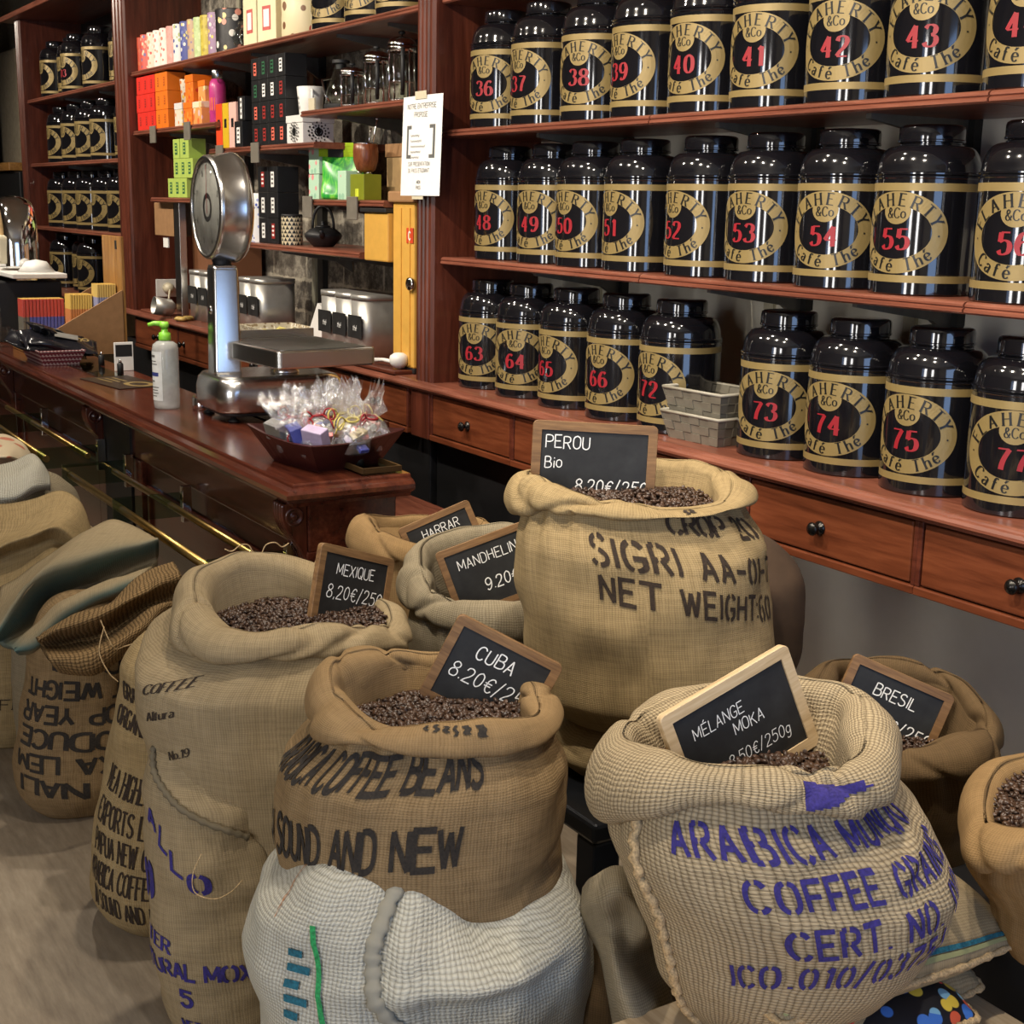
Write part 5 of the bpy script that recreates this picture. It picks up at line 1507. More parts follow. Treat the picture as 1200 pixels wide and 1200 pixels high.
# sweets tray with cellophane bags
TRC = (-3.50, 1.562)
ct = thing('sweets_tray', 'dark red-brown tray on the counter corner heaped with cellophane bags of sweets', 'tray', (TRC[0], TRC[1], CT), (0, 0, math.radians(10)))
bw, bd, tw, td, H = .112, .10, .163, .156, .082
mb = MB()
for (p, q) in (((-1, -1), (1, -1)), ((1, -1), (1, 1)), ((1, 1), (-1, 1)), ((-1, 1), (-1, -1))):
    def zr(p_): return H + (.02 if p_[1] > 0 or p_[0] < 0 else 0)
    vs = []
    n_ = 8
    for k in range(n_ + 1):
        g = k / n_
        bx, by = p[0] * bw + (q[0] - p[0]) * bw * g, p[1] * bd + (q[1] - p[1]) * bd * g
        sag = -.012 * math.sin(g * PI)
        tx_, ty_ = p[0] * tw + (q[0] - p[0]) * tw * g, p[1] * td + (q[1] - p[1]) * td * g
        vs += [(bx, by, 0), (tx_, ty_, zr(p) * (1 - g) + zr(q) * g + sag)]
    mb.add(vs, [[2 * k, 2 * k + 2, 2 * k + 3, 2 * k + 1] for k in range(n_)])
mb.add([(-bw, -bd, 0), (bw, -bd, 0), (bw, bd, 0), (-bw, bd, 0)], [[0, 1, 2, 3]])
M['oxblood'] = plain('oxblood_lacquer', srgb(58, 24, 22), .3, var=.1)
o = obj('tray_shell', mb, [M['oxblood']], ct)
o.modifiers.new('t', 'SOLIDIFY').thickness = .005
rnd = random.Random(12)
SWC = [plain('violet_blue_wrap', srgb(70, 76, 150), .4), plain('cream_wrap', srgb(206, 190, 150), .4), plain('brown_wrap', srgb(96, 66, 46), .4), plain('pink_wrap', srgb(206, 120, 120), .4), plain('lilac_card', srgb(176, 160, 190), .5), plain('silver_wrap', srgb(150, 150, 150), .3, .6)]
RIB = [plain('red_ribbon', srgb(150, 22, 30), .4), plain('yellow_ribbon', srgb(196, 180, 96), .4)]
ca, sa = math.cos(math.radians(10)), math.sin(math.radians(10))
BAGS = [(-.13, -.11, .10, -.5, -.15, 'red', 'at the front left corner of the tray'), (-.09, .02, .085, -.2, .1, 'red', 'at the left edge of the tray'), (.00, -.12, .07, .0, -.5, 'red', 'at the front of the tray, lying low'),
        (.11, -.09, .07, .5, -.4, 'red', 'at the front right of the tray'), (.00, -.01, .115, .0, .0, 'red', 'in the middle of the tray'), (.04, .07, .11, .15, .25, 'yellow', 'in the middle rear'),
        (.10, .11, .12, .25, .3, 'red', 'at the rear right, standing tallest'), (.14, .02, .085, .5, .0, 'yellow', 'at the right edge of the tray'), (-.07, .12, .09, -.2, .4, 'yellow', 'at the rear left of the tray'), (.15, .13, .09, .6, .35, 'yellow', 'at the rear right corner of the tray')]
for bi, (bx, by, hz, lx_, ly_, rib, where) in enumerate(BAGS):
    bx *= .82; by *= .72
    wx, wy = TRC[0] + bx * ca - by * sa, TRC[1] + bx * sa + by * ca
    g = thing('sweets_bag', 'cellophane sweets bag with %s ribbon %s' % (rib, where), 'bag', (wx, wy, CT + .046), (ly_ * -.8 + rnd.uniform(-.25, .25), lx_ * .9 + rnd.uniform(-.25, .25), rnd.uniform(0, 6)), 'cellophane bags of sweets')
    g.scale = (1.12, 1.12, 1.0 + rnd.uniform(-.1, .25))
    mb = MB()
    for k in range(9):
        T = Matrix.Translation((rnd.uniform(-.028, .028), rnd.uniform(-.028, .028), .012 + .05 * rnd.random())) @ Euler((rnd.uniform(-1, 1), rnd.uniform(-1, 1), rnd.uniform(0, 3))).to_matrix().to_4x4()
        s_ = rnd.uniform(.7, 1.2)
        mb.box(-.018 * s_, .018 * s_, -.013 * s_, .013 * s_, -.006 * s_, .006 * s_, (k + bi) % 6, .002, T)
    o = obj('sweets', mb, SWC, g); o['kind'] = 'stuff'
    n, prof = 26, [(.030, .0), (.046, .012), (.050, .04), (.040, .068), (.014, .084), (.012, .090), (.028, .115), (.046, .145), (.052, .165)]
    vs = []; fs = []
    for j, (r_, z_) in enumerate(prof):
        for i in range(n):
            a = 2 * PI * i / n
            wob = 1 + (.10 if j < 4 else .45 if j > 5 else .1) * math.sin(i * 1.9 + bi) * math.cos(i * 3.1 + j * .7)
            zz = z_ + (.022 * math.sin(i * 2.3 + bi * 1.7) if j == len(prof) - 1 else 0)
            fl_ = .35 if j > 6 else 1
            vs.append((r_ * wob * math.cos(a), r_ * wob * math.sin(a) * fl_, zz))
    for j in range(len(prof) - 1):
        for i in range(n):
            k2 = (i + 1) % n
            fs.append([j * n + i, j * n + k2, (j + 1) * n + k2, (j + 1) * n + i])
    obj('wrapper', MB().add(vs, fs, 0, False), [M['cellophane']], g)
    mb = MB()
    mb.tube([(.015 * math.cos(a), .015 * math.sin(a), .087) for a in np.linspace(0, 2 * PI, 17)], .003, 8, caps=False)
    for s_ in (-1, 1):
        mb.tube([(s_ * (.015 + .022 * math.sin(u) ** 2 + .01 * u / 3), -.012 - .012 * math.sin(u), .087 + .016 * math.sin(2 * u)) for u in np.linspace(0, PI, 12)], .0022, 6)
        mb.tube([(s_ * .012, -.014, .087), (s_ * .03, -.03, .07), (s_ * .036, -.036, .045)], .0022, 6)
    obj('ribbon', mb, [RIB[0 if rib == 'red' else 1]], g)
for k, (bx, by, rz, m_, lab) in enumerate(((.13, -.12, .5, 4, 'lilac card box among the bags at the front right of the tray'), (.06, -.14, -.2, 0, 'blue wrapped box among the bags at the front of the tray'), (-.04, -.15, .3, 5, 'silver and black wrapped box at the front left of the tray'))):
    bx *= .86; by *= .86
    wx, wy = TRC[0] + bx * ca - by * sa, TRC[1] + bx * sa + by * ca
    tag(obj('sweet_box', MB().box(-.034, .034, -.018, .018, 0, .05, 0, .003), [SWC[m_]], None, (wx, wy, CT + .075), (.35, .1, rz)), lab, 'box')
c = thing('glass_dish', 'flat square glass dish on the very corner of the counter, partly under the sweets tray', 'dish', (-3.355, 1.625, CT))
mb = MB().box(-.085, .085, -.06, .06, 0, .004, 0)
obj('base', mb, [M['green_glass']], c)
mb = MB()
for a in ((-.085, .085, -.06, -.052), (-.085, .085, .052, .06), (-.085, -.077, -.052, .052), (.077, .085, -.052, .052)):
    mb.box(a[0], a[1], a[2], a[3], .0045, .02, 0, .001)
obj('rim', mb, [plain('bronze_rim', srgb(74, 56, 34), .35, .5)], c)
obj('black_peg', MB().lathe([(0, .004), (.014, .004), (.014, .03), (.007, .036), (0, .036)], 16, 0, True, (-.04, -.01, .0005)), [M['black']], c)

# stepped oak display of boxed tablets
c = thing('display_stand', 'stepped wooden display stand with tall slotted oak back, at the left of the counter', 'stand', (-6.62, 1.66, CT))
T = Matrix(((0, 0, 1, .15), (1, 0, 0, 0), (0, 1, 0, 0), (0, 0, 0, 1)))
obj('side_panel', MB().prism([(-.20, 0), (.20, 0), (.20, .295), (-.20, .07)], 0, .012, 0, T), [M['card']], c)
T2 = Matrix(((0, 0, 1, -.30), (1, 0, 0, 0), (0, 1, 0, 0), (0, 0, 0, 1)))
obj('side_panel', MB().prism([(-.20, 0), (.20, 0), (.20, .295), (-.20, .07)], 0, .012, 0, T2), [M['card']], c)
mb = MB()
mb.box(-.16, .155, .203, .218, 0, .54, 0, .003)
obj('back_board', mb, [M['oakZ']], c)
obj('slot', MB().box(.06, .09, .2015, .2032, .48, .52, 0), [M['black']], c)
obj('steps', MB().box(-.285, .148, -.195, -.01, 0, .02, 0).box(-.285, .148, -.005, .10, 0, .09, 0).box(-.285, .148, .105, .198, 0, .16, 0), [M['card']], c)
obj('front_board', MB().box(-.288, .15, -.212, -.2, 0, .06, 0, .002), [M['oakX']], c)
tb = {}
for nm, cols in dict(rb=(srgb(190, 36, 44), srgb(44, 70, 170)), yel=(srgb(220, 184, 84), srgb(200, 120, 60)), mix=(srgb(206, 176, 96), srgb(130, 140, 190)), grey=(srgb(190, 36, 44), srgb(90, 90, 90))).items():
    t = NT('tablet_' + nm)
    s3 = t.n('ShaderNodeSeparateXYZ'); t.l(t.coords('Generated'), s3.inputs[0])
    f = t.ramp(s3.outputs[2], [(0.0, cols[0]), (0.17, cols[0]), (0.19, cols[1]), (0.60, cols[1]), (0.62, cols[0]), (1, cols[0])])
    nz = t.noise(t.coords(), 90, 2)
    tb[nm] = t.set(color=t.mix(t.math('MULTIPLY', nz.outputs[0], .25), f, (0.55, 0.45, 0.25, 1)), rough=.45)
tb['pages'] = plain('ochre_top', srgb(206, 168, 84), .5)
def tablets(n, y0, y1, z0, H, mat, xr, ttl, grp, tilt=0.0, first=None):
    w_ = (y1 - y0) / n
    for k in range(n):
        mb = MB().box(-.10, 0, -w_ * .42, w_ * .42, 0, H, 0, .002)
        mb.box(-.098, -.002, -w_ * .44, w_ * .44, H, H + .001, 1)
        o = obj('tea_tablet', mb, [tb[first] if (first and k < 2) else tb[mat], tb['pages']], None, (-6.62 + xr, 1.66 + y0 + w_ * (k + .5), CT + z0), (tilt, 0, 0))
        tag(o, ttl % ORD[k], 'box', grp)
tablets(12, -.195, .000, .024, .215, 'rb', -.13, 'slim red tea box, %s from the front on the lowest step of the stand', 'red and blue slim boxes', -.02, 'grey')
tablets(9, -.005, .10, .091, .175, 'yel', .00, 'slim yellow tea box, %s from the front on the middle step of the stand', 'yellow slim boxes', -.02)
tablets(8, .105, .195, .161, .155, 'mix', .07, 'slim lilac tea box, %s from the front on the top step of the stand', 'yellow and lilac slim boxes', -.02)
tag(obj('price_card', MB().box(-.004, .004, -.04, .04, 0, .12, 0, .001).box(.004, .0048, -.035, .035, .06, .11, 1), [M['paper'], M['black']], None, (-5.80, 1.665, CT)), 'small black and white card standing right of the wooden stand', 'card')
# patterned basket of black pouches
c = thing('basket', 'dark red basket with white nordic pattern on the counter, full of black pouches', 'basket', (-6.24, 1.475, CT))
t = NT('nordic_pattern')
s3 = t.n('ShaderNodeSeparateXYZ'); t.l(t.coords('Object'), s3.inputs[0])
xy = t.math('ADD', s3.outputs[0], s3.outputs[1])
w1 = t.math('GREATER_THAN', t.math('SINE', t.math('MULTIPLY', xy, 420)), .1)
w2 = t.math('GREATER_THAN', t.math('SINE', t.math('MULTIPLY_ADD', s3.outputs[2], 330, -.6)), -.15)
w3 = t.math('GREATER_THAN', t.math('SINE', t.math('MULTIPLY', s3.outputs[2], 330)), .93)
msk = t.math('MAXIMUM', t.math('MULTIPLY', w1, t.math('MULTIPLY', w2, .8)), w3)
M['nordic'] = t.set(color=t.mix(msk, srgb(112, 36, 48), srgb(206, 186, 180)), rough=.6)
mb = MB()
b1, b2, t1, t2_, H = .15, .075, .185, .10, .065
for (p, q) in (((-1, -1), (1, -1)), ((1, -1), (1, 1)), ((1, 1), (-1, 1)), ((-1, 1), (-1, -1))):
    mb.add([(p[0] * b1, p[1] * b2, 0), (q[0] * b1, q[1] * b2, 0), (q[0] * t1, q[1] * t2_, H), (p[0] * t1, p[1] * t2_, H)], [[0, 1, 2, 3]])
mb.add([(-b1, -b2, 0), (b1, -b2, 0), (b1, b2, 0), (-b1, b2, 0)], [[0, 1, 2, 3]])
o = obj('shell', mb, [M['nordic']], c); o.modifiers.new('t', 'SOLIDIFY').thickness = .004
M['foil_black'] = plain('black_foil', (0.012, 0.012, 0.016, 1), .18, var=.2)
for k, (x, y, z, rx, ry, rz) in enumerate(((-.06, -.03, .035, .3, .35, 1.2), (-.01, .0, .045, .2, .32, 1.5), (.03, .01, .055, .5, .15, 1.7), (.06, .03, .06, .3, .2, 1.4), (-.03, .04, .065, .1, .5, 1.9))):
    g = thing('coffee_pouch', 'shiny black coffee pouch in the patterned basket, %s' % ('lowest front one', 'second from the front', 'middle one', 'rear right one', 'top rear one')[k], 'pouch', (-6.24 + x, 1.475 + y, CT + z + .03), (rx, ry, rz), 'black pouches in the patterned basket')
    g.scale = (1.25, 1.2, 1.15)
    vs = []; fs = []
    nu, nv = 22, 14
    for j in range(nv + 1):
        v_ = j / nv
        for i in range(nu):
            a = 2 * PI * i / nu
            th_ = .024 * max(.04, math.sin(PI * min(1, v_ * 1.15)) ** .6 if v_ < .87 else .04)
            ex = .006 * math.sin(8 * v_ + k + 4 * math.cos(a))
            vs.append(((v_ - .5) * .24, .062 * math.cos(a) * (1 + .05 * math.sin(7 * v_)), th_ * math.sin(a) + ex * (1 if abs(v_ - .5) < .45 else .3)))
    for j in range(nv):
        for i in range(nu):
            k2 = (i + 1) % nu
            fs.append([j * nu + i, (j + 1) * nu + i, (j + 1) * nu + k2, j * nu + k2])
    fs.append([i for i in range(nu)]); fs.append([nv * nu + i for i in range(nu)][::-1])
    obj('bag', MB().add(vs, fs, 0, True), [M['foil_black']], g)
    mb = MB()
    for (x0_, x1_, w_) in ((-.03, .05, .03),):
        mb.box(x0_, x1_, -.022, .022, .0275, .0295, 0, .0005)
        vs = []; fs = []
        for i in range(20):
            a = 2 * PI * i / 20
            for r in (.008, .014): vs.append((.075 + r * math.cos(a), r * math.sin(a), .0265))
        for i in range(20):
            j = (i + 1) % 20; fs.append([2 * i, 2 * i + 1, 2 * j + 1, 2 * j])
        mb.add(vs, fs, 1)
    obj('label', mb, [plain('grey_label', srgb(120, 120, 116), .4), M['gold']], g)
# small things on the top
for k, (x, y, lab) in enumerate(((-6.02, 1.63, 'small black peg with shiny tip near the basket'), (-5.70, 1.62, 'small black peg with shiny tip nearer the printed mat'))):
    c = thing('peg', lab, 'peg', (x, y, CT), group='black pegs')
    obj('stem', MB().lathe([(0, 0), (.013, 0), (.013, .04), (.008, .046), (0, .046)], 16), [M['black']], c)
    obj('tip', MB().lathe([(0, .0465), (.007, .0465), (.004, .058), (0, .06)], 12), [M['chrome']], c)
tag(obj('glass_sheet', MB().box(-.26, .26, -.06, .05, 0, .004, 0, .001), [M['green_glass']], None, (-5.86, 1.56, CT)), 'thin sheet of glass lying on the counter by the black pegs', 'sheet')
c = thing('counter_mat', 'dark printed mat with a gold oval on the counter left of the pump bottle', 'mat', (-5.42, 1.55, CT), (0, 0, math.radians(8)))
obj('mat', MB().box(-.19, .19, -.10, .10, 0, .003, 0, .001), [plain('dark_brown_mat', srgb(44, 34, 26), .4)], c)
mb = MB(); vs = []; fs = []
for i in range(36):
    a = 2 * PI * i / 36
    for r in (.62, 1.0): vs.append((.10 + .075 * r * math.cos(a), .02 + .055 * r * math.sin(a), .0036))
for i in range(36):
    j = (i + 1) % 36; fs.append([2 * i, 2 * i + 1, 2 * j + 1, 2 * j])
mb.add(vs, fs)
for k in range(3): mb.add([(-.14 + .0 * k, -.05 + .03 * k, .0036), (.0, -.05 + .03 * k, .0036), (.0, -.04 + .03 * k, .0036), (-.14, -.04 + .03 * k, .0036)], [[0, 1, 2, 3]])
obj('print', mb, [M['gold']], c)
# coffee machine at the left edge
c = thing('coffee_machine', 'chrome lever coffee machine at the left edge behind the wooden stand', 'coffee machine', (-7.55, 1.60, CT))
obj('base', MB().box(-.5, .38, -.16, .16, .0, .30, 0, .01), [M['black']], c)
obj('cup_tray', MB().box(-.5, .62, -.13, .13, .325, .348, 0, .004), [M['white']], c)
obj('tray_post', MB().box(.30, .34, -.05, .05, .30, .325, 0), [M['chrome']], c)
pts = _catmull3([(-.10, 0, .35), (-.10, 0, .54), (-.06, 0, .64), (.05, 0, .68), (.17, 0, .67), (.24, 0, .60), (.265, 0, .50), (.27, 0, .36)])
obj('chrome_arch', MB().tube(pts, .032, 18, flat=2.6, up=(0, 1, 0)), [M['chrome']], c)
obj('lever', MB().box(.16, .28, -.12, -.06, .38, .52, 0, .014), [M['cream']], c)
obj('beige_panel', MB().box(.05, .19, -.085, -.06, .38, .66, 0, .008), [M['card_light']], c)
obj('saucer_cover', MB().lathe([(.0, .06), (.05, .05), (.09, 0.0), (.085, 0), (.045, .045), (0, .055)], 24, 0, True, (.42, .03, .3485)), [M['white']], c)
for k, (x, y, lab) in enumerate(((-7.02, 1.55, 'clear crinkled bag of snacks under the white cup tray, right one'), (-7.25, 1.42, 'clear crinkled bag of dark beans at the left photo edge, under the cup tray'))):
    g = thing('snack_bag', lab, 'bag', (x, y, CT + .001 if k else CT + .001))
    vs, fs = pouch_mesh(.20, .17, .05)
    obj('wrapper', MB().add(vs, fs, 0, False), [M['cellophane']], g)
    obj('filling', MB().lathe([(0, .006), (.05, .01), (.06, .05), (.04, .10), (0, .12)], 14, 0, False, sy=.5), [SWC[1] if k == 0 else M['bean_dark']], g)
tag(obj('acrylic_box', MB().box(-.05, .05, -.04, .04, 0, .10, 0, .003), [M['glass']], None, (-6.95, 1.402, CT)), 'small clear acrylic box at the left photo edge of the counter', 'box')
# lamp at upper left
c = thing('pendant_lamp', 'white conical lamp shade at the upper left edge', 'lamp', (-11.1, 2.0, 2.80))
obj('shade', MB().lathe([(.03, .30), (.05, .30), (.13, .0), (.125, 0), (.045, .295), (.03, .295)], 28), [M['white']], c)
obj('bulb', MB().lathe([(0, .02), (.03, .04), (.035, .08), (.02, .13), (0, .14)], 16), [M['cream']], c)
obj('rod', MB().tube([(.0, 0, .29), (0, 0, .45)], .006, 8), [M['black']], c)
# ------------------------------------------------------------------ sacks: shape functions (angle 0 = towards the shop floor, 90 = right)
def smooth_noise(P, scale, seed, n=14):
    rs = np.random.RandomState(seed)
    out = np.zeros(P.shape[:-1])
    for k in range(n):
        d = rs.normal(size=3)
        d *= scale * (0.6 + 0.9 * rs.rand()) / np.linalg.norm(d)
        out += np.sin(P @ d + rs.rand() * 6.283)
    return out / math.sqrt(n) * 0.9

def per_interp(th, vals):
    """smooth periodic interpolation of 8 values at 0,45,...315 degrees"""
    n = len(vals)
    v = np.array(vals, float)
    F = np.fft.rfft(v) / n
    th = np.asarray(th, float)
    out = np.full(th.shape, F[0].real)
    for k in range(1, len(F)):
        w_ = 1.0 if k == n // 2 else 2.0
        sm = (1.0, 1.0, 0.95, 0.8, 0.5)[k]
        out = out + w_ * sm * (F[k].real * np.cos(k * th) - F[k].imag * np.sin(k * th))
    return out

class Sack:
    """upright sack. rows: (z, left, right) half-profile seen from the shop floor, top to bottom"""
    def __init__(s, c, d, rows, rim=None, top=None, bot=None, z0=0.0, kd=0.86, seed=1, wr=1.0, tr=0.034, closed_top=None, gather=0.010, n_g=17, lumps=()):
        s.c = np.array([c[0], c[1]]); s.d = np.array(d) / np.linalg.norm(d); s.r = np.array([s.d[1], -s.d[0]])
        rows = sorted(rows)
        s.rz = np.array([q[0] for q in rows]); s.rl = np.array([q[1] for q in rows]); s.rr = np.array([q[2] for q in rows])
        s.z0 = z0; s.kd = kd; s.seed = seed; s.wr = wr; s.tr = tr; s.rim = rim; s.gather = gather; s.n_g = n_g
        s.closed = closed_top; s.lumps = lumps
        if rim:
            hs = [t - b for t, b in zip(top, bot) if b is not None]
            h = sum(hs) / len(hs)
            s.top = list(top); s.bot = [b if b is not None else t - h for t, b in zip(top, bot)]
    def ztop(s, th):
        if s.closed: return np.full(np.shape(th), s.closed)
        return per_interp(th, s.top) * 0.45 + per_interp(th, s.bot) * 0.55
    def half(s, z):
        l = np.interp(z, s.rz, s.rl); r = np.interp(z, s.rz, s.rr)
        return (l + r) / 2, (r - l) / 2
    def body(s, th, z):
        th = np.asarray(th, float); z = np.asarray(z, float)
        cu, hw = s.half(z)
        df = np.maximum(hw * s.kd, 0.10)
        k = np.ones_like(z + th)
        zb = z - s.z0
        k = np.where(zb < 0.09, np.sqrt(np.clip(1 - (1 - np.clip(zb, 0, .09) / 0.09) ** 2 * 0.45, 0, 1)), k)
        if s.closed:
            rnd_ = 0.13
            t_ = np.clip((z - (s.closed - rnd_)) / rnd_, 0, 1)
            k = k * np.sqrt(np.clip(1 - t_ ** 2.2, 0, 1))
            lat0, f0 = cu, 0.0
        else:
            zt = s.ztop(th)
            L, R, dff, dfb = s.rim
            w_ = np.clip((z - (zt - 0.10)) / 0.10, 0, 1); w_ = w_ * w_ * (3 - 2 * w_)
            cu = cu * (1 - w_) + (L + R) / 2 * w_
            hw = hw * (1 - w_) + ((R - L) / 2 - s.tr) * w_
            df = df * (1 - w_) + (np.where(np.cos(th) > 0, dff, dfb) - s.tr) * w_
        e = 0.88
        sn = np.sign(np.sin(th)) * np.abs(np.sin(th)) ** e; cs = np.sign(np.cos(th)) * np.abs(np.cos(th)) ** e
        lat = cu + hw * k * sn; fr = df * k * cs
        P = np.stack([s.c[0] + s.r[0] * lat - s.d[0] * fr, s.c[1] + s.r[1] * lat - s.d[1] * fr, np.broadcast_to(z, lat.shape)], -1)
        N = np.stack([s.r[0] * np.sin(th) - s.d[0] * np.cos(th), s.r[1] * np.sin(th) - s.d[1] * np.cos(th), np.zeros_like(lat)], -1)
        disp = s.wr * (0.008 * smooth_noise(P, 9, s.seed) + 0.0045 * smooth_noise(P * np.array([1, 1, 1.6]), 24, s.seed + 1) + 0.0016 * smooth_noise(P, 70, s.seed + 2))
        if not s.closed:
            g = np.exp(-np.clip(s.ztop(th) - z, 0, None) / 0.09)
            disp = disp + s.gather * g * np.sin(s.n_g * th + 2 * np.sin(2 * th + s.seed)) * (0.6 + 0.4 * np.sin(3 * th + s.seed * 1.7))
        for (a, zz, wa, wz, amp, sl) in s.lumps:      # broad hollows and folds in the cloth
            dd = np.angle(np.exp(1j * (th - math.radians(a)))) 
            disp = disp + amp * np.exp(-(dd / math.radians(wa)) ** 2 - ((z - zz - sl * dd) / wz) ** 2)
        return P + N * disp[..., None]
    def cuff(s, th, ph):
        th = np.asarray(th, float); ph = np.asarray(ph, float)
        L, R, dff, dfb = s.rim
        zt = per_interp(th, s.top); zb = per_interp(th, s.bot)
        hh = (zt - zb) / 2; zc = (zt + zb) / 2
        tr = s.tr * (1 + 0.13 * np.sin(3 * th + s.seed) + 0.10 * np.sin(5 * th + 2.1 * s.seed))
        cu, hw = (L + R) / 2, (R - L) / 2
        df = np.where(np.cos(th) > 0, dff, dfb)
        cph = np.sign(np.cos(ph)) * np.abs(np.cos(ph)) ** 0.8; sph = np.sign(np.sin(ph)) * np.abs(np.sin(ph)) ** 0.9
        off = -tr + tr * cph + 0.010 * (-sph) * (cph > 0)
        e = 0.9
        sn = np.sign(np.sin(th)) * np.abs(np.sin(th)) ** e; cs = np.sign(np.cos(th)) * np.abs(np.cos(th)) ** e
        lat = cu + (hw + off) * sn; fr = (df + off) * cs
        z = zc + hh * sph
        P = np.stack([s.c[0] + s.r[0] * lat - s.d[0] * fr, s.c[1] + s.r[1] * lat - s.d[1] * fr, z], -1)
        nl = np.cos(ph)
        N = np.stack([(s.r[0] * np.sin(th) - s.d[0] * np.cos(th)) * nl, (s.r[1] * np.sin(th) - s.d[1] * np.cos(th)) * nl, np.sin(ph) + 0 * th], -1)
        disp = s.wr * (0.0065 * smooth_noise(P, 13, s.seed + 5) + 0.0055 * smooth_noise(P * np.array([1, 1, .6]), 36, s.seed + 6) + 0.0016 * smooth_noise(P, 80, s.seed + 7))
        # creases across the roll
        rs = np.random.RandomState(s.seed + 40)
        for k in range(5):
            a = rs.rand() * 6.283; wd = 0.05 + 0.06 * rs.rand()
            dd = np.angle(np.exp(1j * (th - a + 0.25 * np.sin(ph + k))))
            disp = disp - 0.0085 * np.exp(-(dd / wd) ** 2) * s.wr
        return P + N * disp[..., None]
    def lining(s, th, t, zbean):
        """inside of the cuff down to the beans, t 0..1"""
        A = s.cuff(th, np.full(np.shape(th), math.pi * 1.0))
        L, R, dff, dfb = s.rim
        df = np.where(np.cos(th) > 0, dff, dfb)
        k = 2.3
        lat = (L + R) / 2 + ((R - L) / 2 - s.tr * k) * np.sin(th); fr = (df - s.tr * k) * np.cos(th)
        B = np.stack([s.c[0] + s.r[0] * lat - s.d[0] * fr, s.c[1] + s.r[1] * lat - s.d[1] * fr, np.full(np.shape(th), zbean - 0.03)], -1)
        return A * (1 - t)[..., None] + B * t[..., None]

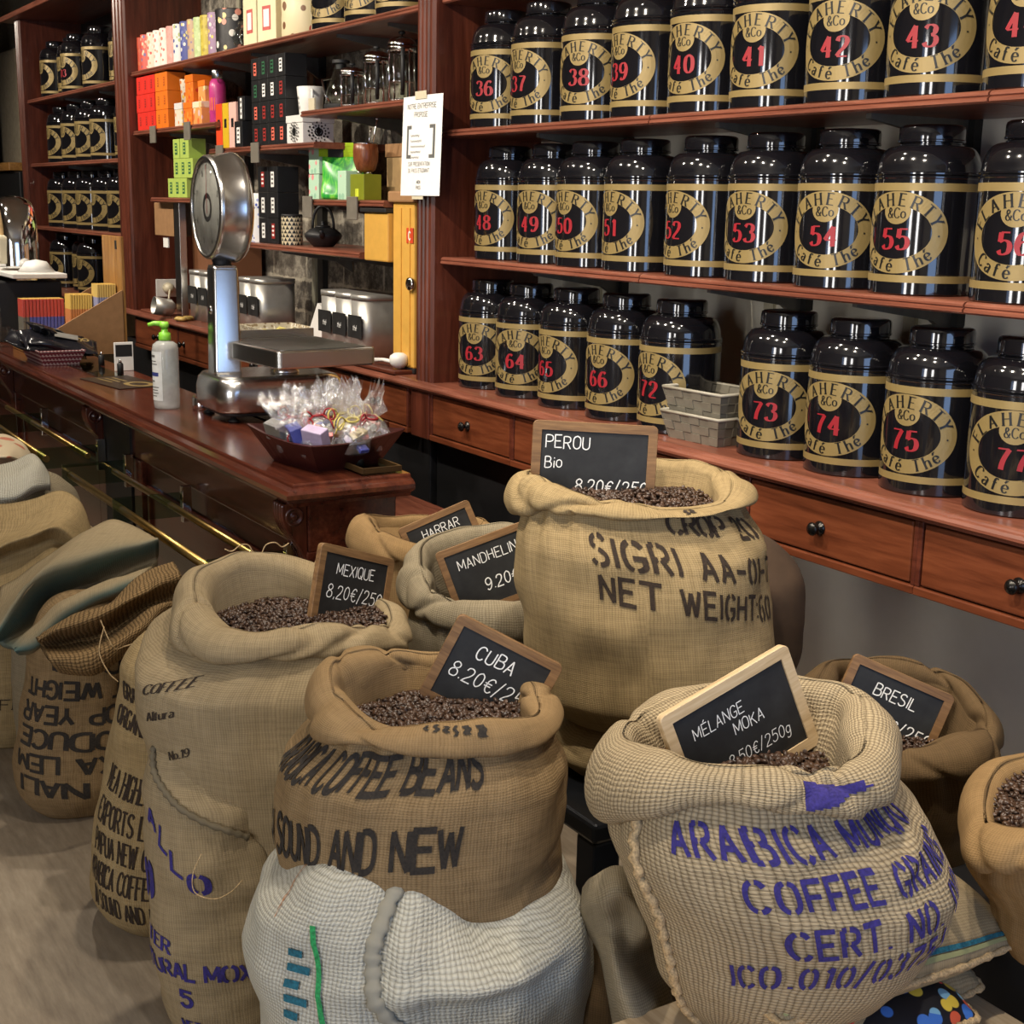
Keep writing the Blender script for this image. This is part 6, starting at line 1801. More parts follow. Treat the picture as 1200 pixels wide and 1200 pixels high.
SK = {
 'moka': Sack((-1.339, 1.277), (-0.7236, 0.6902), [(0.843, -0.249, 0.191), (0.788, -0.234, 0.231), (0.725, -0.216, 0.259), (0.674, -0.194, 0.262), (0.614, -0.17, 0.236), (0.539, -0.146, 0.182), (0.455, -0.119, 0.085), (0.398, -0.091, 0.04)], (-0.251, 0.18, 0.2, 0.2), [0.928, 0.919, 0.945, 0.947, 0.932, 0.905, 0.892, 0.907], [0.853, 0.859, 0.862, None, None, None, 0.773, 0.815], z0=.456, lumps=((-62, .60, 10, .2, -.02, 0), (30, .80, 30, .012, -.010, .04), (60, .80, 22, .012, .008, .1)), seed=3, tr=.040, gather=.006, n_g=13),
 'cuba': Sack((-1.85, 0.995), (-0.8807, 0.4736), [(0.802, -0.186, 0.229), (0.75, -0.22, 0.233), (0.691, -0.233, 0.232), (0.63, -0.238, 0.231), (0.569, -0.229, 0.231), (0.507, -0.206, 0.232), (0.444, -0.158, 0.232), (.40, -.13, .23)], (-0.185, 0.232, 0.19, 0.19), [0.863, 0.860, 0.852, 0.856, 0.872, 0.892, 0.889, 0.852], [0.803, 0.800, 0.801, None, None, None, 0.795, 0.815], z0=.37, seed=9, tr=.033, lumps=((60, .60, 30, .02, -.012, .05), (20, .52, 40, .015, -.008, -.03), (75, .72, 20, .03, -.010, .1))),
 'mexique': Sack((-2.416, 0.96), (-0.9294, 0.3691), [(0.757, -0.259, 0.271), (0.695, -0.258, 0.268), (0.606, -0.246, 0.261), (0.515, -0.229, 0.251), (0.423, -0.203, 0.237), (0.329, -0.181, 0.223), (0.272, -0.141, 0.202)], (-0.189, 0.276, 0.2, 0.2), [0.861, 0.848, 0.829, 0.847, 0.907, 0.919, 0.896, 0.839], [0.8, 0.787, 0.769, None, None, None, 0.799, 0.797], z0=.26, seed=12, tr=.034, gather=.012, n_g=9),
 'perou': Sack((-2.057, 1.591), (-0.791, 0.6118), [(1.039, -0.25, 0.229), (0.963, -0.244, 0.242), (0.877, -0.237, 0.253), (0.79, -0.226, 0.259), (0.702, -0.214, 0.259), (0.639, -0.185, 0.238), (0.612, -0.15, 0.206)], (-0.27, 0.208, 0.19, 0.19), [1.095, 1.095, 1.124, 1.132, 1.134, 1.129, 1.118, 1.126], [1.065, 1.079, 1.077, None, None, None, 1.04, 1.059], z0=.625, seed=21, tr=.036, gather=.007),
 'mandheling': Sack((-2.53, 1.517), (-0.8577, 0.5141), [(0.735, -0.176, 0.187), (0.665, -0.168, 0.189), (0.564, -0.152, 0.181), (0.441, -0.136, 0.17)], (-0.197, 0.192, 0.17, 0.17), [0.801, 0.797, 0.847, 0.89, 0.904, 0.879, 0.856, 0.811], [0.716, 0.716, 0.738, None, None, None, 0.752, 0.74], z0=0, seed=31, tr=.034),
 'harrar': Sack((-2.957, 1.574), (-0.8827, 0.4699), [(0.764, -0.169, 0.178), (0.692, -0.167, 0.18), (0.58, -0.159, 0.175), (0.42, -0.147, 0.169)], (-0.179, 0.192, 0.16, 0.16), [0.815, 0.823, 0.844, 0.842, 0.837, 0.847, 0.855, 0.852], [0.762, 0.756, 0.76, None, None, None, 0.77, 0.777], z0=0, seed=37, tr=.030),
 'bresil': Sack((-1.611, 1.846), (-0.6577, 0.7533), [(0.683, -0.181, 0.182), (0.616, -0.168, 0.167), (0.547, -0.156, 0.137), (0.463, -0.135, 0.129), (0.395, -0.122, 0.132)], (-0.201, 0.18, 0.2, 0.19), [0.738, 0.749, 0.759, 0.794, 0.796, 0.8, 0.788, 0.756], [0.68, 0.69, 0.678, None, None, None, 0.688, 0.685], z0=0, seed=44, tr=.034),
 'edge': Sack((-1.166, 1.686), (-0.5687, 0.8226), [(0.731, -0.131, 0.128), (0.671, -0.121, 0.135), (0.619, -0.085, 0.129), (0.58, -0.08, 0.111), (0.539, -0.07, 0.10)], (-0.14, 0.128, 0.19, 0.19), [0.8, 0.818, 0.818, 0.812, 0.795, 0.787, 0.781, 0.777], [0.745, 0.76, 0.752, None, None, None, 0.702, 0.719], z0=.539, seed=52, tr=.030),
}
def grid_faces(nu, nv, wrap=True, flip=False):
    fs = []
    for j in range(nv - 1):
        for i in range(nu if wrap else nu - 1):
            a = j * (nu + (0 if not wrap else 1)) + i
            st = nu + (1 if wrap else 0)
            f = [a, a + 1, a + 1 + st, a + st]
            fs.append(f[::-1] if flip else f)
    return fs

def text_on(mb, fn, txt, p0, p1, cap, style, mat, wgt=None, slant=0.0, flip=False, step=0.8, eps=.0022, seed=1, gap=1.8, jit=0.0):
    """lettering fitted between two (angle deg, z) anchors on a surface fn(th, z)"""
    t2, wd = text2d(txt, 1.0, style, wgt, 1.0, gap=gap, slant=slant, step=step, seed=seed, jit=jit)
    for vs, fs in t2:
        A = np.array(vs)
        t_ = A[:, 0] / wd
        b = A[:, 1] * cap
        if flip:
            t_ = 1 - t_; b = cap - b
        th = np.radians(p0[0] + (p1[0] - p0[0]) * t_); z = p0[1] + (p1[1] - p0[1]) * t_ + b
        P = fn(th, z)
        d = 1e-3
        N = np.cross(fn(th + d, z) - P, fn(th, z + d) - P)
        N /= np.linalg.norm(N, axis=1)[:, None] + 1e-12
        mb.add(P + N * eps, fs, mat)

def make_sack(key, name_label, mat, cuff_mat=None, inks=(), texts=(), group=None, extra=None, nu=200, nv=80):
    s = SK[key]
    base = Vector((s.c[0], s.c[1], s.z0))
    root = thing('coffee_sack', name_label, 'sack', base, group=group)
    off = np.array([s.c[0], s.c[1], s.z0])
    th = np.linspace(0, 2 * PI, nu + 1)
    mh = float(np.mean(s.rr - s.rl)) / 2
    V = []; UV = []
    for j in range(nv):
        v = j / (nv - 1)
        zt = s.ztop(th)
        z = s.z0 + 0.0005 + (zt - s.z0) * v
        V.append(s.body(th, z)); UV.append(np.stack([th * mh, z], 1))
    V = np.array(V); UV = np.array(UV)
    mb = MB()
    mb.add((V.reshape(-1, 3) - off), grid_faces(nu, nv), 0, True, [tuple(q) for q in UV.reshape(-1, 2)])
    b0 = list(range(nu))
    mb.f.append(b0[::-1]); mb.m.append(0); mb.sm.append(True)
    fn = lambda a, z: s.body(a, z) - off
    for t_ in texts:
        text_on(mb, fn, *t_)
    if extra: extra(mb, s, fn, off)
    obj('body', mb, [mat] + list(inks), root)
    if s.rim:
        mb = MB()
        nph = 36
        ph = np.linspace(-PI, PI, nph + 1)
        TH, PH = np.meshgrid(th, ph)
        C = s.cuff(TH, PH) - off
        R = (s.rim[1] - s.rim[0]) / 2
        hh = 0.05
        UVc = np.stack([TH * R, PH * 0.045], -1)
        mb.add(C.reshape(-1, 3), grid_faces(nu, nph + 1), 0, True, [tuple(q) for q in UVc.reshape(-1, 2)])
        return root, s, off, mb, cuff_mat or mat, th, nu
    return root, s, off, None, None, th, nu

def finish_cuff(res, zbean=None, extra=None, inks=()):
    root, s, off, mb, mat, th, nu = res
    if zbean is not None:
        rows = [s.lining(th, np.full(th.shape, t_), zbean) - off for t_ in (0, .25, .5, .75, 1)]
        Lr = np.array(rows)
        R = (s.rim[1] - s.rim[0]) / 2
        UVl = np.array([[(a * R, .3 + k * .02) for a in th] for k in range(5)])
        mb.add(Lr.reshape(-1, 3), grid_faces(nu, 5, True, True), 0, True, [tuple(q) for q in UVl.reshape(-1, 2)])
    if extra: extra(mb, s, off)
    obj('rolled_cuff', mb, [mat] + list(inks), root)
    return root

def bean_template():
    vs = []; fs = []
    nu, nv = 10, 6
    for j in range(nv + 1):
        p = -PI / 2 + PI * j / nv
        for i in range(nu):
            a = 2 * PI * i / nu
            x, y, z = .0062 * math.cos(p) * math.cos(a), .0046 * math.cos(p) * math.sin(a), .0036 * math.sin(p)
            if z > 0:
                z *= .8
                z -= .0012 * math.exp(-(y / .0010) ** 2)
            vs.append((x, y, z))
    for j in range(nv):
        for i in range(nu):
            k = (i + 1) % nu
            fs.append((j * nu + i, j * nu + k, (j + 1) * nu + k, (j + 1) * nu + i))
    return np.array(vs), np.array(fs)
BT = bean_template()
def beans(key, zb, label, mound=.012, tiltx=0.0, tilty=0.0, seed=1, sc_=1.0, pitch=.0088):
    """roasted beans filling the mouth of a sack: one uncountable mass"""
    s = SK[key]
    L, R, dff, dfb = s.rim
    rs = np.random.RandomState(seed)
    hw = (R - L) / 2 - s.tr * 1.6; cu = (L + R) / 2
    pts = []
    for lay in (0, 1):
        nx = int(2 * hw / pitch) + 2
        for i in range(-nx, nx):
            for j in range(-nx, nx):
                x = (i + .5 * (j % 2)) * pitch + rs.uniform(-.4, .4) * pitch + lay * pitch * .5
                y = j * pitch * .87 + rs.uniform(-.4, .4) * pitch
                dfr = (dff if y > 0 else dfb) - s.tr * 1.6
                q = (x / hw) ** 2 + (y / dfr) ** 2
                if q < 1 and (lay == 0 or rs.rand() < .55):
                    z = zb + mound * (1 - q) + tiltx * x + tilty * y + .004 * math.sin(x * 40) * math.cos(y * 33) + lay * .0045 + rs.uniform(-.001, .0012)
                    pts.append((cu + x, y, z))
    n = len(pts)
    P = np.array(pts)
    W = np.stack([s.c[0] + s.r[0] * P[:, 0] - s.d[0] * P[:, 1], s.c[1] + s.r[1] * P[:, 0] - s.d[1] * P[:, 1], P[:, 2]], 1)
    off = np.array([s.c[0], s.c[1], zb - .02])
    bv, bf = BT
    allv = np.empty((n, len(bv), 3)); 
    for k in range(n):
        e = Euler((rs.normal(0, .55) + (PI if rs.rand() < .45 else 0), rs.normal(0, .5), rs.uniform(0, 6.28))).to_matrix()
        allv[k] = bv * (sc_ * rs.uniform(.9, 1.12)) @ np.array(e).T + W[k]
    F = (bf[None] + (np.arange(n) * len(bv))[:, None, None]).reshape(-1, 4)
    me = bpy.data.meshes.new('coffee_beans')
    V = (allv.reshape(-1, 3) - off)
    # dark bed below the beans
    nb = len(V)
    bed = []; ring = 40
    for q in (0.0, .5, 1.0):
        for i in range(ring):
            a = 2 * PI * i / ring
            x = hw * 1.02 * q * math.sin(a); y = (dff if math.cos(a) > 0 else dfb) - s.tr * 1.55; y = y * q * math.cos(a)
            z = zb + mound * (1 - q * q) + tiltx * x + tilty * y - .002
            bed.append((s.c[0] + s.r[0] * (cu + x) - s.d[0] * y, s.c[1] + s.r[1] * (cu + x) - s.d[1] * y, z))
    bed = np.array(bed) - off
    bfaces = [(nb + q * ring + i, nb + (q + 1) * ring + i, nb + (q + 1) * ring + (i + 1) % ring, nb + q * ring + (i + 1) % ring) for q in (0, 1) for i in range(ring)]
    me.from_pydata(np.vstack([V, bed]).tolist(), [], F.tolist() + bfaces)
    me.materials.append(M['bean']); me.materials.append(M['bean_dark'])
    mi = np.zeros(len(me.polygons), int); mi[len(F):] = 1
    me.polygons.foreach_set('material_index', mi)
    me.polygons.foreach_set('use_smooth', np.ones(len(me.polygons), bool))
    me.update()
    o = obj('coffee_beans', me, None, None, tuple(off))
    tag(o, label, 'coffee beans', kind='stuff')
    return o

def loose_thread(root, pts, off, r=.0011, name='loose_thread'):
    P = [(p[0] - off[0], p[1] - off[1], p[2] - off[2]) for p in pts]
    P = _catmull3(P)
    return obj(name, MB().tube(P, r, 5), [M['rope']], root)
# --- the violet-lettered sack in front right
def moka_extra(mb, s, fn, off):
    pass
r_ = make_sack('moka', 'open light burlap coffee sack with violet stencil letters, ARABICA and COFFEE, front right', M['burlap_moka'], None, [M['ink_blue']], [
    ('ARABICA MUNDO', (-26, .794), (76, .822), .038, 'stencil', 1, 1.8, -.02, False, .8, .0022, 1, 3.0),
    ('COFFEE GRAINS', (-6, .738), (82, .766), .038, 'stencil', 1, 1.8, 0, False, .8, .0022, 1, 3.0),
    ('CERT. NO. 00', (1, .672), (80, .715), .040, 'stencil', 1, 1.8, 0, False, .8, .0022, 1, 3.0),
    ('ICO.010/0375/', (-17, .602), (62, .652), .040, 'stencil', 1, 1.8, 0, False, .8, .0022, 1, 3.0),
], nu=240, nv=100)
def moka_stain(mb, s, off):
    # smudged violet print on the roll
    rs = np.random.RandomState(2)
    for k in range(9):
        ph = np.linspace(.55, -.45, 10) + 0
        th0 = math.radians(22 + k * 2.9)
        w_ = .027
        vs = []
        lo, hi = (-.62 + .11 * k, .80 - .05 * k + .08 * math.sin(k * 2.1)) 
        for q in np.linspace(lo, hi, 9):
            for e in (-1, 1):
                tt = np.array([th0 + e * w_]); pp = np.array([q])
                P = s.cuff(tt, pp)[0]; d = 1e-3
                N = np.cross(s.cuff(tt + d, pp)[0] - P, s.cuff(tt, pp + d)[0] - P); N /= np.linalg.norm(N) + 1e-9
                vs.append(P + N * .0022 - off)
        mb.add(vs, [[2 * i, 2 * i + 1, 2 * i + 3, 2 * i + 2] for i in range(8)], 1)
ROOT = {}
ROOT['moka'] = finish_cuff(r_, .838, moka_stain, [M['ink_blue']])
s = SK['moka']; off = np.array([s.c[0], s.c[1], s.z0])
pts = []
for k in range(60):
    z = .835 - .40 * k / 59
    P = s.body(np.array([math.radians(-44 - 7 * k / 59)]), np.array([z]))[0] - off
    pts.append((P[0] + .004 * math.sin(k * 1.7), P[1] - .004, P[2]))
obj('side_seam', MB().tube(pts, [.007 + .002 * math.sin(k * 2.1) for k in range(60)], 8), [M['rope']], ROOT['moka'])
beans('moka', .836, 'roasted coffee beans in the violet-lettered sack beside the MELANGE MOKA slate', .018, 0, 0, 3, 1.18, .0098)

r_ = make_sack('cuba', 'brown open burlap sack lettered SOUND AND NEW holding the CUBA slate, front centre', M['burlap_brown'], M['burlap_cuff'], [M['ink_black']], [
    ('ARABICA COFFEE BEANS', (-88, .735), (17, .768), .050, 'bold', 1, 1.9),
    ('IN SOUND AND NEW', (-84, .612), (11, .652), .062, 'bold', 1, 1.8),
])
def cuff_marks(marks):
    def f(mb, s, off):
        for (a0, a1, p0, p1) in marks:
            vs = []
            for q in np.linspace(0, 1, 7):
                for e in (0, 1):
                    tt = np.array([math.radians(a0 + (a1 - a0) * e + .6 * math.sin(9 * q + a0))]); pp = np.array([p0 + (p1 - p0) * q])
                    P = s.cuff(tt, pp)[0]; d = 1e-3
                    N = np.cross(s.cuff(tt + d, pp)[0] - P, s.cuff(tt, pp + d)[0] - P); N /= np.linalg.norm(N) + 1e-9
                    vs.append(P + N * .0022 - off)
            mb.add(vs, [[2 * i, 2 * i + 1, 2 * i + 3, 2 * i + 2] for i in range(6)], 1)
    return f
ROOT['cuba'] = finish_cuff(r_, .80, cuff_marks([(-6, -4.5, .9, 1.25), (-2, -.5, .8, 1.3), (1, 3, .75, 1.2), (5, 6.5, .5, 1.2), (9, 12, .55, 1.1), (15, 19, .35, 1.05)]), [M['ink_black']])
beans('cuba', .806, 'roasted coffee beans in the brown sack in front of the CUBA slate', .012, 0, .06, 5, 1.1, .0090)
r_ = make_sack('mexique', 'wide beige open sack holding the MEXIQUE slate, small black print at its left', M['burlap_beige'], None, [M['ink_brown']], [
    ('COFFEE', (-64, .721), (-38, .752), .017, 'serif', 1, (1.9, .8)),
    ('Altura', (-61, .673), (-43, .696), .016, 'serif', 1, (1.9, .8)),
    ('No.19', (-50, .604), (-37, .622), .016, 'serif', 1, (1.7, .8)),
])
ROOT['mexique'] = finish_cuff(r_, .83)
s = SK['mexique']; off = np.array([s.c[0], s.c[1], s.z0])
for a_, L_ in ((196, 1), (201, -1), (168, 1)):
    P = s.cuff(np.array([math.radians(a_)]), np.array([PI / 2]))[0]
    loose_thread(ROOT['mexique'], [P + np.array([0, 0, -.004]), P + np.array([.0, .01 * L_, .014]), P + np.array([.005, .028 * L_, .018]), P + np.array([0, .045 * L_, .006]), P + np.array([0, .06 * L_, .012])], off, .0013)
beans('mexique', .818, 'dark roasted coffee beans in the wide beige sack with the MEXIQUE slate', .014, 0, -.03, 7, 1.05, .0088)
r_ = make_sack('perou', 'tall open tan sack stencilled NET WEIGHT, holding the PEROU slate', M['burlap_tan'], None, [M['ink_brown']], [
    ('CROP 20', (16, 1.046), (72, 1.022), .034, 'stencil', 1, 1.8),
    ('SIGRI AA-01-7', (-18, .994), (78, .934), .047, 'stencil', 1, 1.75, 0, False, .8, .0022, 1, 2.9),
    ('NET WEIGHT:60', (-16, .926), (74, .864), .047, 'stencil', 1, 1.75, 0, False, .8, .0022, 1, 2.9),
])
ROOT['perou'] = finish_cuff(r_, 1.07, cuff_marks([(24, 26, .3, 1.1), (27, 29.5, .5, 1.2)]), [M['ink_brown']])
beans('perou', 1.068, 'roasted coffee beans in the tall tan sack below the PEROU slate', .016, 0, 0, 9, 1.0, .0094)
r_ = make_sack('mandheling', 'grey-beige open sack holding the MANDHELING slate, behind the CUBA slate', M['burlap_grey'])
ROOT['mandheling'] = finish_cuff(r_, .74)
beans('mandheling', .725, 'coffee beans in the grey-beige sack below the MANDHELING slate', .008, 0, 0, 11, 1.0, .011)
r_ = make_sack('harrar', 'small open tan sack holding the HARRAR slate at the end of the counter', M['burlap_gold'])
ROOT['harrar'] = finish_cuff(r_, .81)
beans('harrar', .755, 'coffee beans in the small tan sack below the HARRAR slate', .008, 0, 0, 13, 1.0, .011)
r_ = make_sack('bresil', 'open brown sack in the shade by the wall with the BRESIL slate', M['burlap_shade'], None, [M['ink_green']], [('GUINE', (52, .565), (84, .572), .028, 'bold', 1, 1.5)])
ROOT['bresil'] = finish_cuff(r_, .68)
beans('bresil', .665, 'coffee beans in the shaded sack by the wall with the BRESIL slate', .008, 0, 0, 15, 1.0, .011)
r_ = make_sack('edge', 'golden-brown open sack cut by the right edge of the photo', M['burlap_gold'])
ROOT['edge'] = finish_cuff(r_, .765)
beans('edge', .765, 'dark coffee beans in the golden sack at the right edge of the photo', .012, 0, 0, 17, 1.05, .0094)

# --- closed sacks below and behind
def closed(key, c, d, rows, z0, top, label, mat, seed, inks=(), texts=(), wr=1.2, kd=.86, group=None, extra=None, lumps=()):
    SK[key] = Sack(c, d, rows, None, None, None, z0, kd, seed, wr, closed_top=top, lumps=lumps)
    return make_sack(key, label, mat, None, inks, texts, group, extra)[0]
def white_extra(mb, s, fn, off):
    for k, (a0, z0_, a1, z1_, w_) in enumerate(((-34, .574, -24, .41, .010),)):
        t_ = np.linspace(0, 1, 30)
        vs = []
        for q in t_:
            for e in (-1, 1):
                a = math.radians(a0 + (a1 - a0) * q + 1.2 * math.sin(q * 5)) + e * w_ / .27 / 2
                z = z0_ + (z1_ - z0_) * q
                P = fn(np.array([a]), np.array([z]))[0]; N = np.array([s.r[0] * math.sin(a) - s.d[0] * math.cos(a), s.r[1] * math.sin(a) - s.d[1] * math.cos(a), .3])
                vs.append(P + N * .004)
        mb.add(vs, [[2 * i, 2 * i + 1, 2 * i + 3, 2 * i + 2] for i in range(29)], 2)
    for k in range(6):   # teal bars of half-hidden lettering
        z = .520 - .024 * k
        w_ = .6 + .35 * (k % 2)
        vs = []
        for q in np.linspace(-42, -42 + 10 * w_, 8):
            for e in (0, .012):
                a = math.radians(q)
                P = fn(np.array([a]), np.array([z + e + .0008 * q * 0]))[0]
                N = np.array([s.r[0] * math.sin(a) - s.d[0] * math.cos(a), s.r[1] * math.sin(a) - s.d[1] * math.cos(a), .3])
                vs.append(P + N * .004)
        mb.add(vs, [[2 * i, 2 * i + 2, 2 * i + 3, 2 * i + 1] for i in range(7)], 1)
WS = closed('white', (-1.813, 0.956), (-0.8845, 0.4665), [(0.594, -0.22, 0.237), (0.549, -0.253, 0.256), (0.473, -0.276, 0.278), (0.395, -0.271, 0.285), (0.285, -0.263, 0.289), (0.156, -0.254, 0.29), (0, -.25, .28)], 0, .67,
       'off-white coarse weave closed sack with teal print, bottom centre under the CUBA sack', M['burlap_white'], 61, [M['ink_teal'], M['ink_green'], M['ink_orange']], [('Chiapas', (-59, .63), (-54, .56), .022, 'serif', 3, (1.6, .8))], wr=1.6, extra=white_extra, lumps=((-38, .62, 24, .07, .030, 0), (50, .63, 40, .07, -.125, 0), (28, .555, 22, .028, -.045, -.02), (24, .497, 30, .020, .030, .02), (-10, .56, 5, .12, -.016, 0), (-2, .53, 4, .12, .014, 0)))
s = SK['white']; off = np.array([s.c[0], s.c[1], 0])
# sewn ridge running down the front of the white sack
pts = []
for k in range(50):
    q = k / 49
    a = math.radians(np.interp(q, [0, .2, .4, .6, .8, 1], [-3, -11, -12, -10, -3, 3])); z = .655 - .29 * q
    P = s.body(np.array([a]), np.array([z]))[0] - off
    pts.append(P - np.array([s.d[0], s.d[1], 0]) * .006)
obj('seam', MB().tube(pts, [.013 + .003 * math.sin(k * 1.9) for k in range(50)], 8, flat=.6), [M['burlap_white']], WS)
pts = []
for k in range(40):
    q = k / 39
    a = math.radians(-9 + 64 * q); z = .515 - .02 * math.sin(q * PI)
    P = s.body(np.array([a]), np.array([z]))[0] - off
    N = np.array([s.r[0] * math.sin(a) - s.d[0] * math.cos(a), s.r[1] * math.sin(a) - s.d[1] * math.cos(a), 0])
    pts.append(P + N * .006)

closed('alloy', (-2.387, 0.808), (-0.9472, 0.3207), [(0.63, -0.11, 0.03), (0.596, -0.113, 0.06), (0.522, -0.123, 0.144), (0.378, -0.124, 0.175), (0.287, -0.118, 0.177), (0.194, -0.108, 0.176), (0.1, -0.095, 0.174), (0.0, -0.08, 0.165)], 0, .64,
       'tan closed sack with blue letters under the MEXIQUE sack, seam along its top', M['burlap_beige'], 71, [M['ink_blue']], [
       ('A', (-64, .485), (-54, .47), .036, 'stencil', 1, 1.9), ('L', (-47, .452), (-39, .44), .036, 'stencil', 1, 1.9), ('L', (-34, .412), (-26, .40), .036, 'stencil', 1, 1.9), ('O', (-20, .37), (-8, .365), .038, 'stencil', 1, 2.3), ('O', (-74, .34), (-62, .34), .06, 'stencil', 1, 4.2),
       ('TER', (-70, .25), (-44, .235), .026, 'serif', 1, (2.2, 1)), ('TURAL MOX', (-72, .19), (14, .178), .034, 'stencil', 1, 2.0), ('5', (-40, .125), (-30, .123), .034, 'bold', 1, 2.0), ('NET', (-42, .07), (-24, .068), .024, 'serif', 1, (2.2, 1))], kd=.95)
s = SK['alloy']; off = np.array([s.c[0], s.c[1], 0])
o_ = [o for o in COL.objects if o.name.startswith('coffee_sack')][-1]
pts = []
for k in range(40):
    q = k / 39
    a = math.radians(-78 + 100 * q); z = .615 - .15 * q
    P = s.body(np.array([a]), np.array([z]))[0] - off
    pts.append(tuple(P + np.array([s.r[0] * math.sin(a) - s.d[0] * math.cos(a), s.r[1] * math.sin(a) - s.d[1] * math.cos(a), 0]) * .004))
obj('top_seam', MB().tube(pts, [.006 + .002 * math.sin(k * 2.3) for k in range(40)], 8), [M['burlap_grey']], o_)
loose_thread(o_, [(-2.16, .72, .50), (-2.15, .70, .47), (-2.14, .70, .44), (-2.13, .73, .425), (-2.13, .76, .43), (-2.135, .785, .445)], off)

closed('png', (-2.885, 0.894), (-0.9552, 0.296), [(0.66, -0.085, 0.10), (0.578, -0.099, 0.141), (0.456, -0.12, 0.157), (0.353, -0.141, 0.165), (0.249, -0.166, 0.168), (0.144, -0.189, 0.17), (0.037, -0.19, 0.167), (0, -0.17, 0.156)], 0, .69,
       'tan closed sack printed PAPUA NEW GU standing left of the blue-lettered sack', M['burlap_tan'], 77, [M['ink_brown']], [
       ('GRADE', (-64, .555), (-25, .54), .036, 'serif', 1, (2.6, 1.2)), ('ORGANIC', (-68, .50), (-20, .48), .036, 'serif', 1, (2.8, 1.3)),
       ('NEA HIGHLANDS', (-66, .355), (0, .325), .048, 'serif', 1, (2.2, .9)), ('EXPORTS LTD', (-66, .285), (-6, .255), .048, 'serif', 1, (2.2, .9)), ('PAPUA NEW GUINEA', (-66, .215), (8, .185), .048, 'serif', 1, (2.2, .9)),
       ('ARABICA COFFEE BEANS', (-68, .150), (20, .115), .048, 'serif', 1, (2.2, .9)), ('IN SOUND AND NEW', (-66, .085), (4, .055), .045, 'serif', 1, (2.2, .9))], kd=1.0)
closed('upside', (-3.58, 0.853), (-0.9728, 0.2318), [(0.47, -0.11, 0.164), (0.345, -0.124, 0.161), (0.225, -0.148, 0.161), (0.102, -0.159, 0.161), (0.001, -0.136, 0.153)], 0, .60,
       'dark tan sack with upside-down black lettering at the far left front', M['burlap_brown'], 83, [M['ink_black']], [
       ('NO.04', (-30, .43), (60, .40), .042, 'bold', 1, 1.9, 0, True), ('NET WEIGHT', (-62, .36), (70, .34), .044, 'bold', 1, 1.9, 0, True), ('CROP YEAR', (-62, .295), (66, .27), .044, 'bold', 1, 1.9, 0, True),
       ('PRODUCE', (-60, .23), (66, .20), .044, 'bold', 1, 1.9, 0, True), ('MOKA LEM', (-62, .165), (66, .135), .044, 'bold', 1, 1.9, 0, True), ('ON NALI', (-56, .10), (60, .065), .044, 'bold', 1, 1.9, 0, True)], kd=1.0)
closed('under_perou', (-2.058, 1.589), (-0.7916, 0.6111), [(0.646, -0.197, 0.19), (0.60, -0.197, 0.21), (0.57, -0.19, 0.20), (0.531, -0.17, 0.185)], .531, .655, 'tan closed sack squeezed between the tall NET-WEIGHT sack and the black table', M['burlap_tan'], 88, wr=1.0)
closed('far_left', (-4.134, 0.80), (-0.9844, 0.1761), [(0.45, -0.103, 0.15), (0.191, -0.11, 0.15), (0.0, -0.119, 0.12)], 0, .56, 'shaded tan sack at the left photo edge behind the upside-down lettered sack', M['burlap_tan'], 91, [M['ink_brown']], [('FRUN', (-20, .14), (50, .13), .03, 'serif', 1, (2, 1))])
closed('teal_body', (-3.853, 0.90), (-0.9755, 0.2201), [(0.50, -0.15, 0.2), (0.411, -0.15, 0.2), (0.0, -0.14, 0.18)], 0, .60, 'dark shaded closed sack below the teal-edged folded sack', M['burlap_grey'], 95)
closed('beige_body', (-4.25, 0.93), (-0.9755, 0.2201), [(0.50, -0.2, 0.2), (0.0, -0.2, 0.18)], 0, .66, 'beige closed sack below the folded beige sack at the left edge', M['burlap_beige'], 96)
closed('white_body', (-4.72, 1.0), (-0.98, 0.2), [(0.50, -0.2, 0.16), (0.0, -0.2, 0.16)], 0, .72, 'pale closed sack below the white weave roll at the left edge', M['burlap_grey'], 97)
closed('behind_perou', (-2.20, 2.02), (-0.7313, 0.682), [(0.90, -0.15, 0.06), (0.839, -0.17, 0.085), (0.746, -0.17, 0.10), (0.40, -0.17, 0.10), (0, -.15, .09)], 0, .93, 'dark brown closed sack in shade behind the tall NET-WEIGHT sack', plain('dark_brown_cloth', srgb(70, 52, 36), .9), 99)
closed('grey_slack', (-1.66, 1.245), (-0.7938, 0.6082), [(0.50, -.08, .12), (.2, -.09, .15), (0, -.09, .15)], 0, .52, 'shaded tan sack below the slack grey-beige sack mouth', M['burlap_shade'], 103, kd=.6)

